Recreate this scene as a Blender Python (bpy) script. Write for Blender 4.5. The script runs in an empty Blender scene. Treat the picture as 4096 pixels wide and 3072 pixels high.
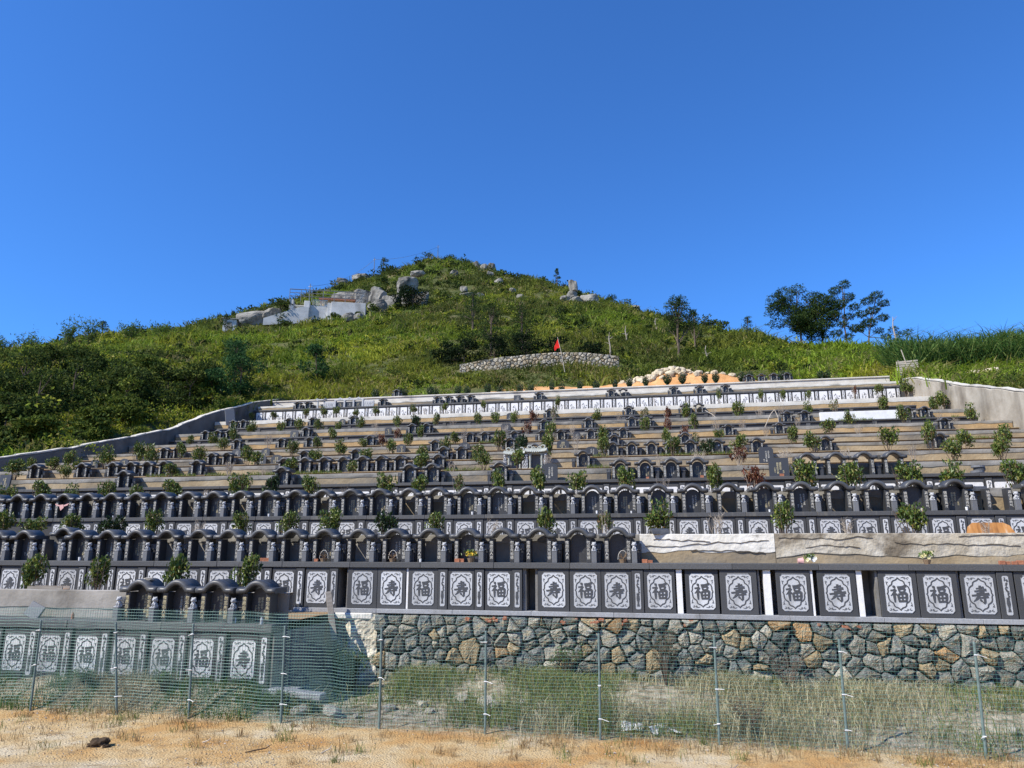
import bpy, bmesh, math, random
import numpy as np
from mathutils import Vector, Matrix, noise as mnoise

# ------------------------------------------------------------------ camera, sky, sun, exposure
scene = bpy.context.scene
COL = scene.collection
EYE = 3.4
cam_data = bpy.data.cameras.new("camera")
cam_data.sensor_fit = 'HORIZONTAL'
cam_data.sensor_width = 36.0
cam_data.lens = 36.0 * 2840.0 / 4096.0
cam_data.clip_start = 0.1
cam_data.clip_end = 3000.0
cam = bpy.data.objects.new("camera", cam_data)
COL.objects.link(cam)
cam.location = (0.0, 0.0, EYE)
cam.rotation_euler = (math.radians(90.0 + 12.9), 0.0, math.radians(11.0))
scene.camera = cam

SUN_L = Vector((1.0, 0.86, -1.27)).normalized()          # direction the light travels
sun_el = math.asin(-SUN_L.z)
world = bpy.data.worlds.new("World")
scene.world = world
world.use_nodes = True
wn = world.node_tree
for n in list(wn.nodes):
    wn.nodes.remove(n)
sky = wn.nodes.new('ShaderNodeTexSky')
sky.sky_type = 'NISHITA'
sky.sun_disc = False
sky.sun_elevation = sun_el
sky.sun_rotation = math.atan2(-SUN_L.x, -SUN_L.y)
sky.altitude = 0.0
sky.air_density = 1.0
sky.dust_density = 0.0
sky.ozone_density = 10.0
bg = wn.nodes.new('ShaderNodeBackground')
bg.inputs['Strength'].default_value = 0.108
wo = wn.nodes.new('ShaderNodeOutputWorld')
tint = wn.nodes.new('ShaderNodeVectorMath')           # clear dry autumn air: a deeper blue over the whole dome
tint.operation = 'MULTIPLY'
tint.inputs[1].default_value = (0.60, 0.98, 1.32)
wn.links.new(sky.outputs[0], tint.inputs[0])
wn.links.new(tint.outputs[0], bg.inputs[0])
wn.links.new(bg.outputs[0], wo.inputs[0])

sun_data = bpy.data.lights.new("sun", 'SUN')
sun_data.energy = 4.4
sun_data.angle = math.radians(0.53)
sun_data.color = (1.0, 0.95, 0.86)
sun = bpy.data.objects.new("sun", sun_data)
COL.objects.link(sun)
sun.rotation_euler = SUN_L.to_track_quat('-Z', 'Y').to_euler()
sun.location = (-30, -30, 60)

scene.view_settings.view_transform = 'Standard'
scene.view_settings.look = 'None'
scene.view_settings.exposure = 0.62
scene.view_settings.gamma = 1.0
scene.cycles.max_bounces = 6
scene.cycles.diffuse_bounces = 3
scene.cycles.glossy_bounces = 2
scene.cycles.transparent_max_bounces = 6

# ------------------------------------------------------------------ helpers
rng = np.random.default_rng(7)
R = random.Random(11)

def tag(o, label=None, cat=None, group=None, kind=None):
    if label: o["label"] = label
    if cat: o["category"] = cat
    if group: o["group"] = group
    if kind: o["kind"] = kind
    return o

def link(name, mesh, parent=None, loc=(0, 0, 0), rot=(0, 0, 0), scl=(1, 1, 1)):
    o = bpy.data.objects.new(name, mesh)
    COL.objects.link(o)
    o.location = loc
    o.rotation_euler = rot
    o.scale = scl if hasattr(scl, '__len__') else (scl, scl, scl)
    if parent is not None:
        o.parent = parent
    return o

def thing(name, label, cat, loc=(0, 0, 0), rz=0.0, group=None, scl=1.0):
    o = link(name, None, None, loc, (0, 0, rz), scl)
    o.empty_display_size = 0.1
    return tag(o, label, cat, group)

class MB:
    """collects polygons, then becomes one mesh"""
    def __init__(s):
        s.v = []; s.f = []
    def poly(s, pts):
        i = len(s.v); s.v.extend([tuple(p) for p in pts]); s.f.append(tuple(range(i, i + len(pts)))); return s
    def box(s, x0, x1, y0, y1, z0, z1, b=0.0):
        if b <= 0:
            i = len(s.v)
            s.v += [(x0,y0,z0),(x1,y0,z0),(x1,y1,z0),(x0,y1,z0),(x0,y0,z1),(x1,y0,z1),(x1,y1,z1),(x0,y1,z1)]
            s.f += [(i+a,i+b_,i+c,i+d) for a,b_,c,d in ((0,3,2,1),(4,5,6,7),(0,1,5,4),(1,2,6,5),(2,3,7,6),(3,0,4,7))]
            return s
        bm = bmesh.new()
        bmesh.ops.create_cube(bm, size=1.0)
        bmesh.ops.scale(bm, vec=(x1-x0, y1-y0, z1-z0), verts=bm.verts)
        bmesh.ops.translate(bm, vec=((x0+x1)/2, (y0+y1)/2, (z0+z1)/2), verts=bm.verts)
        bmesh.ops.bevel(bm, geom=bm.edges[:], offset=b, segments=1, affect='EDGES')
        s.bm(bm); bm.free(); return s
    def bm(s, bm):
        i = len(s.v); bm.verts.index_update()
        s.v += [tuple(v.co) for v in bm.verts]
        s.f += [tuple(i + v.index for v in f.verts) for f in bm.faces]
        return s
    def tube(s, pts, rad, n=6, cap=True):
        pts = [Vector(p) for p in pts]
        if not hasattr(rad, '__len__'): rad = [rad] * len(pts)
        rings = []
        up = Vector((0, 0, 1))
        for k, p in enumerate(pts):
            d = (pts[min(k+1, len(pts)-1)] - pts[max(k-1, 0)])
            d = d.normalized() if d.length > 1e-9 else up
            a = d.cross(Vector((0.31, 0.93, 0.17)))
            if a.length < 1e-3: a = d.cross(Vector((1, 0, 0)))
            a.normalize(); b = d.cross(a)
            i = len(s.v)
            for j in range(n):
                t = 2 * math.pi * j / n
                s.v.append(tuple(p + (a * math.cos(t) + b * math.sin(t)) * rad[k]))
            rings.append(i)
        for k in range(len(rings) - 1):
            A, B = rings[k], rings[k+1]
            for j in range(n):
                s.f.append((A+j, A+(j+1) % n, B+(j+1) % n, B+j))
        if cap:
            s.f.append(tuple(rings[0] + j for j in range(n))[::-1])
            s.f.append(tuple(rings[-1] + j for j in range(n)))
        return s
    def ribbon(s, pts, wid, y0, y1):
        """flat stroke in the xz plane, front at y0 (towards -y), sides back to y1"""
        P = [Vector((p[0], p[1])) for p in pts]
        if not hasattr(wid, '__len__'): wid = [wid] * len(P)
        L = []; Rr = []
        for k, p in enumerate(P):
            d = P[min(k+1, len(P)-1)] - P[max(k-1, 0)]
            if d.length < 1e-9: d = Vector((1, 0))
            d.normalize(); nrm = Vector((-d.y, d.x)) * wid[k] * 0.5
            L.append(p + nrm); Rr.append(p - nrm)
        for k in range(len(P) - 1):
            a, b, c, d = Rr[k], Rr[k+1], L[k+1], L[k]
            s.poly([(a.x, y0, a.y), (b.x, y0, b.y), (c.x, y0, c.y), (d.x, y0, d.y)])
            s.poly([(d.x, y0, d.y), (c.x, y0, c.y), (c.x, y1, c.y), (d.x, y1, d.y)])
            s.poly([(b.x, y0, b.y), (a.x, y0, a.y), (a.x, y1, a.y), (b.x, y1, b.y)])
        return s
    def plate(s, outline, y0, y1):
        """polygon outline (x,z) counter clockwise seen from -y, extruded from y0 (front) to y1 (back)"""
        n = len(outline)
        s.poly([(x, y0, z) for x, z in outline])
        for k in range(n):
            a, b = outline[k], outline[(k+1) % n]
            s.poly([(b[0], y0, b[1]), (a[0], y0, a[1]), (a[0], y1, a[1]), (b[0], y1, b[1])])
        s.poly([(x, y1, z) for x, z in outline][::-1])
        return s
    def mesh(s, name, mat=None, smooth=False):
        me = bpy.data.meshes.new(name)
        me.from_pydata(s.v, [], s.f)
        if mat is not None: me.materials.append(mat)
        if smooth: me.polygons.foreach_set('use_smooth', [True] * len(me.polygons))
        me.update()
        return me
    def build(s, name, mat, parent=None, smooth=False, **kw):
        return link(name, s.mesh(name, mat, smooth), parent, **kw)

def np_mesh(name, V, F, mat=None, col=None, smooth=False):
    V = np.asarray(V, dtype=np.float32).reshape(-1, 3); F = np.asarray(F, dtype=np.int32)
    m, k = F.shape
    me = bpy.data.meshes.new(name)
    me.vertices.add(len(V)); me.vertices.foreach_set('co', V.ravel())
    me.loops.add(m * k); me.loops.foreach_set('vertex_index', F.ravel())
    me.polygons.add(m); me.polygons.foreach_set('loop_start', np.arange(0, m * k, k, dtype=np.int32))
    me.polygons.foreach_set('use_smooth', np.full(m, bool(smooth)))
    if col is not None:
        at = me.attributes.new('col', 'FLOAT_COLOR', 'POINT')
        c4 = np.ones((len(V), 4), dtype=np.float32); c4[:, :3] = col
        at.data.foreach_set('color', c4.ravel())
    if mat is not None: me.materials.append(mat)
    me.update(calc_edges=True)
    return me

def grid_faces(nx, ny):
    i = np.arange(nx * ny).reshape(ny, nx)
    return np.stack([i[:-1, :-1].ravel(), i[:-1, 1:].ravel(), i[1:, 1:].ravel(), i[1:, :-1].ravel()], 1)

def fbm(x, y, z=0.0, octs=4, s=1.0):
    t = 0.0; a = 1.0; f = s
    for _ in range(octs):
        t += a * mnoise.noise(Vector((x * f, y * f, z + f)))
        a *= 0.5; f *= 2.03
    return t

class VNoise:
    """cheap vectorised value noise"""
    def __init__(s, seed):
        s.t = np.random.default_rng(seed).random((256, 256))
    def one(s, x, y):
        xi = np.floor(x).astype(int); yi = np.floor(y).astype(int)
        fx = x - xi; fy = y - yi
        fx = fx * fx * (3 - 2 * fx); fy = fy * fy * (3 - 2 * fy)
        t = s.t; a = t[xi & 255, yi & 255]; b = t[(xi+1) & 255, yi & 255]
        c = t[xi & 255, (yi+1) & 255]; d = t[(xi+1) & 255, (yi+1) & 255]
        return (a*(1-fx)+b*fx)*(1-fy) + (c*(1-fx)+d*fx)*fy
    def __call__(s, x, y, sc=1.0, octs=4):
        r = 0; a = 1.0; tot = 0
        for o in range(octs):
            r = r + a * s.one(x * sc + 17.3 * o, y * sc + 5.1 * o); tot += a
            a *= 0.5; sc *= 2.07
        return r / tot * 2 - 1
VN = VNoise(3); VN2 = VNoise(9)

# ------------------------------------------------------------------ materials
def nt(mat):
    mat.use_nodes = True
    t = mat.node_tree
    return t, t.nodes['Principled BSDF']

def stone_mat(name, stops, scale=6.0, rough=0.7, bump=0.15, bscale=None, spec=0.4, detail=6.0, stain=None, obj_random=0.0, coords='Object', dist=0.02, stretch=None):
    """noise driven colour ramp; stops = [(pos, rgb), ...]"""
    m = bpy.data.materials.new(name)
    t, p = nt(m); N = t.nodes; L = t.links
    tc = N.new('ShaderNodeTexCoord')
    if coords == 'World':
        g = N.new('ShaderNodeNewGeometry'); src = g.outputs['Position']
    else:
        src = tc.outputs[coords]
    if stretch:
        mp = N.new('ShaderNodeMapping'); mp.inputs['Scale'].default_value = stretch
        L.new(src, mp.inputs['Vector']); src2 = mp.outputs[0]
    else:
        src2 = src
    n1 = N.new('ShaderNodeTexNoise'); n1.inputs['Scale'].default_value = scale; n1.inputs['Detail'].default_value = detail
    n1.inputs['Roughness'].default_value = 0.62
    L.new(src2, n1.inputs['Vector'])
    cr = N.new('ShaderNodeValToRGB')
    cr.color_ramp.elements[0].position = stops[0][0]; cr.color_ramp.elements[0].color = (*stops[0][1], 1)
    cr.color_ramp.elements[1].position = stops[-1][0]; cr.color_ramp.elements[1].color = (*stops[-1][1], 1)
    for po, c in stops[1:-1]:
        e = cr.color_ramp.elements.new(po); e.color = (*c, 1)
    L.new(n1.outputs['Fac'], cr.inputs['Fac'])
    out = cr.outputs['Color']
    if stain:                       # (rgb, scale, low, high)
        n2 = N.new('ShaderNodeTexNoise'); n2.inputs['Scale'].default_value = stain[1]; n2.inputs['Detail'].default_value = 5
        if len(stain) > 4:
            mp2 = N.new('ShaderNodeMapping'); mp2.inputs['Scale'].default_value = stain[4]
            L.new(src, mp2.inputs['Vector']); L.new(mp2.outputs[0], n2.inputs['Vector'])
        else:
            L.new(src, n2.inputs['Vector'])
        mr = N.new('ShaderNodeMapRange'); mr.inputs['From Min'].default_value = stain[2]; mr.inputs['From Max'].default_value = stain[3]
        L.new(n2.outputs['Fac'], mr.inputs['Value'])
        mx = N.new('ShaderNodeMix'); mx.data_type = 'RGBA'
        L.new(mr.outputs[0], mx.inputs['Factor']); L.new(out, mx.inputs[6]); mx.inputs[7].default_value = (*stain[0], 1)
        out = mx.outputs[2]
    if obj_random > 0:
        oi = N.new('ShaderNodeObjectInfo')
        mr = N.new('ShaderNodeMapRange'); mr.inputs['To Min'].default_value = 1 - obj_random; mr.inputs['To Max'].default_value = 1 + obj_random
        L.new(oi.outputs['Random'], mr.inputs['Value'])
        mx = N.new('ShaderNodeVectorMath'); mx.operation = 'SCALE'
        L.new(out, mx.inputs[0]); L.new(mr.outputs[0], mx.inputs['Scale'])
        out = mx.outputs[0]
    L.new(out, p.inputs['Base Color'])
    p.inputs['Roughness'].default_value = rough
    p.inputs['Specular IOR Level'].default_value = spec
    if bump > 0:
        nb = N.new('ShaderNodeTexNoise'); nb.inputs['Scale'].default_value = bscale or scale * 3; nb.inputs['Detail'].default_value = 5
        L.new(src, nb.inputs['Vector'])
        b = N.new('ShaderNodeBump'); b.inputs['Strength'].default_value = bump; b.inputs['Distance'].default_value = dist
        L.new(nb.outputs['Fac'], b.inputs['Height']); L.new(b.outputs[0], p.inputs['Normal'])
    return m

def leaf_mat(name, rough=0.5, trans=0.3, tint=(1, 1, 1), spec=0.3):
    m = bpy.data.materials.new(name)
    t, p = nt(m); N = t.nodes; L = t.links
    a = N.new('ShaderNodeAttribute'); a.attribute_name = 'col'
    mx = N.new('ShaderNodeMix'); mx.data_type = 'RGBA'; mx.blend_type = 'MULTIPLY'; mx.inputs['Factor'].default_value = 1
    L.new(a.outputs['Color'], mx.inputs[6]); mx.inputs[7].default_value = (*tint, 1)
    L.new(mx.outputs[2], p.inputs['Base Color'])
    p.inputs['Roughness'].default_value = rough
    p.inputs['Specular IOR Level'].default_value = spec
    if trans > 0:
        tr = N.new('ShaderNodeBsdfTranslucent'); L.new(mx.outputs[2], tr.inputs['Color'])
        ms = N.new('ShaderNodeMixShader'); ms.inputs['Fac'].default_value = trans
        L.new(p.outputs[0], ms.inputs[1]); L.new(tr.outputs[0], ms.inputs[2])
        L.new(ms.outputs[0], N['Material Output'].inputs['Surface'])
    return m

def flat_mat(name, c, rough=0.6, spec=0.4, metal=0.0):
    return stone_mat(name, [(0.3, tuple(x * 0.82 for x in c)), (0.7, tuple(min(1, x * 1.12) for x in c))], 9.0, rough, 0.0, spec=spec)

M = {}
M['granite'] = stone_mat('dark_granite', [(0.25, (0.028, 0.0285, 0.030)), (0.55, (0.048, 0.049, 0.051)), (0.8, (0.092, 0.093, 0.094))], 55, 0.38, 0.05, 90, 0.38, stain=((0.12, 0.12, 0.115), 2.2, 0.60, 0.85), obj_random=0.18)
M['hood'] = stone_mat('polished_granite', [(0.25, (0.042, 0.043, 0.044)), (0.6, (0.072, 0.0735, 0.075)), (0.85, (0.145, 0.146, 0.147))], 60, 0.42, 0.06, 120, 0.42, stain=((0.15, 0.15, 0.145), 3.0, 0.55, 0.85), obj_random=0.2)
M['panel'] = stone_mat('honed_granite_panel', [(0.25, (0.045, 0.046, 0.048)), (0.6, (0.068, 0.0695, 0.072)), (0.85, (0.11, 0.111, 0.113))], 70, 0.6, 0.08, 110, 0.25, stain=((0.16, 0.155, 0.14), 1.3, 0.62, 0.95, (1, 1, 0.35)), obj_random=0.15)
M['cap'] = stone_mat('granite_cap', [(0.25, (0.058, 0.059, 0.060)), (0.6, (0.095, 0.096, 0.097)), (0.85, (0.16, 0.16, 0.16))], 45, 0.6, 0.1, 80, 0.28, stain=((0.27, 0.245, 0.19), 1.6, 0.60, 0.85, (1.4, 1, 0.6)), obj_random=0.18)
M['ledge'] = stone_mat('pale_granite_ledge', [(0.3, (0.24, 0.25, 0.26)), (0.7, (0.38, 0.385, 0.39))], 30, 0.6, 0.1, 60, stain=((0.15, 0.145, 0.13), 1.8, 0.55, 0.8), obj_random=0.1)
M['inlay'] = stone_mat('white_carved_stone', [(0.25, (0.36, 0.37, 0.385)), (0.55, (0.54, 0.55, 0.555)), (0.85, (0.66, 0.66, 0.66))], 80, 0.75, 0.25, 140, 0.25, stain=((0.26, 0.26, 0.25), 2.6, 0.52, 0.80), obj_random=0.2)
M['inlay_white'] = stone_mat('white_marble_tile', [(0.25, (0.58, 0.58, 0.57)), (0.55, (0.74, 0.74, 0.73)), (0.85, (0.82, 0.82, 0.81))], 20, 0.6, 0.1, 60, 0.3, stain=((0.5, 0.46, 0.38), 1.2, 0.58, 0.85), obj_random=0.06)
M['motif'] = stone_mat('carved_dark_relief', [(0.3, (0.05, 0.053, 0.058)), (0.7, (0.085, 0.088, 0.094))], 60, 0.65, 0.1, 90, 0.3)
M['motif_grey'] = stone_mat('carved_grey_relief', [(0.3, (0.13, 0.135, 0.14)), (0.7, (0.24, 0.245, 0.25))], 30, 0.7, 0.1, 60, 0.3)
M['gold'] = stone_mat('gilt_lettering', [(0.3, (0.50, 0.43, 0.25)), (0.7, (0.68, 0.60, 0.38))], 40, 0.45, 0.0, spec=0.5)
M['white_letter'] = stone_mat('white_lettering', [(0.3, (0.52, 0.50, 0.44)), (0.7, (0.70, 0.68, 0.60))], 40, 0.6, 0.0)
M['lion'] = stone_mat('pale_carved_granite', [(0.25, (0.30, 0.305, 0.31)), (0.6, (0.46, 0.465, 0.47)), (0.85, (0.58, 0.58, 0.58))], 30, 0.8, 0.5, 60, 0.25, dist=0.01, obj_random=0.12)
M['shrine'] = stone_mat('pale_green_stone', [(0.25, (0.27, 0.28, 0.24)), (0.6, (0.40, 0.41, 0.36)), (0.85, (0.52, 0.53, 0.47))], 14, 0.8, 0.4, 40, 0.25, dist=0.01)
M['post'] = stone_mat('granite_post', [(0.25, (0.10, 0.105, 0.112)), (0.6, (0.16, 0.165, 0.172)), (0.85, (0.23, 0.235, 0.24))], 60, 0.6, 0.1, 90, 0.35, obj_random=0.12)
M['tan'] = stone_mat('tan_render', [(0.25, (0.24, 0.18, 0.105)), (0.5, (0.345, 0.265, 0.16)), (0.75, (0.44, 0.355, 0.235))], 1.1, 0.9, 0.7, 9, 0.15, stain=((0.17, 0.152, 0.125), 0.6, 0.47, 0.66, (0.6, 1, 1.6)), coords='World', dist=0.03)
M['orange_tan'] = stone_mat('ochre_render', [(0.25, (0.29, 0.19, 0.09)), (0.5, (0.41, 0.28, 0.14)), (0.75, (0.50, 0.36, 0.20))], 1.0, 0.9, 0.7, 9, 0.15, stain=((0.20, 0.165, 0.12), 0.6, 0.48, 0.68, (0.6, 1, 1.6)), coords='World', dist=0.03)
M['rim'] = stone_mat('weathered_concrete', [(0.25, (0.15, 0.14, 0.12)), (0.5, (0.25, 0.235, 0.205)), (0.75, (0.36, 0.34, 0.30))], 1.6, 0.9, 0.5, 14, 0.15, stain=((0.085, 0.083, 0.078), 0.9, 0.55, 0.72, (0.8, 1, 2)), coords='World', dist=0.02)
M['rim_pale'] = stone_mat('pale_concrete', [(0.25, (0.44, 0.41, 0.35)), (0.5, (0.58, 0.55, 0.48)), (0.75, (0.68, 0.65, 0.58))], 1.4, 0.9, 0.4, 14, 0.15, stain=((0.17, 0.165, 0.15), 0.8, 0.57, 0.74, (0.7, 1, 2)), coords='World', dist=0.02)
M['white_paint'] = stone_mat('white_plaster', [(0.25, (0.62, 0.61, 0.58)), (0.6, (0.76, 0.755, 0.73))], 3.0, 0.8, 0.4, 30, 0.2, coords='World', dist=0.01)
M['plaster'] = stone_mat('cracked_white_plaster', [(0.28, (0.34, 0.30, 0.23)), (0.40, (0.62, 0.59, 0.51)), (0.7, (0.80, 0.78, 0.72))], 1.3, 0.9, 0.8, 6, 0.15, stain=((0.13, 0.12, 0.10), 2.4, 0.63, 0.72, (0.6, 1, 1.8)), coords='World', dist=0.04)
M['plaster_beige'] = stone_mat('mottled_beige_plaster', [(0.28, (0.27, 0.225, 0.155)), (0.45, (0.42, 0.37, 0.28)), (0.7, (0.58, 0.54, 0.45))], 1.6, 0.9, 0.9, 7, 0.15, stain=((0.17, 0.14, 0.10), 1.8, 0.52, 0.68, (0.8, 1, 0.9)), coords='World', dist=0.05)
M['plaster_grey'] = stone_mat('grey_plaster', [(0.28, (0.18, 0.165, 0.14)), (0.5, (0.29, 0.27, 0.235)), (0.75, (0.39, 0.365, 0.325))], 1.0, 0.9, 0.5, 8, 0.15, coords='World', dist=0.03, stain=((0.36, 0.34, 0.30), 0.7, 0.58, 0.8))
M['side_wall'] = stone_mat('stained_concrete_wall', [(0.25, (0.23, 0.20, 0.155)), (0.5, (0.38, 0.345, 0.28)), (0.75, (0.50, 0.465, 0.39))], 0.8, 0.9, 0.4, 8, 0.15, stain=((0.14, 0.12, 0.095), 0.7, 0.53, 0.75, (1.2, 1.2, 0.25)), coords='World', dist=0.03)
M['side_shaded'] = stone_mat('weathered_shaded_concrete', [(0.25, (0.10, 0.095, 0.085)), (0.5, (0.155, 0.148, 0.132)), (0.75, (0.22, 0.21, 0.19))], 0.8, 0.9, 0.4, 8, 0.15, stain=((0.06, 0.058, 0.052), 0.6, 0.53, 0.75, (1, 1, 0.3)), coords='World', dist=0.03)  # weathered concrete, its base darkened to paint in the left wall's shade
M['cavity'] = stone_mat('raw_concrete_cavity', [(0.3, (0.14, 0.135, 0.125)), (0.7, (0.24, 0.23, 0.215))], 3, 0.95, 0.3, 20, 0.1)
M['partition'] = stone_mat('whitewashed_partition', [(0.3, (0.66, 0.65, 0.63)), (0.7, (0.80, 0.79, 0.77))], 6, 0.8, 0.2, 30, 0.2)
M['soil_floor'] = stone_mat('terrace_soil', [(0.3, (0.20, 0.13, 0.07)), (0.7, (0.33, 0.235, 0.14))], 2.5, 0.95, 0.6, 20, 0.1, coords='World', dist=0.04)
M['brick'] = stone_mat('red_brick', [(0.3, (0.27, 0.10, 0.055)), (0.7, (0.42, 0.19, 0.11))], 14, 0.9, 0.3, 40, 0.15)
M['wood'] = stone_mat('varnished_wood', [(0.35, (0.16, 0.065, 0.02)), (0.5, (0.42, 0.19, 0.055)), (0.62, (0.52, 0.25, 0.08)), (0.78, (0.62, 0.50, 0.36))], 5.0, 0.55, 0.2, 30, 0.3, stretch=(1.0, 1.0, 0.16))
M['old_wood'] = stone_mat('weathered_wood', [(0.3, (0.16, 0.14, 0.115)), (0.7, (0.32, 0.29, 0.25))], 6, 0.85, 0.3, 30, 0.2, stretch=(0.2, 1, 2))
M['pale_wood'] = stone_mat('bleached_wood', [(0.3, (0.36, 0.31, 0.24)), (0.7, (0.56, 0.50, 0.42))], 6, 0.85, 0.3, 30, 0.2, stretch=(0.2, 1, 2))
M['bark'] = stone_mat('bark', [(0.3, (0.075, 0.055, 0.04)), (0.7, (0.17, 0.13, 0.10))], 8, 0.9, 0.6, 30, 0.1, dist=0.02)
M['dead_bark'] = stone_mat('bleached_twigs', [(0.3, (0.26, 0.215, 0.165)), (0.7, (0.44, 0.385, 0.31))], 8, 0.9, 0.2, 30, 0.1)
M['leaf'] = leaf_mat('glossy_leaf', 0.42, 0.25, spec=0.4)
M['foliage'] = leaf_mat('matt_foliage', 0.75, 0.3, spec=0.08)
M['drygrass'] = leaf_mat('dry_grass_blade', 0.7, 0.3)
M['grass'] = leaf_mat('grass_blade', 0.65, 0.38, spec=0.15)
M['needle'] = leaf_mat('pine_needle', 0.7, 0.25, spec=0.1)
M['post_green'] = stone_mat('green_painted_steel', [(0.3, (0.085, 0.135, 0.125)), (0.7, (0.17, 0.225, 0.21))], 14, 0.5, 0.05, 60, 0.4)
M['wire'] = flat_mat('green_coated_wire', (0.11, 0.25, 0.205), 0.5, 0.3)
M['tie'] = flat_mat('white_tie', (0.75, 0.76, 0.75), 0.5)
M['rock'] = stone_mat('hill_boulder', [(0.25, (0.11, 0.10, 0.085)), (0.5, (0.23, 0.215, 0.185)), (0.75, (0.36, 0.34, 0.30))], 0.55, 0.9, 1.0, 2.5, 0.15, stain=((0.075, 0.07, 0.062), 0.7, 0.50, 0.68, (1, 1, 0.3)), coords='World', dist=0.15)
M['paleRock'] = stone_mat('fresh_cut_rock', [(0.25, (0.36, 0.29, 0.19)), (0.5, (0.50, 0.42, 0.29)), (0.75, (0.62, 0.55, 0.42))], 2.5, 0.9, 0.5, 9, 0.15, coords='World', dist=0.05)
M['orange_soil'] = stone_mat('orange_soil', [(0.25, (0.40, 0.19, 0.07)), (0.5, (0.55, 0.29, 0.12)), (0.75, (0.66, 0.40, 0.19))], 0.9, 0.95, 0.8, 7, 0.1, coords='World', dist=0.08)
M['flag'] = stone_mat('red_cloth', [(0.3, (0.55, 0.015, 0.012)), (0.7, (0.72, 0.03, 0.02))], 6, 0.8, 0.1, 20, 0.2)
M['white_plastic'] = flat_mat('white_plastic', (0.78, 0.78, 0.76), 0.5)
M['yellow_flower'] = flat_mat('yellow_petals', (0.72, 0.50, 0.04), 0.6)
M['cream_flower'] = flat_mat('cream_petals', (0.72, 0.66, 0.34), 0.6)
M['white_flower'] = flat_mat('white_petals', (0.78, 0.78, 0.72), 0.6)
M['red_flower'] = flat_mat('red_petals', (0.60, 0.10, 0.05), 0.6)
M['pink_cloth'] = flat_mat('pink_ribbon', (0.62, 0.36, 0.33), 0.7)
M['wicker'] = flat_mat('dry_wicker', (0.22, 0.15, 0.09), 0.8)
M['roof_tile'] = stone_mat('red_roof_tile', [(0.3, (0.25, 0.10, 0.055)), (0.7, (0.42, 0.20, 0.12))], 4, 0.9, 0.2, 20)
M['house_conc'] = stone_mat('grey_house_concrete', [(0.25, (0.33, 0.325, 0.31)), (0.5, (0.46, 0.455, 0.44)), (0.75, (0.58, 0.575, 0.56))], 0.5, 0.9, 0.3, 5, 0.15, stain=((0.20, 0.195, 0.185), 0.35, 0.55, 0.75, (1, 1, 0.4)), coords='World', dist=0.05)
M['metal'] = flat_mat('galvanised_metal', (0.42, 0.44, 0.45), 0.4, 0.5)
M['clod'] = stone_mat('dark_clod', [(0.3, (0.045, 0.03, 0.02)), (0.7, (0.12, 0.085, 0.055))], 12, 0.95, 0.8, 40, 0.1, dist=0.02)
# ------------------------------------------------------------------ measured layout (metres; x along the terraces, y into the hill)
TY = {0: 14.8, 1: 18.0, 2: 21.6, 3: 25.4, 4: 28.8, 5: 32.6, 6: 36.2, 7: 40.0, 8: 44.5, 9: 49.0, 10: 55.0, 11: 58.0}
TZ = {0: 1.76, 1: 3.01, 2: 4.36, 3: 5.72, 4: 6.54, 5: 7.44, 6: 8.34, 7: 9.33, 8: 10.72, 9: 12.29, 10: 14.87, 11: 16.29}
RIM = {0: 0.62, 1: 0.70, 2: 0.65, 3: 0.46, 4: 0.43, 5: 0.40, 6: 0.42, 7: 0.49, 8: 0.56, 9: 0.67, 10: 0.46, 11: 0.0}
RISE = {0: 1.2, 1: 1.26, 2: 1.05, 3: 1.05, 10: 1.25}
XL, XR = -33.57, 18.60
for k in range(4, 12):
    if k not in RISE:
        RISE[k] = TZ[k] - (TZ[k-1] + RIM[k-1]) - 0.02
T0_END = -8.12

def sstep(a, b, x):
    t = np.clip((x - a) / (b - a), 0, 1); return t * t * (3 - 2 * t)

def ground_z(x, y):
    x = np.asarray(x, float); y = np.asarray(y, float)
    z = 0.5 * (sstep(14.3, 18.0, y) * 0.75 + 0.0)
    left = sstep(-7.2, -8.6, x)
    z = z * (1 - left) + left * 0.52 * sstep(13.9, 14.75, y)
    pit = sstep(-8.3, -7.9, x) * sstep(-5.6, -6.8, x)
    z = z * (1 - 0.5 * pit)
    z = z + np.maximum(0, 11.0 - y) * 0.14
    amp = 0.02 + 0.06 * sstep(13.6, 14.6, y)
    z = z + VN(x, y, 0.9, 4) * amp + VN2(x, y, 4.5, 3) * amp * 0.45
    return z

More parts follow.
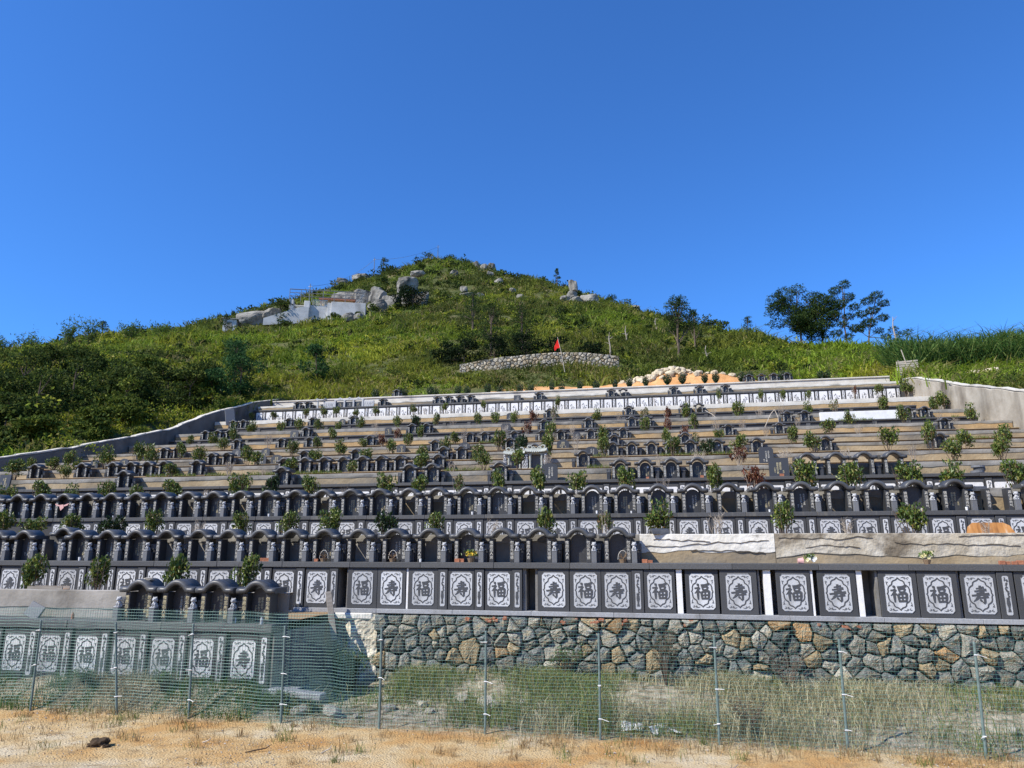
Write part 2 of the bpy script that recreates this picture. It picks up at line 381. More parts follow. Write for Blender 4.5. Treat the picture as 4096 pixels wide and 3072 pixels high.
xs = np.concatenate([np.linspace(-260, -24, 24)[:-1], np.linspace(-24, 13, 400), np.linspace(13, 260, 24)[1:]])
ys = np.concatenate([np.linspace(-160, 9, 18)[:-1], np.linspace(9, 18.6, 110)])
GX, GY = np.meshgrid(xs, ys)
GZ = ground_z(GX, GY)
M['sand'] = stone_mat('sandy_ground', [(0.32, (0.43, 0.225, 0.08)), (0.44, (0.48, 0.30, 0.125)), (0.54, (0.52, 0.385, 0.205)), (0.66, (0.55, 0.46, 0.31))], 0.6, 0.95, 1.0, 28, 0.1, stain=((0.30, 0.20, 0.10), 3.0, 0.55, 0.72), coords='World', dist=0.05, detail=10)
def grey_bank(mat):
    # the bank behind the fence is grey-brown earth and rubble dust instead of orange sand
    t = mat.node_tree; N = t.nodes; L = t.links; p = N['Principled BSDF']
    src = p.inputs['Base Color'].links[0].from_socket
    g = N.new('ShaderNodeNewGeometry'); sp = N.new('ShaderNodeSeparateXYZ'); L.new(g.outputs['Position'], sp.inputs[0])
    nz = N.new('ShaderNodeTexNoise'); nz.inputs['Scale'].default_value = 1.4; L.new(g.outputs['Position'], nz.inputs['Vector'])
    ad = N.new('ShaderNodeMath'); ad.operation = 'ADD'; L.new(sp.outputs['Y'], ad.inputs[0]); L.new(nz.outputs['Fac'], ad.inputs[1])
    mr = N.new('ShaderNodeMapRange'); mr.inputs['From Min'].default_value = 14.25; mr.inputs['From Max'].default_value = 14.9; L.new(ad.outputs[0], mr.inputs['Value'])
    n2 = N.new('ShaderNodeTexNoise'); n2.inputs['Scale'].default_value = 5.0; n2.inputs['Detail'].default_value = 6; L.new(g.outputs['Position'], n2.inputs['Vector'])
    cr = N.new('ShaderNodeValToRGB'); cr.color_ramp.elements[0].position = .32; cr.color_ramp.elements[0].color = (.15, .125, .075, 1); cr.color_ramp.elements[1].position = .68; cr.color_ramp.elements[1].color = (.46, .41, .31, 1)
    L.new(n2.outputs['Fac'], cr.inputs['Fac'])
    mx = N.new('ShaderNodeMix'); mx.data_type = 'RGBA'; L.new(mr.outputs[0], mx.inputs['Factor']); L.new(src, mx.inputs[6]); L.new(cr.outputs[0], mx.inputs[7]); L.new(mx.outputs[2], p.inputs['Base Color'])
grey_bank(M['sand'])
g = link('ground', np_mesh('ground', np.stack([GX, GY, GZ], -1), grid_faces(len(xs), len(ys)), M['sand'], smooth=True))
tag(g, kind='structure')

# hill: thin plate spline through measured heights
HP = [
 # beside the left side wall and further left
 (-34.6, 10, 1.2), (-34.6, 20, 4.6), (-34.6, 31.5, 7.7), (-34.6, 36.6, 8.9), (-34.6, 45, 11.4), (-34.6, 49, 13.1), (-34.4, 55, 15.2), (-34.0, 61, 17.0),
 (-50, 14, 3.0), (-48, 30, 9.0), (-46, 45, 14.0), (-46, 60, 19.5), (-62, 50, 17.5), (-66, 66, 24.0), (-70, 85, 31.0), (-85, 80, 28.5), (-99, 90, 31.0), (-80, 40, 14), (-110, 60, 20),
 # foot of the hill above the last terrace
 (-25, 60, 16.7), (-12, 60, 16.3), (0, 60, 16.3), (10, 60, 16.2), (18, 59.5, 16.0),
 (-20, 66, 19.6), (-10, 66, 19.4), (2, 66, 18.6), (-19, 69.5, 21.2), (-3, 69.5, 20.6), (-17, 74, 23.6), (-4, 76, 23.9), (-2, 84, 27.4), (1.5, 90, 29.9),
 (3.5, 75, 22.6), (13.6, 95, 30.6), (17.6, 80, 24.6), (22, 78, 23.6), (12, 70, 20.2), (20, 66, 18.8),
 # right side
 (21, 62, 17.9), (27, 58, 16.2), (19.6, 56, 15.6), (19.6, 47.6, 13.1), (19.6, 39, 10.8), (20, 30, 8.0), (22, 20, 4.5), (24, 10, 1.0), (30, 45, 13.0), (40, 58, 16.5), (40, 30, 8.0),
 # house, boulders
 (-75, 122, 45.8), (-60.5, 124, 46.8), (-50.7, 124, 47.2), (-46, 127, 49.6), (-60, 133, 52.6), (-14, 139, 51.6), (-40.5, 150, 60.2), (-38.7, 146, 57.4), (-55, 118, 44.0), (-30, 110, 40.5), (-45, 90, 32.5), (-20, 95, 33.2), (-55, 75, 25.8),
 # skyline
 (-108, 130, 47.6), (-112, 125, 46.6), (-87, 150, 60.2), (-74, 175, 75.6), (-71, 172, 75.2), (-57.4, 190, 85.6), (-43, 180, 77.5), (-31, 170, 70.5), (-20.7, 165, 65.8), (-9, 150, 55.8), (-1, 130, 46.5), (8, 115, 37.6), (13, 100, 31.8), (19.6, 88, 26.0),
 # behind the skyline the ground falls away
 (-150, 155, 42), (-125, 185, 58), (-100, 215, 70), (-70, 250, 72), (-35, 230, 66), (-10, 210, 55), (10, 180, 42), (25, 150, 30), (35, 125, 24), (38, 100, 19), (45, 80, 15.5),
 (-200, 120, 30), (-230, 260, 40), (60, 220, 25), (0, 320, 40), (120, 60, 6), (120, 140, 8), (-160, 20, 2), (100, 10, 0), (-160, 70, 16),
]
HP = np.array(HP, float)
def _tps(r2): return np.where(r2 > 0, r2 * np.log(r2 + 1e-12), 0.0)
_n = len(HP); _S = 60.0
_c = HP[:, :2] / _S
_K = _tps(((_c[:, None] - _c[None]) ** 2).sum(-1)) + np.eye(_n) * 0.004
_P = np.concatenate([np.ones((_n, 1)), _c], 1)
_A = np.block([[_K, _P], [_P.T, np.zeros((3, 3))]])
_w = np.linalg.solve(_A, np.concatenate([HP[:, 2], np.zeros(3)]))
def hill_raw(x, y):
    x = np.asarray(x, float); y = np.asarray(y, float)
    sh = x.shape; q = np.stack([x.ravel(), y.ravel()], 1) / _S
    out = np.empty(len(q))
    for a in range(0, len(q), 8000):
        qq = q[a:a+8000]
        out[a:a+8000] = _tps(((qq[:, None] - _c[None]) ** 2).sum(-1)) @ _w[:_n] + _w[_n] + qq @ _w[_n+1:]
    return out.reshape(sh)
def hill_z(x, y):
    x = np.asarray(x, float); y = np.asarray(y, float)
    z = hill_raw(x, y)
    far = sstep(62, 85, y) + sstep(-38, -50, x)
    z = z + np.clip(far, 0, 1) * (VN(x, y, 0.09, 3) * 1.0 + VN2(x, y, 0.35, 2) * 0.35)
    return z
def in_terrace(x, y):
    return (x > XL - 0.15) & (x < XR + 0.3) & (y > 12.0) & (y < 58.6)

hx = np.concatenate([np.linspace(-420, -135, 16)[:-1], np.linspace(-135, -36, 100)[:-1], np.array([-36, -35, -34.3, -33.88]), np.linspace(-33.62, 18.64, 72), np.array([18.9, 19.4]), np.linspace(20, 60, 58)[:-1], np.linspace(60, 420, 18)])
hy = np.concatenate([np.linspace(9.2, 58, 50)[:-1], np.linspace(58, 110, 75)[:-1], np.linspace(110, 230, 110)[:-1], np.linspace(230, 520, 16)])
HX, HY = np.meshgrid(hx, hy)
HZ = hill_z(HX, HY)
_core = (HX > XL - 0.1) & (HX < XR + 0.1) & (HY < 58.4)
HZ = np.where(_core, np.minimum(HZ, np.interp(HY, [TY[k] for k in range(12)], [TZ[k] for k in range(12)]) - 3.0) , HZ)
HZ = np.where(_core, np.minimum(HZ, -1.0 + np.maximum(0, HY - 20) * 0.2), HZ)
M['hill'] = stone_mat('hill_turf', [(0.3, (0.045, 0.060, 0.018)), (0.5, (0.075, 0.085, 0.028)), (0.7, (0.12, 0.11, 0.045))], 0.35, 0.95, 0.8, 3.0, 0.1, coords='World', dist=0.2, stain=((0.20, 0.16, 0.09), 0.16, 0.60, 0.75))
h = link('hill', np_mesh('hill', np.stack([HX, HY, HZ], -1), grid_faces(len(hx), len(hy)), M['hill'], smooth=True))
tag(h, kind='structure')
def hz1(x, y): return float(hill_z(np.array([x]), np.array([y]))[0])
# ------------------------------------------------------------------ carved panels
BOLD = 1.5
def chr_fu(s, y):
    b = MB(); d = 0.0
    def st(pts, w):
        nonlocal d
        b.ribbon([(px * s, pz * s) for px, pz in pts], [q * s * BOLD for q in w], y - d, y + 0.004); d += 0.0003
    st([(-.66, .98), (-.52, .86), (-.40, .70)], [.10, .24, .10])
    st([(-.98, .40), (-.66, .45), (-.34, .53)], [.14, .13, .20])
    st([(-.36, .54), (-.56, .16), (-.98, -.24)], [.20, .19, .05])
    st([(-.60, .22), (-.57, -.40), (-.56, -1.02)], [.17, .22, .11])
    st([(-.46, .06), (-.34, -.04), (-.22, -.18)], [.08, .18, .08])
    st([(-.16, .76), (.40, .86), (.88, .98)], [.20, .15, .22])
    st([(.02, .58), (.06, .36), (.11, .16)], [.16, .15, .13])
    st([(.02, .56), (.40, .60), (.74, .66)], [.14, .12, .16])
    st([(.70, .66), (.66, .42), (.58, .20)], [.18, .16, .12])
    st([(.10, .20), (.58, .25)], [.13, .13])
    st([(-.12, -.06), (-.09, -.5), (-.02, -.98)], [.20, .17, .15])
    st([(-.12, -.06), (.40, .02), (.90, .10)], [.15, .13, .18])
    st([(.84, .08), (.84, -.45), (.72, -.96)], [.22, .19, .14])
    st([(.36, .0), (.34, -.86)], [.14, .12])
    st([(-.06, -.46), (.80, -.40)], [.12, .13])
    st([(-.04, -.88), (.74, -.84)], [.14, .15])
    return b
def chr_shou(s, y):
    b = MB(); d = 0.0
    def st(pts, w):
        nonlocal d
        b.ribbon([(px * s, pz * s) for px, pz in pts], [q * s * BOLD for q in w], y - d, y + 0.004); d += 0.0003
    st([(.02, 1.10), (.03, .70), (-.02, .34)], [.20, .15, .12])
    st([(-.44, .72), (.0, .79), (.46, .90)], [.10, .14, .18])
    st([(-.66, .40), (.0, .50), (.72, .60)], [.13, .13, .22])
    st([(-.46, .16), (.0, .22), (.48, .32)], [.12, .12, .16])
    st([(.30, .30), (.0, .10), (-.46, -.06)], [.14, .13, .06])
    st([(-1.0, -.10), (.0, .0), (.98, .12)], [.14, .15, .22])
    st([(-.16, -.04), (-.40, -.45), (-.86, -.80)], [.20, .17, .05])
    st([(-.58, -.38), (.10, -.34), (.86, -.22)], [.10, .12, .18])
    st([(.40, .04), (.42, -.5), (.40, -.96)], [.17, .19, .16])
    st([(.42, -1.0), (.24, -.92), (.06, -.76)], [.18, .12, .03])
    st([(-.14, -.54), (-.02, -.64), (.10, -.78)], [.08, .19, .08])
    return b
def ring_path():
    q = [(0, 1.30), (.07, 1.20), (.20, 1.10), (.36, 1.05), (.47, .95), (.50, .80), (.54, .72), (.66, .66), (.79, .54), (.85, .36), (.85, .18), (.88, .07), (.94, 0)]
    p = list(q)
    p += [(x, -z) for x, z in q[-2::-1]]
    p += [(-x, -z) for x, z in q[1:]]
    p += [(-x, z) for x, z in q[-2::-1]]
    return p
def ornament(w, h, y):
    """quatrefoil ring, corner scrolls and edge line"""
    b = MB(); s = w * 0.47 / 0.94
    hs = h * 0.455 / 1.30
    b.ribbon([(px * s * 0.97, pz * hs) for px, pz in ring_path()], w * 0.052, y, y + 0.004)
    e = w * 0.012
    hw, hh, c = w / 2 * 1.07, h / 2 * 1.05, w * 0.10
    out = [(-hw + c, -hh), (hw - c, -hh), (hw, -hh + c), (hw, hh - c), (hw - c, hh), (-hw + c, hh), (-hw, hh - c), (-hw, -hh + c), (-hw + c, -hh)]
    b.ribbon(out, e, y, y + 0.004)
    for sx in (-1, 1):
        for sz in (-1, 1):
            cx, cz = sx * w * 0.385, sz * h * 0.425
            for (ox, oz, r, turn) in ((0.0, 0.0, 0.052, 1), (-0.115, 0.018, 0.036, -1), (0.035, -0.13, 0.038, -1)):
                pts = []
                for k in range(9):
                    a = k / 8 * 4.6 * turn + 0.6
                    rr = r * (1 - 0.07 * k)
                    pts.append((cx + sx * w / 0.6 * (ox * 0.62 + math.cos(a) * rr * 0.6), cz + sz * w / 0.6 * (oz * 0.62 + math.sin(a) * rr * 0.6)))
                b.ribbon(pts, [w * (0.030 - 0.0018 * k) for k in range(9)], y - 0.0005, y + 0.004)
            b.ribbon([(cx - sx * w * .10, cz + sz * w * .05), (cx - sx * w * .20, cz + sz * w * .055), (cx - sx * w * .27, cz + sz * w * .03)], [w * .02, w * .03, w * .005], y - 0.001, y + 0.004)
            b.ribbon([(cx + sx * w * .06, cz - sz * w * .12), (cx + sx * w * .055, cz - sz * w * .22), (cx + sx * w * .03, cz - sz * w * .30)], [w * .02, w * .03, w * .005], y - 0.001, y + 0.004)
    return b
def inlay_plate(w, h, y, c=0.1):
    b = MB(); hw, hh = w / 2, h / 2; c = w * c
    out = [(-hw + c, -hh), (hw - c, -hh), (hw - c * .6, -hh + c * .6), (hw, -hh + c), (hw, hh - c), (hw - c * .6, hh - c * .6), (hw - c, hh), (-hw + c, hh), (-hw + c * .6, hh - c * .6), (-hw, hh - c), (-hw, -hh + c), (-hw + c * .6, -hh + c * .6)]
    b.plate(out, y, y + 0.006); return b
def vase_motif(w, h, y):
    """flower spray in a vase for the narrow strips"""
    b = MB(); rr = random.Random(5); d = 0
    b.ribbon([(0, -h * .42), (0, -h * .32), (0, -h * .22), (0, -h * .12), (0, -h * .06)], [w * .55, w * .30, w * .62, w * .5, w * .2], y, y + .003)
    pts = [(math.sin(k * 1.1) * w * .22, -h * .06 + k / 9 * h * .48) for k in range(10)]
    b.ribbon(pts, w * .09, y - .0004, y + .003)
    for k in range(24):
        px, pz = pts[k % 10]; a = rr.uniform(0, 6.28); l = w * rr.uniform(.22, .42)
        qx = max(-w * .4, min(w * .4, px + math.cos(a) * l)); qz = pz + math.sin(a) * l * .8
        d += .0002
        b.ribbon([(px, pz), ((px + qx) / 2, (pz + qz) / 2 + w * .03), (qx, qz)], [w * .06, w * .26, w * .05], y - .0006 - d, y + .003)
    return b
def lotus_motif(w, h, y, seed):
    """orchid or lotus sketch for the white tiles"""
    b = MB(); rr = random.Random(seed); d = 0
    for k in range(rr.randint(6, 9)):
        x0 = w * rr.uniform(-.1, .2); z0 = -h * .40
        x1 = x0 + w * rr.uniform(-.45, .30); z1 = h * rr.uniform(-.1, .34)
        x1 = max(-w * .42, min(w * .42, x1)); d += .0002
        b.ribbon([(x0, z0), ((x0 * .7 + x1 * .3), (z0 + z1) / 2), (x1, z1)], [w * .02, w * .035, w * .008], y - d, y + .003)
    for k in range(rr.randint(4, 6)):
        cx, cz = w * rr.uniform(-.32, .34), h * rr.uniform(-.36, .12); r = w * rr.uniform(.055, .10); d += .0002
        pts = [(cx + math.cos(a) * r * (1.2 if j % 2 else .8), cz + math.sin(a) * r * .8) for j, a in enumerate(np.linspace(0, 6.283, 10)[:-1])]
        b.plate(pts, y - .001 - d, y + .003)
    x, z = w * rr.uniform(-.25, .0), h * rr.uniform(.12, .26)
    b.ribbon([(x - w * .13, z - h * .10), (x, z), (x + w * .14, z + h * .12)], [w * .02, w * .13, w * .02], y - .004, y + .003)
    return b

# shared meshes of the ornament, all sized for an inlay 0.60 x 0.80
IN_W, IN_H = 0.56, 0.80
ME = {}
ME['inlay'] = inlay_plate(IN_W, IN_H, -0.006).mesh('inlay', M['inlay'])
ME['ornament'] = ornament(IN_W * 0.93, IN_H * 0.93, -0.010).mesh('ornament', M['motif'])
ME['fu'] = chr_fu(0.172, -0.012).mesh('character', M['motif'])
ME['shou'] = chr_shou(0.172, -0.012).mesh('character', M['motif'])
ME['strip_inlay'] = inlay_plate(0.125, 0.80, -0.006, 0.16).mesh('strip_inlay', M['inlay'])
ME['vase'] = vase_motif(0.125, 0.80, -0.010).mesh('flower_relief', M['motif'])
ME['tile'] = inlay_plate(0.56, 0.80, -0.006, 0.05).mesh('inlay', M['inlay_white'])
ME['lotus'] = [lotus_motif(0.56, 0.72, -0.010, s).mesh('flower_relief', M['motif_grey']) for s in (1, 2, 3, 4)]
ME['strip_tile'] = inlay_plate(0.15, 0.80, -0.006, 0.16).mesh('strip_inlay', M['inlay_white'])
ME['vase_grey'] = vase_motif(0.15, 0.80, -0.010).mesh('flower_relief', M['motif_grey'])
_pm = {}
def slab_mesh(w, h, d, mat, bev=0.006):
    key = (round(w, 3), round(h, 3), round(d, 3), mat.name)
    if key not in _pm:
        _pm[key] = MB().box(-w/2, w/2, 0, d, -h/2, h/2, bev).mesh('slab', mat)
    return _pm[key]

def add_panel(wall, x0, x1, z0, z1, y, kind, white=False, lot=0, tilt=0.0):
    """one stone panel with its inlay, ornament and character as sub-parts (wall is at world origin)"""
    w = x1 - x0; h = z1 - z0
    pn = link('panel', slab_mesh(w, h, 0.05, M['panel']), wall, ((x0 + x1) / 2, y, (z0 + z1) / 2), (0, tilt, 0))
    sx = min(1.14, (w - 0.09) / IN_W * (0.98 if not white else 1.0)); sz = (h - 0.17) / IN_H if not white else (h - 0.16) / IN_H
    if white:
        link('inlay', ME['tile'], pn, (0, 0, -0.02), scl=(sx, 1, sz))
        link('flower_relief', ME['lotus'][lot % 4], pn, (0, 0, -0.02), scl=(sx * (1 if lot % 3 else -1), 1, sz))
    else:
        s = min(sx, sz)
        link('inlay', ME['inlay'], pn, (0, 0, 0), scl=(s, 1, s))
        link('ornament', ME['ornament'], pn, (0, 0, 0), scl=(s, 1, s))
        link('character', ME['shou' if kind == 'S' else 'fu'], pn, (0, 0, 0), scl=(s, 1, s))
    return pn

def add_strip(wall, x0, x1, z0, z1, y, white=False):
    w = x1 - x0; h = z1 - z0
    st = link('panel_strip', slab_mesh(w, h, 0.07, M['panel']), wall, ((x0 + x1) / 2, y - 0.018, (z0 + z1) / 2))
    s = (h - 0.16) / 0.80
    link('strip_inlay', ME['strip_tile' if white else 'strip_inlay'], st, (0, 0, 0), scl=(min(1.0, (w - .06) / .125), 1, s))
    link('flower_relief', ME['vase_grey' if white else 'vase'], st, (0, 0, 0), scl=(min(1.0, (w - .06) / .125), 1, s))
    return st

def add_caps(wall, x0, x1, y0, y1, z0, z1, step, mat):
    x = x0; rr = random.Random(int(x0 * 100) + int(z1 * 10)); n = 0
    meshes = {}
    while x < x1 - 0.05:
        e = min(x + step, x1)
        if x1 - e < 0.3: e = x1
        w = round(e - x - 0.006, 3)
        if w not in meshes: meshes[w] = MB().box(-w/2, w/2, y0, y1, z0, z1, 0.008).mesh('cap_stone', mat)
        link('cap_stone', meshes[w], wall, ((x + e) / 2, rr.uniform(-.004, .004), rr.uniform(-.002, .002)))
        x = e; n += 1

ORD = ['first', 'second', 'third', 'fourth', 'fifth', 'sixth', 'seventh', 'eighth', 'ninth', 'tenth', 'eleventh', 'twelfth', 'thirteenth', 'fourteenth', 'fifteenth', 'sixteenth', 'seventeenth', 'eighteenth', 'nineteenth', 'twentieth', 'twenty-first', 'twenty-second', 'twenty-third', 'twenty-fourth', 'twenty-fifth', 'twenty-sixth', 'twenty-seventh', 'twenty-eighth', 'twenty-ninth', 'thirtieth', 'thirty-first', 'thirty-second', 'thirty-third', 'thirty-fourth', 'thirty-fifth', 'thirty-sixth']
TIER = {0: 'short lower left terrace behind the fence', 1: 'terrace directly above the rubble wall', 2: 'second terrace above the rubble wall', 3: 'third terrace up', 4: 'fourth terrace up', 5: 'fifth terrace up', 6: 'sixth terrace up', 7: 'seventh terrace up', 8: 'eighth terrace up', 9: 'ninth terrace up', 10: 'terrace with small white flower tiles', 11: 'topmost terrace'}

def rear_wall(k, x0, x1, mat, rim_mat, rim_h, name_label, wav=0.025, seed=0, y=None, z0=None, h=None, bumps=0.012):
    """wall behind the graves: rendered face and a rough concrete rim with an uneven lower edge"""
    y = TY[k] + 0.64 if y is None else y
    z0 = TZ[k] if z0 is None else z0
    h = RIM[k] if h is None else h
    w = thing('retaining_wall', name_label, 'wall', (0, 0, 0), 0, 'terrace retaining walls')
    n = max(8, int((x1 - x0) / 0.22)); m = 5
    xx = np.linspace(x0, x1, n); zz = np.linspace(z0 - 0.3, z0 + h - 0.03, m)
    gx, gz = np.meshgrid(xx, zz)
    gy = y + 0.018 + VN(gx + seed * 7, gz * 3, 1.1, 3) * bumps
    V = np.stack([gx, gy, gz], -1).reshape(-1, 3)
    face = link('wall_face', np_mesh('wall_face', V, grid_faces(n, m), mat, smooth=True), w)
    # rim: closed strip with uneven lower edge
    n = max(10, int((x1 - x0) / 0.11)); xx = np.linspace(x0, x1, n)
    low = z0 + h - rim_h + VN(xx, xx * 0 + seed * 3.1, 1.3, 4) * wav * 2.2
    top = z0 + h + VN2(xx, xx * 0 + seed, 0.7, 4) * 0.012
    yf = y + VN(xx, xx * 0 + 50 + seed, 1.7, 3) * 0.008
    rows = [np.stack([xx, yf + 0.03, low], -1), np.stack([xx, yf, low + 0.015], -1), np.stack([xx, yf - 0.004, (low + top) / 2], -1), np.stack([xx, yf, top - 0.012], -1), np.stack([xx, yf + 0.02, top], -1), np.stack([xx, yf + 0.20, top], -1), np.stack([xx, yf + 0.22, top - 0.4], -1)]
    link('concrete_rim', np_mesh('concrete_rim', np.concatenate(rows), grid_faces(n, len(rows)), rim_mat), w)
    return w

def floor_sheet(k, x0, x1):
    """terrace walk between the rim of tier k and the foot of tier k+1"""
    ya, yb = TY[k] + 0.66, TY[k+1] + 0.05
    za = TZ[k] + RIM[k] - 0.06; zb = TZ[k+1] - RISE[k+1]
    if k in (0, 1, 2): za = min(za, zb)
    n = int((x1 - x0) / 0.5); xx = np.linspace(x0, x1, n); m = 8; t = np.linspace(0, 1, m)
    gx, gt = np.meshgrid(xx, t)
    gy = ya + (yb - ya) * gt
    gz = za + (zb - za) * sstep(0.15, 0.85, gt) + VN(gx, gy, 1.2, 3) * 0.02
    o = link('path', np_mesh('path', np.stack([gx, gy, gz], -1), grid_faces(n, m), M['soil_floor'], smooth=True))
    tag(o, kind='structure')

# ---- the front walls with their caps
def riser(k, x0, x1, cap_h, cap_mat, step, label, core_mat=None, over=0.05):
    w = thing('panel_wall', label, 'wall', (0, 0, 0), 0, 'terrace front walls')
    y, z = TY[k], TZ[k]
    zb = z - RISE[k]
    MB().box(x0, x1, y + 0.06, y + 0.70, zb - 0.4, z - cap_h - 0.003).build('wall_core', core_mat or M['panel'], w)
    add_caps(w, x0, x1, y - over, y + 0.68, z - cap_h, z, step, cap_mat)
    return w

TIERX = {k: (XL + 0.12, XR - 0.05) for k in range(1, 12)}

# tier 0 (short, lower left)
w0 = riser(0, -30.0, T0_END, 0.17, M['cap'], 2.4, 'dark panel wall of the short lower left terrace, seen through green mesh')
MB().box(-30, T0_END + 0.6, TY[0] - 0.10, TY[0] + 0.3, 0.36, 0.475, 0.01).build('base_ledge', M['ledge'], w0)
px0 = [-14.55, -13.63, -12.66, -11.69, -10.72, -9.77, -8.77]
for i, xc in enumerate([-17.4, -16.44, -15.5] + px0):
    kind = 'S' if i == 9 else 'F'
    add_panel(w0, xc - 0.33, xc + 0.33, 0.48, 1.585, TY[0], kind)
    add_strip(w0, xc + 0.345, xc + 0.575 if i < 9 else T0_END - 0.03, 0.48, 1.57, TY[0])
MB().box(T0_END, T0_END + 0.04, TY[0] + 0.02, TY[1] + 0.05, -0.1, TZ[0] - 0.19).build('end_face', M['cavity'], w0)
# tier 1
w1 = thing('panel_wall', 'long dark wall of carved longevity panels and open niches above the rubble wall', 'wall', (0, 0, 0), 0, 'terrace front walls')
add_caps(w1, -27.0, 13.0, TY[1] - 0.05, TY[1] + 0.68, TZ[1] - 0.14, TZ[1], 1.92, M['cap'])
MB().box(-27.0, 13.0, TY[1] + 0.62, TY[1] + 0.72, 1.2, TZ[1] - 0.145).build('wall_core', M['cavity'], w1)
x = -27.0
while x < 13.0:
    MB().box(x, min(x + 2.0, 13.0) - 0.006, TY[1] - 0.09, TY[1] + 0.61, 1.75, 1.855, 0.006).build('base_ledge', M['ledge'], w1); x += 2.0
MB().box(-27.0, -8.30, TY[1] + 0.10, TY[1] + 0.60, 1.86, TZ[1] - 0.15).build('wall_core', M['panel'], w1)
left_chars = 'SFSFFSFSFFS'
T1_RIGHT = [(-7.86, -7.04, 'F'), (-7.04, -6.27, 'S'), (-6.26, -6.21, 'w'), (-6.2, -5.41, 'F'), (-5.41, -5.16, 'v'), (-5.15, -4.46, 'S'), (-4.45, -4.21, 'v'), (-4.19, -3.49, 'F'), (-3.49, -3.24, 'v'), (-2.85, -2.07, 'S'), (-2.06, -1.29, 'F'), (-1.29, -0.55, 'S'), (-0.55, -0.28, 'v'), (-0.27, 0.47, 'F'), (0.5, 0.63, 'w'), (0.70, 1.47, 'G'), (1.5, 2.34, 'S'), (2.49, 2.65, 'w'), (2.76, 3.52, 'F'), (3.53, 3.58, 'w'), (3.67, 4.50, 'S'), (4.52, 4.64, 'w'), (4.98, 5.78, 'F'), (5.79, 6.61, 'F'), (6.68, 7.4, 'S'), (7.41, 7.73, 'v'), (7.76, 8.59, 'F'), (8.6, 9.4, 'S'), (9.42, 9.68, 'v'), (9.7, 10.5, 'F')]
for i in range(13):
    xc = -18.19 - 1.9 + i * 0.949
    add_panel(w1, xc - 0.345, xc + 0.325, 1.86, TZ[1] - 0.145, TY[1], ('SF' + left_chars)[i])
    add_strip(w1, xc + 0.335, xc + 0.575, 1.86, TZ[1] - 0.16, TY[1])
for a, b, t in T1_RIGHT:
    if t in 'FSG':
        add_panel(w1, a + 0.004, b - 0.004, 1.86, TZ[1] - 0.145, TY[1] + (0.03 if t == 'G' else 0.0), t)
    elif t == 'v':
        add_strip(w1, a, b, 1.86, TZ[1] - 0.16, TY[1])
    else:
        MB().box(a, b, TY[1] + 0.02, TY[1] + 0.61, 1.858, TZ[1] - 0.146).build('partition', M['partition'], w1)
for a, b in ((-8.22, -8.14), (-7.90, -7.85), (-3.23, -3.15), (-2.92, -2.86), (2.36, 2.40), (4.93, 4.98), (6.62, 6.66)):
    MB().box(a, b, TY[1] + 0.055, TY[1] + 0.61, 1.858, TZ[1] - 0.146).build('partition', M['cavity'], w1)
# tier 2
w2 = riser(2, -30.0, TIERX[2][1], 0.12, M['cap'], 1.92, 'dark wall of half hidden longevity panels carrying the second row of arched graves')
for i in range(-15, 17):
    xc = -5.70 + i * 0.962
    add_panel(w2, xc - 0.345, xc + 0.335, TZ[2] - RISE[2], TZ[2] - 0.125, TY[2], 'FS'[i % 2])
    add_strip(w2, xc + 0.345, xc + 0.605, TZ[2] - RISE[2], TZ[2] - 0.14, TY[2])
# tier 3
w3 = riser(3, -31.0, TIERX[3][1], 0.11, M['cap'], 1.8, 'dark wall with low white flower panels below the third terrace')
for i in range(-25, 21):
    xc = -5.45 + i * 0.87
    if xc < -30 or xc > 13: continue
    pn = add_panel(w3, xc - 0.33, xc + 0.31, TZ[3] - RISE[3], TZ[3] - 0.20, TY[3], 'F', white=True, lot=i)
    add_strip(w3, xc + 0.325, xc + 0.535, TZ[3] - RISE[3], TZ[3] - 0.17, TY[3], white=True)
# tiers 4 to 9: plain low risers with piers
for k in range(4, 10):
    xa, xb = TIERX[k]
    if k == 9: xb = 17.0
    dark = k >= 8
    w = riser(k, xa, xb, 0.09 if dark else 0.035, M['cap'] if dark else M['tan'], 1.9, {4: 'low concrete step wall under the fourth terrace up', 5: 'low concrete step wall under the fifth terrace up', 6: 'low concrete step wall under the sixth terrace up', 7: 'low concrete step wall under the seventh terrace up', 8: 'low dark capped wall under the eighth terrace up', 9: 'dark capped pier wall under the ninth terrace up'}[k], core_mat=M['panel'] if dark else M['tan'], over=0.02)
    if dark:
        x = xa + 0.4
        while x < xb - 0.4:
            MB().box(x, x + 0.24, TY[k] + 0.015, TY[k] + 0.0585, TZ[k] - RISE[k] - 0.1, TZ[k] - 0.104).build('pier', M['cap'], w); x += 0.92 * 2
# tier 10 with its white tiles
w10 = riser(10, XL + 0.12, XR - 0.1, 0.12, M['cap'], 1.9, 'long row of small white flower tiles near the top of the cemetery')
for i in range(-28, 30):
    xc = -9.52 + i * 0.933
    if xc < XL + 0.6 or xc > XR - 0.9: continue
    add_panel(w10, xc - 0.36, xc + 0.29, TZ[10] - RISE[10] + 0.1, TZ[10] - 0.125, TY[10], 'F', white=True, lot=i * 7)
    add_strip(w10, xc + 0.31, xc + 0.56, TZ[10] - RISE[10] + 0.1, TZ[10] - 0.15, TY[10], white=True)
w11 = riser(11, XL + 0.12, XR - 0.12, 0.10, M['rim_pale'], 2.2, 'grey kerb wall along the topmost terrace', core_mat=M['rim_pale'], over=0.02)

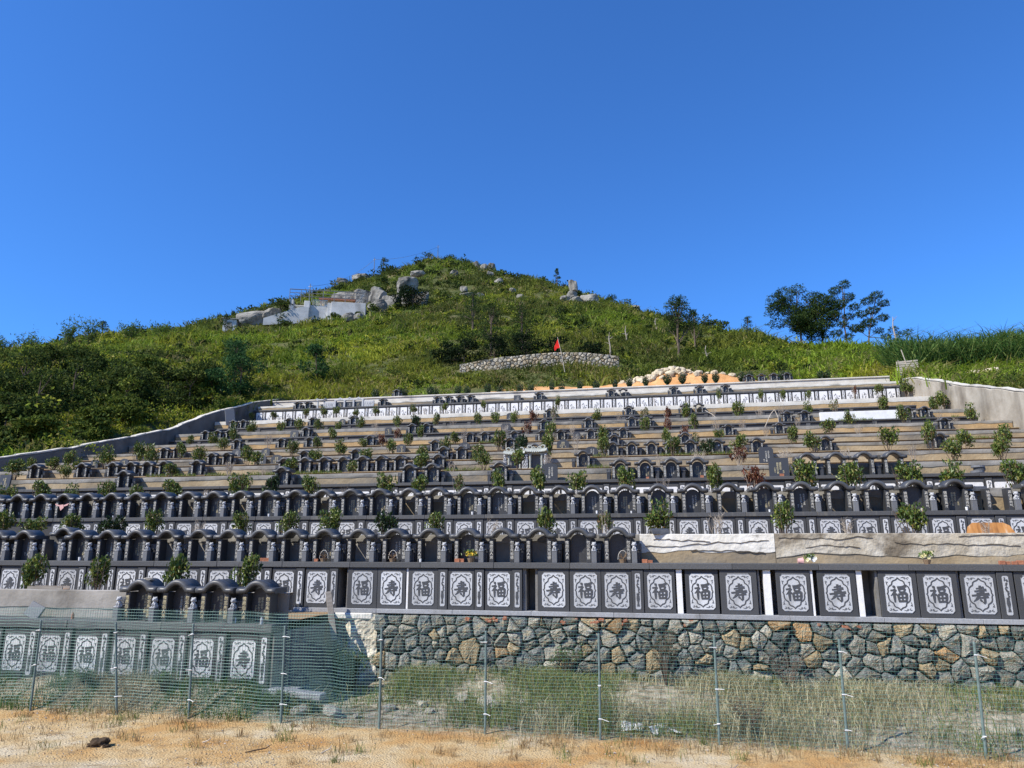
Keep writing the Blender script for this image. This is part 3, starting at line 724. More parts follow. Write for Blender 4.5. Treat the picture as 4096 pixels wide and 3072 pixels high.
# rear walls
rear_wall(0, -30.0, T0_END, M['plaster_grey'], M['plaster_grey'], 0.42, 'rough grey plaster wall behind the four lowest graves', seed=1, bumps=0.03)
rear_wall(1, -27.0, -0.35, M['plaster_grey'], M['rim'], 0.22, 'stained grey wall behind the arched graves above the rubble wall', seed=2)
pw1 = rear_wall(1, -0.34, 2.9, M['tan'], M['plaster'], 0.46, 'cracked white plaster wall at the end of the grave row', wav=0.045, seed=3, bumps=0.02)
pw2 = rear_wall(1, 2.91, 13.0, M['tan'], M['plaster_beige'], 0.52, 'mottled beige plaster wall with flowers at its foot', wav=0.045, seed=30, bumps=0.02)
crk = stone_mat('crack_shadow', [(.3, (.07, .06, .045)), (.7, (.13, .11, .085))], 8, .95, 0)
for ci, (wall_, xa, xb, zz) in enumerate(((pw1, -.2, 2.8, .40), (pw1, .0, 1.4, .56), (pw1, .9, 2.7, .29), (pw2, 3.0, 5.2, .60), (pw2, 5.6, 8.4, .50), (pw2, 3.6, 4.9, .36), (pw2, 7.0, 9.5, .62))):
    rr = random.Random(ci); pts = []; x = xa; z = TZ[1] + zz
    while x < xb: pts.append((x, z)); x += rr.uniform(.05, .14); z += rr.uniform(-.028, .028); z = min(max(z, TZ[1] + .2), TZ[1] + .66)
    MB().ribbon(pts, [rr.uniform(.004, .022) for _ in pts], TY[1] + .62, TY[1] + .66).build('crack', crk, wall_)
rear_wall(2, -30.0, TIERX[2][1], M['tan'], M['rim'], 0.24, 'mottled wall behind the second row of arched graves', seed=4)
NAMES3 = {3: 'tan wall with grey rim behind the third terrace graves', 4: 'tan wall with grey rim behind the fourth terrace graves', 5: 'tan wall with grey rim behind the fifth terrace graves', 6: 'tan wall with grey rim behind the sixth terrace graves', 7: 'ochre wall with dark rim behind the seventh terrace graves', 8: 'ochre wall with dark rim behind the eighth terrace graves', 9: 'ochre wall with broad pale rim below the white tiles', 10: 'wall with white top band above the white tiles'}
for k in range(3, 11):
    xa, xb = TIERX[k]
    rear_wall(k, xa, (xb if k < 8 else {8: XR - 0.05, 9: XR - 0.4, 10: XR - 0.2}[k]), M['tan'] if k in (3, 4, 5, 6, 10) else M['orange_tan'], {9: M['rim_pale'], 10: M['rim_pale']}.get(k, M['rim']), {3: .17, 4: .15, 5: .14, 6: .15, 7: .17, 8: .22, 9: .30, 10: .17}[k], NAMES3[k], seed=k + 4)
wp = thing('painted_wall_section', 'bright white painted stretch of wall on the eighth terrace', 'wall')
MB().box(10.2, 14.6, TY[8] + 0.55, TY[8] + 0.66, TZ[8] + 0.002, TZ[8] + 0.60, 0.02).build('wall_face', M['white_paint'], wp)
for k in range(0, 11):
    floor_sheet(k, -30.0 if k == 0 else TIERX[k][0], T0_END if k == 0 else TIERX[k][1])
# terrace top beyond the last kerb
o = link('path', np_mesh('path', [(XL, TY[11], TZ[11] - 0.06), (XR - 0.1, TY[11], TZ[11] - 0.06), (XR - 0.1, 61.5, TZ[11] + 0.1), (XL, 61.5, TZ[11] + 0.1)], [(0, 1, 2, 3)], M['soil_floor'])); tag(o, kind='structure')

# side walls
def side_wall(x, pts, depth, thick, mat, label, seed):
    w = thing('side_wall', label, 'wall')
    y0, y1 = pts[0][0], pts[-1][0]
    n = int((y1 - y0) / 0.35); yy = np.linspace(y0, y1, n)
    top = np.interp(yy, [p[0] for p in pts], [p[1] for p in pts]) + VN(yy, yy * 0 + seed, 0.8, 4) * 0.12
    inner = x; outer = x + thick
    bot = top - depth
    rows = [np.stack([yy * 0 + inner, yy, bot], -1)]
    for t in (0.25, 0.5, 0.75, 0.97): rows.append(np.stack([inner + VN(yy, yy * 0 + t * 9 + seed, 0.6, 3) * 0.03, yy, bot + (top - bot) * t], -1))
    rows += [np.stack([yy * 0 + inner + thick * 0.15, yy, top], -1), np.stack([yy * 0 + outer, yy, top + 0.01], -1), np.stack([yy * 0 + outer, yy, bot], -1)]
    link('wall_face', np_mesh('wall_face', np.concatenate(rows), grid_faces(n, len(rows)), mat), w)
    # broken coping
    cp = MB(); rr = random.Random(seed)
    y = y0
    while y < y1 - 0.3:
        l = rr.uniform(0.5, 1.1); e = min(y + l, y1); zt = float(np.interp((y + e) / 2, yy, top)); za = float(np.interp(y, yy, top)); zb = float(np.interp(e, yy, top))
        hh = rr.uniform(0.04, 0.09)
        a, b = min(inner, outer) - 0.02, max(inner, outer) + 0.02
        i = len(cp.v)
        cp.v += [(a, y, za - .01), (b, y, za - .01), (b, e, zb - .01), (a, e, zb - .01), (a, y, za + hh), (b, y, za + hh * .8), (b, e, zb + hh), (a, e, zb + hh * .9)]
        cp.f += [tuple(i + q for q in f) for f in ((4, 5, 6, 7), (0, 1, 5, 4), (1, 2, 6, 5), (2, 3, 7, 6), (3, 0, 4, 7))]
        y = e
    cp.build('coping', M['rim_pale'], w)
    return w
side_wall(XL, [(16, 4.6), (24, 6.3), (31.5, 7.98), (36.6, 9.22), (45, 11.68), (49.1, 13.47), (55, 15.55), (61.8, 17.4)], 3.4, -0.35, M['side_shaded'], 'shaded grey side wall climbing along the left edge of the terraces', 21)
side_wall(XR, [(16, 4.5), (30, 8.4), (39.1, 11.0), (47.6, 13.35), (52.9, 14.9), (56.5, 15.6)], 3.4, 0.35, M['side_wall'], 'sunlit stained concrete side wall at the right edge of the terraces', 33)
# ------------------------------------------------------------------ graves
def text_mesh(name, lines, size, mat, spacing=1.0, depth=0.002):
    cu = bpy.data.curves.new(name, 'FONT')
    cu.body = lines; cu.size = size; cu.align_x = 'CENTER'; cu.align_y = 'CENTER'
    cu.space_line = spacing; cu.resolution_u = 1; cu.extrude = depth
    ob = bpy.data.objects.new(name, cu); COL.objects.link(ob)
    dg = bpy.context.evaluated_depsgraph_get()
    me = bpy.data.meshes.new_from_object(ob.evaluated_get(dg))
    bpy.data.objects.remove(ob); bpy.data.curves.remove(cu)
    me.transform(Matrix.Rotation(math.radians(90), 4, 'X'))
    me.materials.clear(); me.materials.append(mat); me.name = name
    return me
def vert(s): return '\n'.join(s)

def hood_mesh(W=0.44, zf=0.648, rise=0.155, half=0.060, y0=-0.07, y1=0.44, name='hood'):
    """arched roof stone: rolled front edge swept along flat shoulders and a round middle"""
    path = [(-W, zf), (-W * .80, zf), (-W * .66, zf)]
    for k in range(13):
        a = -1 + 2 * k / 12
        path.append((a * W * 0.545, zf + .006 + rise * (max(0, math.cos(a * math.pi / 2)) ** 0.72)))
    path += [(W * .66, zf), (W * .80, zf), (W, zf)]
    P = [Vector(p) for p in path]
    prof = [(y1, -half * .8), (y0 + .07, -half * .8), (y0 + .055, -half), (y0 + .015, -half * .75), (y0, 0), (y0 + .012, half * .6), (y0 + .06, half), (y1, half)]
    V = []; n = len(prof)
    for k, p in enumerate(P):
        d = (P[min(k+1, len(P)-1)] - P[max(k-1, 0)]).normalized(); nr = Vector((-d.y, d.x))
        for (yy, t) in prof:
            q = p + nr * t; V.append((q.x, yy, q.y))
    F = []
    for k in range(len(P) - 1):
        for j in range(n):
            F.append((k * n + j, (k + 1) * n + j, (k + 1) * n + (j + 1) % n, k * n + (j + 1) % n))
    b = MB(); b.v = V; b.f = F + [tuple(range(n))[::-1], tuple((len(P) - 1) * n + j for j in range(n))]
    me = b.mesh(name, M['hood'])
    bm = bmesh.new(); bm.from_mesh(me); bmesh.ops.recalc_face_normals(bm, faces=bm.faces); bm.to_mesh(me); bm.free()
    sm = [len(p.vertices) == 4 for p in me.polygons]
    me.polygons.foreach_set('use_smooth', sm)
    return me
def arch_outline(w, h, r=None, n=10):
    r = w / 2 if r is None else r
    o = [(-w/2, 0), (w/2, 0), (w/2, h - r)]
    o += [(w/2 * math.cos(a), h - r + r * math.sin(a)) for a in np.linspace(0, math.pi, n)[1:-1]]
    o += [(-w/2, h - r)]
    return o
def wing_block():
    b = MB()
    b.box(-.085, .085, .12, .40, 0, .30, .008); b.box(-.095, .095, .11, .41, .303, .47, .012)
    b.plate([(-.055, 0), (.055, 0)] + [(.055 * math.cos(a), .17 + .075 * math.sin(a)) for a in np.linspace(0, math.pi, 7)], .03, .115)
    return b
def carved_square():
    b = MB(); y = .104
    b.ribbon([(-.07, .325), (.07, .325), (.07, .45), (-.07, .45), (-.07, .325)], .014, y, .112)
    b.ribbon([(-.035, .36), (.03, .355), (.035, .42), (-.02, .42), (-.015, .385), (.015, .39)], .018, y - .001, .112)
    return b
def lion_mesh():
    """seated guardian lion: haunches, chest, front legs, maned head, jaw and base, fused into one surface"""
    bm = bmesh.new()
    def blob(c, r, sc=(1, 1, 1), sub=2):
        res = bmesh.ops.create_icosphere(bm, subdivisions=sub, radius=r)
        bmesh.ops.scale(bm, vec=sc, verts=res['verts']); bmesh.ops.translate(bm, vec=c, verts=res['verts'])
    blob((0, .03, .055), .058, (.95, 1.0, .85))
    blob((0, -.002, .095), .045, (.95, .85, 1.15))
    blob((0, -.012, .165), .050, (1.08, .95, .92))
    blob((0, -.052, .155), .026, (1.1, .8, .8))
    blob((0, .02, .185), .040, (1.1, .9, .8))
    for sx in (-1, 1):
        blob((sx * .030, -.040, .020), .018, (1, 1.3, .9), 1)
        blob((sx * .030, -.030, .065), .016, (1, 1, 2.0), 1)
        blob((sx * .050, .028, .030), .030, (.7, 1.2, 1.0), 1)
        blob((sx * .038, .0, .208), .015, (1, .8, 1), 1)
        blob((sx * .018, -.056, .178), .009, (1, 1, 1), 1)
        blob((sx * .048, .005, .150), .024, (.8, 1, 1.1), 1)
    bmesh.ops.create_cube(bm, size=1, matrix=Matrix.Translation((0, 0, .004)) @ Matrix.Diagonal((.125, .15, .012, 1)))
    me = bpy.data.meshes.new('lion'); bm.to_mesh(me); bm.free()
    me.materials.append(M['lion']); me.polygons.foreach_set('use_smooth', [True] * len(me.polygons))
    return me

GM = {}
GM['hood'] = hood_mesh()
GM['pillar'] = MB().box(-.0575, .0575, 0, .30, 0, .592, .006).mesh('pillar', M['granite'])
GM['tablet'] = MB().plate(arch_outline(.405, .70, .19), .19, .25).mesh('tablet', M['granite'])
GM['wing'] = wing_block().mesh('wing_block', M['granite'])
GM['square'] = carved_square().mesh('carved_square', M['motif_grey'])
GM['lion'] = lion_mesh()
GM['lpost'] = MB().box(-.065, .065, -.07, .09, 0, .27, .006).box(-.07, .07, -.075, .095, .2705, .285, .003).mesh('post', M['post'])
GM['c1l'] = text_mesh('couplet', vert('惟愿后人贤'), .088, M['white_letter'], 1.05)
GM['c1r'] = text_mesh('couplet', vert('勿忘先祖德'), .088, M['white_letter'], 1.05)
GM['c0l'] = text_mesh('couplet', vert('惟愿后人贤'), .088, M['gold'], 1.05)
GM['c0r'] = text_mesh('couplet', vert('勿忘先祖德'), .088, M['gold'], 1.05)
GM['c2l'] = text_mesh('couplet', vert('锦绣育英才'), .088, M['white_letter'], 1.05)
GM['c2r'] = text_mesh('couplet', vert('灵山添秀气'), .088, M['white_letter'], 1.05)
GM['c3l'] = text_mesh('couplet', vert('祥云栖福地'), .098, M['white_letter'], .95)
GM['c3r'] = text_mesh('couplet', vert('万年千山秀'), .098, M['white_letter'], .95)
def inscription(cols, size, mat, gap):
    b = None
    mes = []
    for i, (s, dz, sc) in enumerate(cols):
        me = text_mesh('inscription', vert(s), size * sc, mat, 1.0)
        me.transform(Matrix.Translation(((i - (len(cols) - 1) / 2) * -gap, 0, dz)))
        mes.append(me)
    bm = bmesh.new()
    for me in mes: bm.from_mesh(me)
    out = bpy.data.meshes.new('inscription'); bm.to_mesh(out); bm.free()
    out.materials.append(mat)
    return out
GM['ins'] = [inscription([('吉年立', -.10, .8), ('佳城福地之墓', .0, 1.15), ('慈严', .12, .9), ('山清水秀', -.06, .7)], .058, M['gold'], .075),
             inscription([('永怀先人恩德', .02, .95), ('千古流芳之墓', -.02, 1.1), ('敬立', -.16, .8)], .058, M['white_letter'], .085),
             inscription([('吉日', -.14, .8), ('福寿双全', .05, 1.0), ('慈恩永在之墓', -.02, 1.0), ('子孙敬立', -.08, .7)], .062, M['gold'], .07)]
GM['hood_s'] = GM['hood']

def grave(kind, x, y, z, label, group, filled=1, scale=1.0, wings='r', hood=True, ins=0, tabless=False, rz=0.0):
    """arched grave: hood, two pillars with couplets, tablet with inscription, wing blocks"""
    t = thing('arched_grave', label, 'grave', (x, y, z), rz, group, scale)
    if hood: link('hood', GM['hood'], t)
    pl = link('pillar', GM['pillar'], t, (-.265, 0, 0)); pr = link('pillar', GM['pillar'], t, (.265, 0, 0))
    link('couplet', GM['c%dl' % kind], pl, (0, -.004, .30)); link('couplet', GM['c%dr' % kind], pr, (0, -.004, .30))
    if filled:
        tb = link('tablet', GM['tablet'], t)
        if ins is not None: link('inscription', GM['ins'][ins % 3], tb, (0, .186, .34))['kind'] = 'stuff'
    if filled and kind == 3 and ins is not None and ins % 4 == 1:
        link('portrait', PORT, tb, (.10, .186, .50))
    for s in wings:
        wx = {'r': .48, 'l': -.48}[s]
        wb = link('wing_block', GM['wing'], t, (wx, .02, 0)); link('carved_square', GM['square'], wb)
    return t

PORT = MB().plate([(math.cos(a) * .036, math.sin(a) * .048) for a in np.linspace(0, 6.283, 13)[:-1]], -.008, 0).mesh('portrait', M['white_plastic'])
TOMBS = {
 0: [-11.55, -10.59, -9.63, -8.62],
 1: [-18.95, -18.0, -17.04, -16.16, -15.22, -14.3, -13.32, -12.33, -11.42, -10.48, -9.53, -8.61, -7.63, -6.65, -5.69, -4.7, -3.78, -2.83, -1.85, -0.87],
 2: [-23.02, -22.07, -21.12, -20.18, -19.22, -18.28, -17.32, -16.32, -15.33, -14.38, -13.39, -12.43, -11.42, -10.46, -9.5, -8.53, -7.54, -6.6, -5.63, -4.67, -3.71, -2.74, -1.76, -0.78, 0.21, 1.2, 2.21, 3.22, 4.22, 5.21, 6.21, 7.21, 8.22, 9.29, 10.28],
 3: [-21.14, -14.12, -8.91, -8.02, -5.43, -1.05, -0.17, 0.73, 1.63, 5.25, 6.17, 7.05, 7.96],
 4: [-28.82, -26.24, -24.58, -23.63, -22.77, -21.9, -20.23, -15.92, -14.92, -14.01, -13.12, -12.23, -11.38, -10.53, -9.68, -8.82, -2.67],
 5: [-22.06, -21.21, -16.95, -14.22, -9.73, -8.84, -5.3, -1.65, -0.79, 0.1, 0.95, 1.83, 2.99, 4.69, 7.55, 12.12],
 6: [-27.6, -26.74, -11.28, -7.18, -1.75, 1.79],
 7: [-25.4, -22.37, -20.49, -16.56, -10.35, -9.44, -7.67, -6.02, -4.95, -3.23, -2.24, -1.41, 4.32, 6.98, 15.17],
 8: [-30.76, -29.82, -28.89, -23.09, -15.47, -14.46, -6.57, -3.73, -1.0, -0.09, 8.27, 9.27, 15.0, 15.9],
 9: [-31.56, -30.69, -26.9, -24.93, -21.69, -6.85, -1.29, 2.53, 3.45],
 10: [-29.46, -28.52, -21.76, -16.99, -16.06, -15.1, -14.19, -8.52, -2.76, -1.84, 2.05, 3.99, 5.92],
 11: [-21.68, 8.12, 9.07, 10.02, 11.01],
}
STELES = {
 3: [(-3.6, 0.6), (4.33, 0.65), (-26.94, 0.56)], 4: [(4.5, 0.55)],
 5: [(-18.59, 0.62), (-19.46, 0.59), (-16.3, 0.54), (-2.66, 0.59), (-29.2, 0.47), (-27.41, 0.52)],
 6: [(-23.15, 0.59), (-21.33, 0.52), (-13.27, 0.5), (-9.73, 0.63), (-4.41, 0.65), (-29.35, 0.52)],
 7: [(-4.08, 0.46)], 8: [(-24.09, 0.61), (-17.24, 0.48), (-9.14, 0.64)], 9: [(-9.76, 0.49), (-22.65, 0.49)], 10: [(-10.34, 0.57)],
}
# --- lowest row
for i, x in enumerate(TOMBS[0]):
    grave(0, x, TY[0] + 0.10, TZ[0], ['leftmost of the four lowest arched graves, with a stone on its roof', 'second from left of the four lowest arched graves', 'third from left of the four lowest arched graves', 'rightmost of the four lowest arched graves, beside the leaning plank'][i], 'four graves on the lowest terrace', ins=[0, 1, 0, 2][i], wings='l' if i == 0 else '', scale=1.06)
def lion_post(x, y, z, label, group, s=1.0):
    t = thing('lion_post', label, 'lion statue', (x, y, z), 0, group, s)
    link('post', GM['lpost'], t); link('lion', GM['lion'], t, (0, .01, .285))
for i, x in enumerate([-12.02, -11.10, -10.13, -9.15]):
    lion_post(x, TY[0] + 0.06, TZ[0], ['stone lion post left of the leftmost lowest grave', 'stone lion post right of the leftmost lowest grave', 'stone lion post between the second and third lowest graves', 'stone lion post between the third and fourth lowest graves'][i], 'lion posts on the lowest terrace', 1.06)
    if i: 
        t = thing('carved_block', 'square carved dark block behind the %s lion post of the lowest row' % ORD[i], 'stone block', (x + .06, TY[0] + .14, TZ[0]), 0, 'carved blocks on the lowest terrace')
        wb = link('block', GM['wing'], t); link('carved_square', GM['square'], wb)
# --- first and second rows
F1 = [1, 1, 0, 1, 1, 1, 0, 0, 0, 0, 0, 1, 0, 1, 0, 1, 0, 0, 1, 1]
for i, x in enumerate(TOMBS[1]):
    st = 'with a dark tablet' if F1[i] else 'standing empty'
    if i == 2: st = 'with its roof slipped back'
    t = grave(1, x, TY[1] + 0.08, TZ[1], '%s arched grave from left above the rubble wall, %s' % (ORD[i], st), 'arched graves above the rubble wall', filled=F1[i], hood=(i != 2), wings='r', ins=i if i not in (18, 19, 0) else None)
    if i == 2: link('hood', GM['hood'], t, (0.0, .34, 0.10), (math.radians(-4), 0, 0))
    lion_post(x + 0.405, TY[1] + 0.05, TZ[1], 'stone lion post right of the %s grave above the rubble wall' % ORD[i], 'lion posts above the rubble wall')
F2 = [1, 1, 1, 1, 0, 1, 0, 1, 0, 1, 0, 1, 1, 0, 1, 1, 0, 0, 1, 1, 0, 0, 1, 1, 1, 1, 0, 1, 1, 0, 0, 1, 1, 0, 1]
for i, x in enumerate(TOMBS[2]):
    st = 'with a dark tablet' if F2[i] else 'standing empty'
    if i == 33: st = 'without its roof'
    grave(2, x, TY[2] + 0.08, TZ[2], '%s arched grave from left in the second row, %s' % (ORD[i], st), 'arched graves of the second row', filled=F2[i], hood=(i != 33), wings='r', ins=i if i % 7 != 3 else None)
    lion_post(x + 0.405, TY[2] + 0.05, TZ[2], 'stone lion post right of the %s grave of the second row' % ORD[i], 'lion posts of the second row')
# --- the smaller graves above
HOLLOW = {(3, 9), (3, 10), (3, 11), (3, 12), (9, 8), (10, 9)}
UP = {3: 'third', 4: 'fourth', 5: 'fifth', 6: 'sixth', 7: 'seventh', 8: 'eighth', 9: 'ninth', 10: 'tenth', 11: 'topmost'}
for k in range(3, 12):
    L = TOMBS[k]
    for i, x in enumerate(L):
        hollow = (k, i) in HOLLOW
        wings = 'r' if i and abs(x - L[i-1]) < 1.25 else 'lr'
        if k == 3 and hollow: sc = 0.93
        else: sc = {3: .86, 4: .84, 5: .80, 6: .80, 7: .78, 8: .82, 9: .80, 10: .80, 11: .82}[k]
        grave(3, x, TY[k] + 0.16, TZ[k] + (0.0 if k < 11 else -0.05), '%s arched grave from left on the %s terrace up%s' % (ORD[i], UP[k], ', hollow without tablet' if hollow else '') if k != 11 else '%s arched grave from left on the topmost terrace' % ORD[i], 'small arched graves on the upper terraces', filled=0 if hollow else 1, scale=sc, wings=wings, ins=i + k)
    
def stele_mesh(w, h, style):
    if style == 0: o = arch_outline(w, h, w * 0.32, 9)
    elif style == 1: o = [(-w/2, 0), (w/2, 0), (w/2, h), (-w/2, h)]
    else: o = [(-w/2, 0), (w/2, 0), (w/2, h * .84), (w * .36, h), (-w * .36, h), (-w/2, h * .84)]
    return MB().plate(o, 0, .07).mesh('slab', M['granite'])
for k, lst in STELES.items():
    for i, (x, w) in enumerate(sorted(lst)):
        style = 1 if (k, round(x, 2)) in ((3, 4.33), (3, -26.94), (10, -10.34)) else (2 if k in (4, 8) else 0)
        hgt = {3: .66, 4: .70}.get(k, .52)
        yy = TY[k] + (0.40 if k != 3 else 0.20)
        tl = thing('stele', '%s%s dark stele from left on the %s terrace up' % ({0: 'round topped ', 1: 'square ', 2: 'clipped corner '}[style], ORD[i], UP[k]), 'stele', (x, yy, TZ[k]), 0, 'loose dark steles on the upper terraces')
        tl.rotation_euler[0] = math.radians(-6)
        sl = link('slab', stele_mesh(w, hgt, style), tl)
        link('inscription', GM['ins'][(i + k) % 3], sl, (0, -.006, hgt * .48), scl=(w / .5, 1, hgt / .62))['kind'] = 'stuff'

# --- two pale carved shrines on the fourth terrace
def shrine(x, label, h, roofh):
    t = thing('stone_shrine', label, 'shrine', (x, TY[4] + 0.12, TZ[4]), 0, 'pale carved stone shrines')
    for sx in (-1, 1):
        c = MB().tube([(sx * .24, .02, 0), (sx * .24, .02, .04), (sx * .24, .02, .05), (sx * .24, .02, h - .02)], [.055, .055, .038, .036], 10); c.build('column', M['shrine'], t)
        p = MB().box(sx * .40 - .065, sx * .40 + .065, -.04, .12, 0, .36, .01).build('side_post', M['lion'], t)
        link('lion', GM['lion'], p, (sx * .40, .03, .36), scl=1.15)
        b = MB(); b.ribbon([(sx * .40 - .03, .05), (sx * .40 + .02, .12), (sx * .40 - .03, .2), (sx * .40 + .03, .27), (sx * .40, .32)], [.03, .05, .03, .05, .02], -.048, -.04); b.build('carving', M['motif_grey'], p)
    MB().box(-.34, .34, .30, .36, 0, h, .005).build('back_panel', M['post'], t)
    b = MB(); b.plate([(-.19, h - .26), (-.19, h), (-.30, h), (-.30, h - .12), (-.24, h - .2)][::-1], .05, .09); b.plate([(.19, h - .26), (.24, h - .2), (.30, h - .12), (.30, h), (.19, h)], .05, .09)
    b.box(-.34, .34, .04, .28, h, h + .05, .005); b.build('lintel', M['shrine'], t)
    # roof: curved eaves, ridge with dragon curls
    r = MB(); n = 13
    xs_ = np.linspace(-.46, .46, n)
    prof = [(-.10, 0.0), (-.09, .035), (.06, .12), (.16, .15), (.26, .12), (.40, .03), (.40, 0)]
    V = []
    for xx in xs_:
        up = (abs(xx) / .46) ** 2.2 * .07
        for (yy, zz) in prof: V.append((xx, yy, h + .055 + zz + up))
    m = len(prof); F = []
    for a in range(n - 1):
        for j in range(m): F.append((a*m+j, (a+1)*m+j, (a+1)*m+(j+1) % m, a*m+(j+1) % m))
    r.v = V; r.f = F + [tuple(range(m)), tuple((n-1)*m+j for j in range(m))[::-1]]
    rf = r.build('roof', M['shrine'], t)
    e = MB()
    for q in range(9):
        xx = -.36 + q * .09
        e.tube([(xx, -.115, h + .075), (xx, .05, h + .165)], .022, 6)
    e.build('tile_ends', M['shrine'], rf)
    e = MB(); z = h + .055 + .15
    e.box(-.30, .30, .12, .18, z - .02, z + .05, .01)
    for sx in (-1, 1):
        pts = [(sx * (.28 + .09 * math.cos(a)), .15, z + .10 + .075 * math.sin(a)) for a in np.linspace(-1.4, 4.2, 12)]
        e.tube(pts, [.04 - .0022 * i for i in range(12)], 6)
        e.tube([(sx * .20, .15, z + .05), (sx * .12, .15, z + .11), (sx * .04, .15, z + .06)], [.03, .035, .02], 6)
    e.build('ridge', M['shrine'], rf)
shrine(-5.52, 'left pale stone shrine with curled roof and lion posts', .52, .3)
shrine(-4.62, 'right pale stone shrine with taller curled roof behind a small tree', .60, .3)

# --- carved tomb front on the tile terrace, left
ct = thing('carved_tomb_front', 'pale blue grey carved tomb front with three dark tablets above the white tiles', 'tomb', (0, TY[10] + 0.12, TZ[10]))
for i, xc in enumerate((-25.6, -24.75, -23.95)):
    tb = MB().plate([(xc - .34, 0), (xc + .34, 0), (xc + .34, .42), (xc + .26, .5), (xc - .26, .5), (xc - .34, .42)], .12, .2).build('tablet', M['granite'], ct)
    link('inscription', GM['ins'][i % 3], tb, (xc, .112, .24), scl=(1, 1, .7))['kind'] = 'stuff'
for xc in (-26.02, -25.17, -24.35, -23.53):
    MB().box(xc - .075, xc + .075, 0, .25, 0, .6, .01).build('pier', M['lion'], ct)
MB().box(-26.1, -23.45, .02, .26, .602, .70, .015).build('lintel', M['lion'], ct)
for xa, xb in ((-26.95, -26.10), (-23.45, -22.55)):
    wg = MB().box(xa, xb, .04, .2, 0, .52, .01).build('side_panel', M['lion'], ct)
    lm = MB()
    for q in range(5):
        x0 = xa + .12 + q * (xb - xa - .24) / 4
        lm.ribbon([(x0, .08), (x0 + .06 * math.sin(q), .25), (x0 + .03, .42)], [.03, .06, .02], .034, .04)
    lm.build('carving', M['motif_grey'], wg)
for xc in (-25.6, -24.75, -23.95):
    MB().tube([(xc - .2, .1, .72), (xc, .1, .80), (xc + .2, .1, .72)], [.06, .08, .06], 6).build('crest', M['lion'], ct)
rt = thing('roofed_tomb_gate', 'small carved gate with upturned stone roof at the left of the tile terrace', 'gate', (-27.35, TY[10] + 0.2, TZ[10]))
for sx in (-1, 1): MB().box(sx * .3 - .06, sx * .3 + .06, 0, .12, 0, .62, .008).build('post', M['lion'], rt)
r = MB()
for zz, ww, hh in ((.62, .50, .06), (.70, .40, .10)):
    n = 11; prof = [(-.08, 0), (-.08, hh * .4), (.1, hh), (.28, hh * .4), (.28, 0)]; base = len(r.v)
    for xx in np.linspace(-ww, ww, n):
        up = (abs(xx) / ww) ** 3 * .12
        for yy, z_ in prof: r.v.append((xx, yy, zz + z_ + up))
    m = len(prof)
    for a in range(n - 1):
        for j in range(m): r.f.append((base + a*m+j, base + (a+1)*m+j, base + (a+1)*m+(j+1) % m, base + a*m+(j+1) % m))
    r.f += [tuple(base + j for j in range(m)), tuple(base + (n-1)*m+j for j in range(m))[::-1]]
r.build('roof', M['lion'], rt)
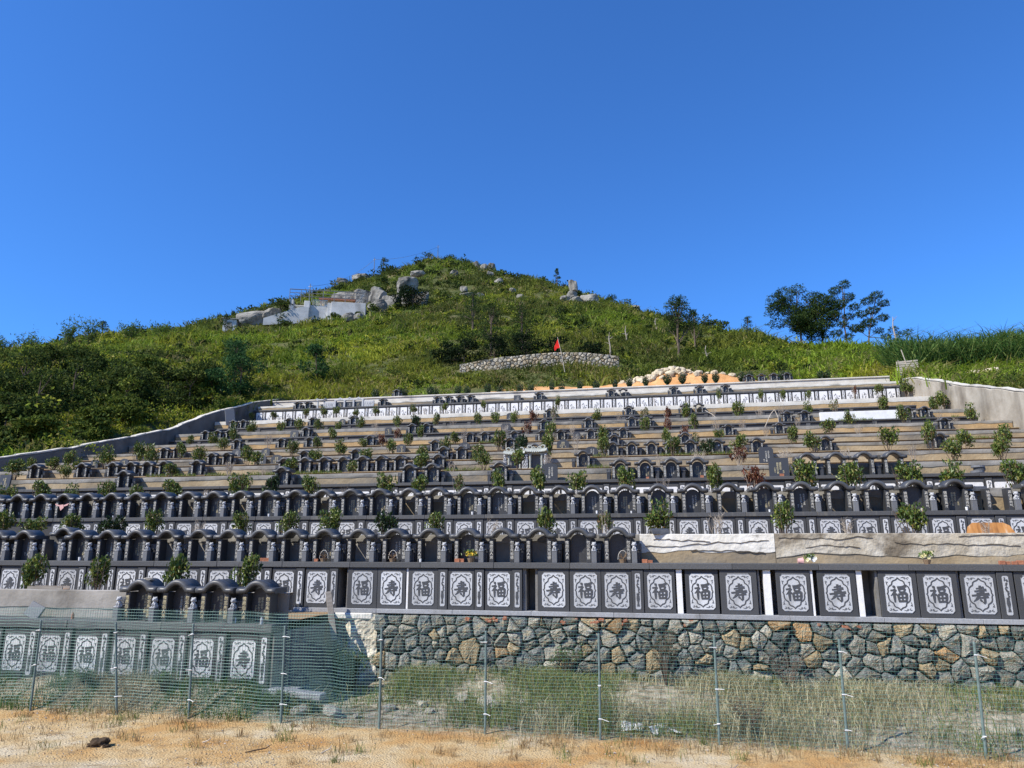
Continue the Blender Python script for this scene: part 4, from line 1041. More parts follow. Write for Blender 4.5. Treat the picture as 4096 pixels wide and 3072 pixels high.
# ------------------------------------------------------------------ planting
SHRUBS={
 1:[(-16.44, 1.43, 0.73, 'g'), (-14.54, 1.35, 0.7, 'g'), (-12.14, 1.44, 0.68, 'g'), (-10.13, 1.38, 0.64, 'g')],
 2:[(-21.57, 1.26, 0.76, 'g'), (-20.16, 1.07, 0.79, 'g'), (-18.75, 1.16, 0.78, 'g'), (-17.31, 1.12, 0.82, 'k'), (-15.61, 1.23, 0.6, 'g'), (-14.14, 0.91, 0.48, 'd'), (-12.67, 1.15, 0.67, 'g'), (-11.02, 1.12, 0.62, 'g'), (-9.64, 1.2, 0.77, 'g'), (-7.81, 1.18, 0.68, 'k'), (-6.29, 1.05, 0.56, 'g'), (-4.55, 0.92, 0.51, 'd'), (-2.99, 1.16, 0.61, 'g'), (-1.35, 1.14, 0.53, 'h'), (0.2, 1.3, 0.77, 'g'), (1.75, 1.09, 0.59, 'd'), (3.47, 1.25, 0.61, 'g'), (5.06, 0.85, 0.6, 'd'), (6.62, 1.17, 0.79, 'g'), (8.37, 0.83, 0.45, 'd')],
 3:[(-25.28, 1.09, 0.75, 'g'), (-23.77, 1.31, 0.75, 'g'), (-22.41, 1.07, 0.59, 'g'), (-20.76, 1.23, 0.68, 'g'), (-19.55, 1.06, 0.58, 'g'), (-17.92, 1.24, 0.82, 'g'), (-16.57, 0.91, 0.47, 'd'), (-15.14, 1.41, 0.85, 'g'), (-13.83, 1.29, 0.7, 'k'), (-12.27, 1.26, 0.65, 'g'), (-10.94, 0.92, 0.41, 'd'), (-9.39, 1.35, 0.72, 'g'), (-8.1, 1.24, 0.72, 'g'), (-6.64, 1.27, 0.58, 'h'), (-5.23, 1.35, 0.57, 'g'), (-3.81, 1.41, 0.69, 'g'), (-2.43, 1.29, 0.69, 'g'), (-0.81, 1.32, 0.68, 'g'), (0.38, 1.03, 0.5, 'd'), (2.03, 1.39, 0.62, 'g'), (3.35, 1.31, 0.78, 'b'), (4.88, 1.41, 0.85, 'g'), (6.25, 1.3, 0.88, 'g'), (7.95, 1.34, 0.83, 'g'), (9.21, 1.29, 0.74, 'g'), (10.92, 1.35, 0.85, 'g')],
 4:[(-1.03, 0.77, 0.58, 'd'), (0.38, 0.7, 0.43, 'd'), (1.82, 0.91, 0.62, 'd'), (-3.98, 0.86, 0.59, 'd'), (-6.56, 1.02, 0.66, 'g'), (-5.13, 1.07, 0.7, 'g'), (-9.19, 1.01, 0.77, 'g'), (-12.13, 0.75, 0.52, 'g'), (-7.9, 0.7, 0.41, 'd'), (-14.94, 0.98, 0.69, 'g'), (-16.28, 0.57, 0.43, 'd'), (-17.9, 0.88, 0.65, 'd'), (3.31, 0.98, 0.66, 'b'), (4.93, 0.92, 0.7, 'd'), (10.64, 1.05, 0.76, 'g'), (9.3, 0.89, 0.45, 'd'), (12.21, 1.04, 0.71, 'g'), (7.08, 0.86, 0.55, 'd'), (-28.73, 1.26, 0.98, 'g'), (-25.97, 0.89, 0.68, 'g'), (-20.68, 0.86, 0.77, 'g'), (-17.88, 0.88, 0.49, 'd')],
 5:[(-19.4, 1.3, 0.68, 'g'), (-18.84, 1.04, 0.73, 'g'), (-15.82, 1.0, 0.78, 'g'), (-13.14, 1.06, 0.65, 'g'), (-10.42, 1.12, 0.7, 'g'), (-7.67, 1.08, 0.69, 'g'), (-4.55, 1.48, 0.79, 'g'), (1.01, 1.18, 0.77, 'g'), (-1.97, 1.23, 0.56, 'g'), (2.45, 1.07, 0.71, 'k'), (3.8, 1.16, 0.7, 'g'), (6.81, 1.2, 0.85, 'g'), (9.7, 1.3, 0.78, 'g'), (11.28, 1.52, 0.72, 'g'), (12.58, 1.1, 0.76, 'g'), (13.96, 1.24, 0.76, 'g'), (-30.37, 1.03, 0.84, 'g'), (-31.52, 1.0, 0.65, 'g'), (-29.4, 1.35, 0.71, 'g'), (-28.83, 0.89, 0.58, 'g'), (-27.2, 1.43, 0.96, 'g'), (-24.64, 1.47, 0.82, 'g'), (-25.5, 1.68, 0.64, 'g'), (-21.9, 1.32, 0.75, 'g')],
 6:[(-18.99, 1.22, 0.75, 'g'), (-16.23, 1.14, 0.8, 'g'), (-13.31, 1.12, 0.68, 'g'), (-10.39, 1.16, 0.58, 'g'), (-7.52, 1.42, 0.9, 'g'), (-6.34, 1.23, 0.76, 'k'), (0.82, 1.26, 0.55, 'g'), (-2.26, 1.44, 0.56, 'g'), (6.63, 1.19, 0.71, 'g'), (-3.61, 1.14, 0.56, 'd'), (-25.74, 1.34, 0.63, 'g'), (2.17, 0.96, 0.55, 'h')],
 7:[(-19.44, 1.09, 0.6, 'g'), (-22.5, 1.41, 0.68, 'd'), (-16.55, 0.95, 0.62, 'g'), (-13.67, 1.13, 0.61, 'g'), (-15.31, 1.13, 0.56, 'b'), (-10.93, 1.13, 0.65, 'g'), (-5.35, 1.55, 0.7, 'g'), (3.74, 0.79, 0.6, 'g'), (9.2, 1.17, 0.72, 'g'), (10.64, 0.9, 0.65, 'd'), (-25.51, 1.13, 0.77, 'g'), (1.91, 1.09, 0.51, 'b'), (-10.36, 1.45, 0.57, 'd'), (6.06, 0.92, 0.6, 'd')],
 8:[(-20.59, 1.34, 0.7, 'g'), (-14.48, 1.33, 0.65, 'g'), (-17.53, 1.2, 0.66, 'd'), (-16.01, 1.12, 0.62, 'b'), (-7.49, 1.34, 0.66, 'b'), (-10.42, 1.13, 0.48, 'd'), (-8.91, 1.25, 0.55, 'd'), (-4.64, 1.11, 0.62, 'd'), (-0.2, 1.36, 0.69, 'g'), (1.18, 1.27, 0.58, 'b'), (2.71, 1.49, 0.68, 'g'), (4.0, 1.12, 0.67, 'd'), (5.47, 1.16, 0.63, 'd'), (8.64, 1.26, 0.59, 'd'), (11.49, 1.31, 0.65, 'g'), (-29.35, 1.21, 0.69, 'g'), (-30.99, 1.15, 0.55, 'g'), (14.36, 1.51, 0.79, 'g'), (-27.91, 1.79, 0.65, 'g'), (17.77, 1.41, 0.73, 'g'), (16.18, 1.14, 0.43, 'd'), (16.95, 0.82, 0.56, 'd')],
 9:[(-26.79, 1.27, 0.71, 'g'), (-25.43, 1.47, 0.74, 'g'), (-23.83, 1.34, 0.7, 'g'), (-29.26, 1.35, 0.83, 'g'), (-20.6, 1.38, 0.69, 'g'), (-22.34, 1.12, 0.59, 'g'), (-17.76, 1.39, 0.65, 'g'), (-16.34, 1.39, 0.86, 'k'), (-14.81, 1.45, 0.68, 'g'), (-19.42, 1.08, 0.58, 'd'), (-13.58, 1.1, 0.57, 'd'), (-11.78, 1.4, 0.58, 'g'), (-10.53, 1.39, 0.74, 'g'), (-9.15, 1.44, 0.7, 'g'), (-7.75, 1.5, 0.73, 'b'), (-6.36, 1.62, 0.55, 'h'), (-3.4, 1.3, 0.68, 'g'), (-0.2, 1.43, 0.68, 'h'), (1.24, 1.32, 0.67, 'b'), (2.54, 1.48, 0.7, 'g'), (-1.93, 1.18, 0.48, 'd'), (4.27, 1.21, 0.5, 'd'), (5.82, 1.5, 0.83, 'g'), (7.19, 1.18, 0.66, 'd'), (8.6, 1.21, 0.62, 'd'), (10.19, 1.27, 0.62, 'g'), (11.84, 1.37, 0.61, 'h'), (14.68, 1.52, 0.88, 'g'), (17.61, 1.3, 0.66, 'g'), (19.23, 1.67, 0.97, 'g')],
 10:[(-33.41, 0.89, 0.51, 'g'), (-30.95, 0.85, 0.76, 'g'), (-27.99, 1.08, 0.63, 'g'), (-26.47, 1.11, 0.67, 'g'), (-25.26, 1.07, 0.71, 'g'), (-23.53, 0.77, 0.62, 'g'), (-21.9, 0.96, 0.7, 'g'), (-18.66, 0.99, 0.65, 'g'), (-16.05, 1.05, 0.68, 'g'), (-20.51, 0.75, 0.61, 'd'), (-17.66, 0.78, 0.61, 'd'), (-12.83, 1.13, 0.56, 'g'), (-6.85, 1.26, 0.47, 'g'), (5.27, 1.32, 0.45, 'g'), (8.28, 1.08, 0.52, 'g'), (9.77, 1.02, 0.63, 'g'), (11.57, 0.94, 0.46, 'g'), (16.39, 1.17, 0.76, 'g'), (14.72, 1.24, 0.4, 'b'), (0.54, 0.94, 0.42, 'd'), (19.4, 1.33, 1.07, 'g')],
 12:[(-24.18, 1.19, 0.73, 'g'), (-21.79, 1.15, 0.63, 'g'), (-21.36, 1.0, 0.68, 'g'), (-18.92, 1.24, 0.63, 'g'), (-18.42, 0.94, 0.58, 'g'), (-16.41, 1.11, 0.58, 'g'), (-15.54, 1.02, 0.58, 'g'), (-13.72, 1.22, 0.62, 'g'), (-12.64, 0.97, 0.62, 'g'), (-10.83, 1.05, 0.53, 'g'), (-9.85, 0.91, 0.61, 'g'), (-8.03, 1.1, 0.48, 'g'), (-7.18, 0.86, 0.56, 'g'), (-5.62, 1.06, 0.52, 'g'), (-4.24, 1.0, 0.64, 'g'), (-2.63, 1.04, 0.47, 'g'), (-1.42, 1.11, 0.6, 'g'), (-0.06, 1.1, 0.55, 'g'), (1.72, 1.01, 0.72, 'g'), (2.95, 1.11, 0.71, 'g'), (4.76, 1.0, 0.58, 'g'), (5.64, 1.05, 0.62, 'g'), (7.73, 1.12, 0.7, 'g'), (8.38, 1.16, 0.54, 'g'), (10.84, 1.19, 0.66, 'g'), (11.36, 1.14, 0.61, 'g'), (9.99, 0.83, 0.9, 'b'), (14.03, 1.1, 1.05, 'g'), (-34.03, 0.62, 0.65, 'g'), (-32.44, 0.63, 0.51, 'g')],
}

def leaf_quads(C, N, size, rs, aspect=0.5, fold=0.25):
    """one folded leaf (2 quads) per centre C; N = axis direction"""
    n = len(C)
    ax = N / (np.linalg.norm(N, axis=1, keepdims=True) + 1e-9)
    rnd = rs.normal(size=(n, 3)); sd = np.cross(ax, rnd); sd /= np.linalg.norm(sd, axis=1, keepdims=True) + 1e-9
    up = np.cross(ax, sd)
    s = np.asarray(size).reshape(-1, 1) * np.ones((n, 1))
    a = C - ax * s * .5; b = C + ax * s * .5
    l = C + sd * s * aspect * .5 + up * s * fold * .4; r = C - sd * s * aspect * .5 + up * s * fold * .4
    V = np.stack([a, l, b, r], 1).reshape(-1, 3)
    i = np.arange(n) * 4
    F = np.concatenate([np.stack([i, i+1, i+2], 1), np.stack([i, i+2, i+3], 1)])
    return V, F
def colmix(rs, n, cols, wts):
    cols = np.array(cols); k = rs.choice(len(cols), n, p=np.array(wts) / sum(wts))
    return cols[k] * rs.uniform(.75, 1.25, (n, 1))

def shrub_meshes(seed, kind):
    rs = np.random.default_rng(seed); rr = random.Random(seed)
    st = MB()
    nst = rr.randint(5, 8); tips = []
    dead = kind == 'd'
    for q in range(nst):
        a = q / nst * 6.283 + rr.uniform(-.4, .4); sp = rr.uniform(.12, .42)
        p0 = (rr.uniform(-.03, .03), rr.uniform(-.03, .03), -.05)
        p1 = (math.cos(a) * sp * .35, math.sin(a) * sp * .35, .28); p2 = (math.cos(a) * sp * .8, math.sin(a) * sp * .8, .58); p3 = (math.cos(a) * sp * 1.05, math.sin(a) * sp * 1.05, rr.uniform(.72, .97))
        st.tube([p0, p1, p2, p3], [.017, .014, .010, .005] if not dead else [.014, .011, .008, .004], 4, False)
        for j in range(5 if dead else 3):
            t0 = rr.uniform(.25, .8); b0 = Vector(p1).lerp(Vector(p3), t0)
            d = Vector((rr.uniform(-1, 1), rr.uniform(-1, 1), rr.uniform(.4, 1.2))).normalized() * rr.uniform(.15, .34)
            st.tube([b0, b0 + d * .6 + Vector((0, 0, .02)), b0 + d], [.007, .005, .002], 3, False)
            tips.append(b0 + d)
            if dead:
                for _ in range(2):
                    e = b0 + d * rr.uniform(.4, 1); d2 = Vector((rr.uniform(-1, 1), rr.uniform(-1, 1), rr.uniform(.2, 1))).normalized() * rr.uniform(.08, .2)
                    st.tube([e, e + d2], [.004, .0015], 3, False)
        tips.append(Vector(p3))
    stem = st.mesh('stems', M['dead_bark'] if kind in 'dhb' else M['bark'])
    if dead: return stem, None
    # leaf clumps of uneven size around a lopsided crown
    T = np.array([tuple(t) for t in tips])
    nl = {'g': 620, 'k': 700, 'h': 240, 'b': 380, 't': 900}[kind]
    nc = {'g': 15, 'k': 15, 'h': 9, 'b': 11, 't': 14}[kind]
    cz = rs.uniform(.42, .88, nc); ca = rs.uniform(0, 6.283, nc); cr = np.sqrt(rs.uniform(.05, 1, nc)) * .42 * (1.05 - np.abs(cz - .6) * 1.1)
    CC = np.stack([np.cos(ca) * cr, np.sin(ca) * cr, cz], 1)
    if kind != 't':
        pick = rs.integers(0, len(T), nc); CC = CC * .7 + T[pick] * .3
    rad = rs.uniform(.12, .22, nc)
    k = rs.integers(0, nc, nl)
    d = rs.normal(size=(nl, 3)); d /= np.linalg.norm(d, axis=1, keepdims=True)
    C = CC[k] + d * (rad[k] * rs.uniform(.45, 1.1, nl) ** .6)[:, None]
    if kind == 't':
        d = rs.normal(size=(nl, 3)); d /= np.linalg.norm(d, axis=1, keepdims=True)
        C = np.stack([d[:, 0] * .45, d[:, 1] * .45, .55 + d[:, 2] * .40], 1) * np.array([1, 1, 1]) * rs.uniform(.25, 1.02, (nl, 1)) + np.array([0, 0, .02])
    N = d * .6 + rs.normal(size=(nl, 3)) * .5 + np.array([0, 0, -.25 if kind == 'b' else .1])
    sz = rs.uniform(.085, .14, nl) * {'b': 1.1, 't': 1.15}.get(kind, 1.0)
    V, F = leaf_quads(C, N, sz, rs, .48, .3)
    cols = {'g': ([(.040, .078, .014), (.080, .130, .022), (.16, .20, .034), (.27, .27, .06), (.19, .12, .04)], [.28, .34, .23, .10, .05]),
            'k': ([(.012, .028, .008), (.024, .052, .013), (.05, .09, .02)], [.45, .4, .15]),
            'h': ([(.05, .09, .018), (.11, .14, .03), (.20, .16, .06), (.16, .085, .03)], [.35, .3, .2, .15]),
            'b': ([(.10, .030, .016), (.17, .06, .028), (.24, .11, .05), (.06, .02, .012)], [.35, .3, .15, .2]),
            't': ([(.014, .034, .010), (.026, .058, .015), (.045, .085, .02)], [.4, .4, .2])}[kind]
    col = np.repeat(colmix(rs, nl, *cols), 4, 0)
    return stem, np_mesh('foliage', V, F, M['leaf'], col)

SM = {'g': [shrub_meshes(100 + i, 'g') for i in range(8)], 'k': [shrub_meshes(200 + i, 'k') for i in range(2)], 'h': [shrub_meshes(300 + i, 'h') for i in range(3)], 'b': [shrub_meshes(400 + i, 'b') for i in range(3)], 'd': [shrub_meshes(500 + i, 'd') for i in range(5)], 't': [shrub_meshes(600 + i, 't') for i in range(3)]}
SWHERE = {1: 'on the lower left walk before the carved panels', 2: 'on the walk below the second row of graves', 3: 'on the walk below the third terrace', 4: 'on the edge of the fourth terrace', 5: 'on the edge of the fifth terrace', 6: 'on the edge of the sixth terrace', 7: 'on the edge of the seventh terrace', 8: 'on the edge of the eighth terrace', 9: 'on the edge of the ninth terrace', 10: 'in front of the small white tiles', 12: 'along the topmost kerb'}
for k, lst in SHRUBS.items():
    cnt = {}
    for i, (x, hgt, wid, t) in enumerate(sorted(lst)):
        x = min(max(x, XL + 0.5), XR - 0.45) if k < 12 else max(x, XL + .4)
        y = TY[k] - 1.0 if k != 12 else 59.4
        y += R.uniform(-.12, .12)
        if k == 12: base = TZ[11] - 0.02 + .30 * math.exp(-((x - 3.5) / 5.0) ** 2)
        elif k == 1: base = 1.78
        elif k in RISE and k in (2, 3, 10): base = TZ[k] - RISE[k]
        else: base = TZ[k-1] + RIM[k-1] - 0.05
        tt = 't' if (k == 12 and t == 'g') else t
        stem, fol = SM[tt][R.randrange(len(SM[tt]))]
        kind = {'g': 'green camellia shrub', 'k': 'dark green camellia shrub', 'h': 'half bare thinning shrub', 'b': 'withered brown leaved shrub', 'd': 'bare dead grey shrub', 't': 'clipped round dark shrub'}[tt]
        n = cnt.get(tt, 0); cnt[tt] = n + 1
        o = thing('shrub', '%s %s from left %s' % (ORD[n], kind, SWHERE[k]), 'shrub', (x, y, base), R.uniform(0, 6.28), 'shrubs planted on the terraces')
        w = max(wid * 1.15, .45)
        o.scale = (w, w, max(hgt * 1.02, .5))
        link('stems', stem, o)
        if fol: link('foliage', fol, o)

# ------------------------------------------------------------------ blades of grass
def blades(P, hgt, wid, lean, rs, col):
    """P (n,3) roots; each blade bends over once; 2 quads"""
    n = len(P); a = rs.uniform(0, 6.283, n); sx = np.cos(a); sy = np.sin(a)
    b = rs.uniform(0, 6.283, n); l = lean * rs.uniform(.2, 1.2, n) * hgt
    hgt = np.asarray(hgt) * np.ones(n); wid = np.asarray(wid) * np.ones(n)
    S = np.stack([sx * wid * .5, sy * wid * .5, np.zeros(n)], 1)
    mid = P + np.stack([np.cos(b) * l * .35, np.sin(b) * l * .35, hgt * .6], 1)
    tip = P + np.stack([np.cos(b) * l, np.sin(b) * l, hgt * np.clip(1 - .25 * lean, .5, 1)], 1)
    V = np.stack([P - S, P + S, mid + S * .8, mid - S * .8, tip + S * .12, tip - S * .12], 1).reshape(-1, 3)
    i = np.arange(n) * 6
    F = np.concatenate([np.stack([i, i+1, i+2, i+3], 1), np.stack([i+3, i+2, i+4, i+5], 1)])
    return V, F, np.repeat(col, 6, 0)
def join(parts):
    V = []; F = []; Cc = []; o = 0
    for v, f, c in parts:
        V.append(v); F.append(f + o); Cc.append(c); o += len(v)
    return np.concatenate(V), np.concatenate(F), np.concatenate(Cc)

rs = np.random.default_rng(42)
# dry grass between the fence and the rubble wall
n = 60000
px_ = rs.uniform(-7.9, 10.5, n); py_ = 14.15 + rs.random(n) ** 0.8 * 3.75
dens = VN(px_, py_, .55, 3) + .25 * (px_ > -4) - .35 * (px_ < -6.0)
keep = rs.random(n) < np.clip(.34 + dens * 1.1, .02, .9)
px_, py_ = px_[keep], py_[keep]; n = len(px_)
P = np.stack([px_, py_, ground_z(px_, py_)], 1)
grn = (VN2(px_, py_, .5, 3) > .08) | (rs.random(n) < .12)
hgt = rs.uniform(.14, .55, n) * (1 + .45 * VN(px_, py_, .7, 2)) * (1 - .4 * sstep(16.6, 17.8, py_))
c = np.where(grn[:, None], colmix(rs, n, [(.11, .16, .04), (.19, .23, .07), (.32, .30, .15), (.15, .13, .06)], [.3, .32, .26, .12]), colmix(rs, n, [(.40, .36, .21), (.52, .48, .31), (.28, .25, .13), (.17, .15, .08)], [.34, .28, .24, .14]))
o = link('dry_grass', np_mesh('dry_grass', *blades(P, hgt, .011, .75, rs, c)[:2], M['drygrass'], blades(P, hgt, .011, .75, rs, c)[2])); tag(o, 'tall straw coloured grass growing between the mesh fence and rubble wall', 'grass', kind='stuff')
# weeds and sparse grass below the lowest panel wall
n = 9000
px_ = rs.uniform(-17, -6.0, n); py_ = rs.uniform(13.9, 14.72, n) + (px_ > -8) * rs.uniform(0, 2.6, n)
keep = rs.random(n) < np.clip(.35 + VN(px_, py_, 1.1, 3) * 1.1, .02, 1); px_, py_ = px_[keep], py_[keep]; n = len(px_)
P = np.stack([px_, py_, ground_z(px_, py_)], 1)
c = np.where((VN2(px_, py_, .9, 2) > .05)[:, None], colmix(rs, n, [(.06, .13, .025), (.10, .17, .04)], [.5, .5]), colmix(rs, n, [(.34, .30, .18), (.42, .37, .24)], [.5, .5]))
v, f, cc = blades(P, rs.uniform(.08, .34, n), .012, .8, rs, c)
tag(link('weeds', np_mesh('weeds', v, f, M['drygrass'], cc)), 'low weeds and straw on the bank below the lowest panels', 'weeds', kind='stuff')
# tufts on the sandy foreground and along the fence foot
parts = []
for q in range(210):
    tx = rs.uniform(-13, 9); ty = 11.2 + rs.random() ** .7 * 2.9
    if ty < 12.9 and rs.random() < .35: continue
    m = int(rs.integers(8, 34)); r = rs.uniform(.04, .16)
    pp = np.stack([tx + rs.normal(size=m) * r, ty + rs.normal(size=m) * r, np.zeros(m)], 1); pp[:, 2] = ground_z(pp[:, 0], pp[:, 1])
    g_ = rs.random()
    cl = colmix(rs, m, [(.12, .17, .04), (.20, .22, .07)], [.5, .5]) if g_ < .25 else colmix(rs, m, [(.34, .22, .10), (.26, .17, .08), (.40, .31, .16)], [.4, .3, .3])
    parts.append(blades(pp, rs.uniform(.06, .22, m), .009, .8, rs, cl))
n = 3000
px_ = rs.uniform(-12, 9, n); py_ = 13.3 + rs.random(n) * .85; keep = rs.random(n) < np.clip(.30 + .5 * (px_ > -2) + VN(px_, py_, .9, 2), .05, 1); px_, py_ = px_[keep], py_[keep]; n = len(px_)
P = np.stack([px_, py_, ground_z(px_, py_)], 1)
parts.append(blades(P, rs.uniform(.06, .24, n), .009, .9, rs, colmix(rs, n, [(.38, .27, .13), (.28, .19, .09), (.44, .36, .2), (.2, .2, .07)], [.35, .3, .2, .15])))
v, f, cc = join(parts)
tag(link('grass_tufts', np_mesh('grass_tufts', v, f, M['drygrass'], cc)), 'sparse brown grass tufts scattered over the sandy foreground', 'grass', kind='stuff')
# green fringe of grass on a few terrace edges
parts = []
for (k, xa, xb) in ((4, -22.5, -20), (4, -19.5, -13), (4, -8.5, -6.5), (4, -2.5, -1.6), (5, -2.6, 4.2), (5, -10, -8), (7, -9.7, -8.6), (8, 11, 13), (8, 15.5, 17.5), (6, 13, 16)):
    m = int((xb - xa) * 130); xx = rs.uniform(xa, xb, m); keep = VN(xx, xx * 0 + k, .8, 2) > -.35; xx = xx[keep]; m = len(xx)
    pp = np.stack([xx, TY[k] - .06 - rs.random(m) * .25, np.full(m, TZ[k] - .06)], 1)
    parts.append(blades(pp, rs.uniform(.08, .22, m), .014, .9, rs, colmix(rs, m, [(.10, .17, .025), (.19, .24, .05), (.24, .24, .09)], [.4, .4, .2])))
v, f, cc = join(parts)
tag(link('edge_grass', np_mesh('edge_grass', v, f, M['grass'], cc)), 'bright green grass fringing the edges of a few terraces', 'grass', kind='stuff')
# ------------------------------------------------------------------ rubble wall below the first terrace
def clip_poly(poly, px, pz, nx, nz):
    """keep the side where (p - (px,pz)).n <= 0"""
    out = []; m = len(poly)
    for i in range(m):
        a, b = poly[i], poly[(i+1) % m]
        da = (a[0]-px)*nx + (a[1]-pz)*nz; db = (b[0]-px)*nx + (b[1]-pz)*nz
        if da <= 0: out.append(a)
        if (da < 0 < db) or (db < 0 < da):
            t = da / (da - db); out.append((a[0] + (b[0]-a[0])*t, a[1] + (b[1]-a[1])*t))
    return out
def voronoi(pts, x0, x1, z0, z1, W=None):
    cells = []
    P = np.array(pts)
    W = np.zeros(len(P)) if W is None else W
    for i, (x, z) in enumerate(pts):
        poly = [(x0, z0), (x1, z0), (x1, z1), (x0, z1)]
        d = ((P - P[i]) ** 2).sum(1); order = np.argsort(d)[1:22]
        for j in order:
            q = P[j]; t = .5 + (W[i] - W[j]) / (2 * d[j]); poly = clip_poly(poly, x + (q[0] - x) * t, z + (q[1] - z) * t, q[0] - x, q[1] - z)
            if len(poly) < 3: break
        cells.append(poly)
    return cells
def stone_from_poly(poly, seed, gap, y, proud, chamfer=0.05):
    """rough block: chamfered, uneven front face"""
    rr = random.Random(seed)
    cx = sum(p[0] for p in poly) / len(poly); cz = sum(p[1] for p in poly) / len(poly)
    Q = []
    for k, p in enumerate(poly):
        q = poly[(k+1) % len(poly)]
        Q.append((p[0] * .93 + q[0] * .07, p[1] * .93 + q[1] * .07))
        if math.hypot(q[0]-p[0], q[1]-p[1]) > 0.07:
            t = rr.uniform(.4, .6); j = rr.uniform(-.012, .012)
            Q.append((p[0] * (1-t) + q[0] * t + j, p[1] * (1-t) + q[1] * t + j))
        Q.append((p[0] * .07 + q[0] * .93, p[1] * .07 + q[1] * .93))
    size = max(.05, min(max(abs(p[0]-cx) for p in poly), max(abs(p[1]-cz) for p in poly)))
    f0 = max(.3, 1 - gap / size); f1 = f0 * (1 - chamfer / max(size, .1) * .8)
    tx, tz = rr.uniform(-.5, .5), rr.uniform(-.5, .5)
    n = len(Q); V = []
    for (a, b) in Q: V.append(((a-cx) * f0, .06, (b-cz) * f0))
    for (a, b) in Q: V.append(((a-cx) * f0, -proud * .35 + rr.uniform(-.012, .012), (b-cz) * f0))
    for (a, b) in Q:
        dx, dz = (a-cx) * f1, (b-cz) * f1
        V.append((dx + rr.uniform(-.008, .008), -proud * .85 + dx * tx * .5 + dz * tz * .5 + rr.uniform(-.014, .014), dz + rr.uniform(-.008, .008)))
    for (a, b) in Q:
        dx, dz = (a-cx) * f1 * .5, (b-cz) * f1 * .5
        V.append((dx, -proud + dx * tx + dz * tz + rr.uniform(-.02, .016), dz))
    V.append((0, -proud * 1.02 + rr.uniform(-.015, .015), 0))
    F = []
    for r_ in range(3):
        for k in range(n):
            F.append((r_*n + k, r_*n + (k+1) % n, (r_+1)*n + (k+1) % n, (r_+1)*n + k))
    for k in range(n): F.append((3*n + k, 3*n + (k+1) % n, 4*n))
    b = MB(); b.v = V; b.f = F
    return b, (cx, y, cz)
def rubble_mat(name, c1, c2, c3, sc=13.0):
    return stone_mat(name, [(0.3, c1), (0.5, c2), (0.72, c3)], sc, 0.9, 1.0, 34, 0.15, dist=0.06, obj_random=0.3, detail=10, stain=((.30, .25, .16), 3.5, .54, .68))
RUB = [rubble_mat('rubble_blue_grey', (.075, .083, .079), (.142, .153, .147), (.24, .248, .236)), rubble_mat('rubble_grey', (.10, .102, .09), (.19, .192, .173), (.31, .305, .275)), rubble_mat('rubble_tan', (.20, .145, .075), (.335, .255, .145), (.46, .375, .235)), rubble_mat('rubble_pale', (.21, .195, .155), (.35, .33, .27), (.48, .455, .385)), rubble_mat('rubble_ochre', (.23, .135, .06), (.36, .225, .105), (.44, .30, .16))]
rw = thing('rubble_wall', 'tall rubble wall of grey and tan fieldstones below the carved panels', 'wall')
RX0, RX1, RZ0, RZ1 = -7.05, 11.5, 0.12, 1.735
RYW = TY[1] - 0.01
MB().box(RX0, 13.0, RYW + 0.045, RYW + 0.5, -0.4, 1.745).build('mortar_core', stone_mat('dark_joint', [(.3, (.045, .04, .03)), (.7, (.11, .095, .07))], 8, .95, .4, 30, .1), rw)
rr = random.Random(77); pts = []
tries = 0
while len(pts) < 285 and tries < 60000:
    tries += 1
    x = rr.uniform(RX0, RX1); z = rr.uniform(RZ0, RZ1)
    rmin = (.15 + .22 * rr.random() ** 1.3) + (.05 if z < .9 else 0) - (.06 if z > 1.55 else 0)
    if (x + 4.55) ** 2 + ((z - .95) * 1.0) ** 2 < .16: continue
    if all((x-a) ** 2 + ((z-b) * 1.15) ** 2 > rmin ** 2 for a, b in pts): pts.append((x, z))
pts.append((-4.55, .95))
RW = np.random.default_rng(4).uniform(0, .016, len(pts)); RW[-1] = .035
for i, poly in enumerate(voronoi(pts, RX0, RX1, RZ0, RZ1, RW)):
    if len(poly) < 3: continue
    b, loc = stone_from_poly(poly, i, .010 + .014 * rr.random(), RYW, .06 + .13 * rr.random(), .03 + .03 * rr.random())
    u = rr.random(); top = loc[2] > 1.45; right = loc[0] > 2
    w_ = [.30, .28, .16, .20, .06] if not top else [.16, .26, .22, .24, .12]
    mi = rr.choices(range(5), w_)[0]
    if i == len(pts) - 1: mi = 2
    b.build('stone', RUB[mi], rw, loc=loc)
ch = MB()                                            # pinned chips in the joints, too small to pick apart
for q in range(420):
    x = rr.uniform(RX0, RX1); z = rr.uniform(RZ0 + .1, RZ1); s_ = rr.uniform(.02, .05)
    bm = bmesh.new(); bmesh.ops.create_icosphere(bm, subdivisions=1, radius=s_)
    for v in bm.verts: v.co += Vector((rr.uniform(-.4, .4), rr.uniform(-.4, .4), rr.uniform(-.4, .4))) * s_; v.co.z *= .8
    bmesh.ops.translate(bm, vec=(x, RYW - .01, z), verts=bm.verts); ch.bm(bm); bm.free()
tag(ch.build('joint_chips', RUB[3], rw), kind='stuff')
for q in range(26):                               # brick chips wedged under the ledge
    x = rr.choice([-4.3, -3.2, -2.1, -1.6, 0.9, 1.6, -1.0, 4.0]) + rr.uniform(-.5, .5); s = rr.uniform(.6, 1.3)
    MB().box(-.045 * s, .045 * s, -.11, .05, -.03, .03, .006).build('brick_chip', M['brick'], rw, loc=(x, RYW - .02, rr.uniform(1.60, 1.70)), rot=(0, rr.uniform(-.5, .5), rr.uniform(-.3, .3)))
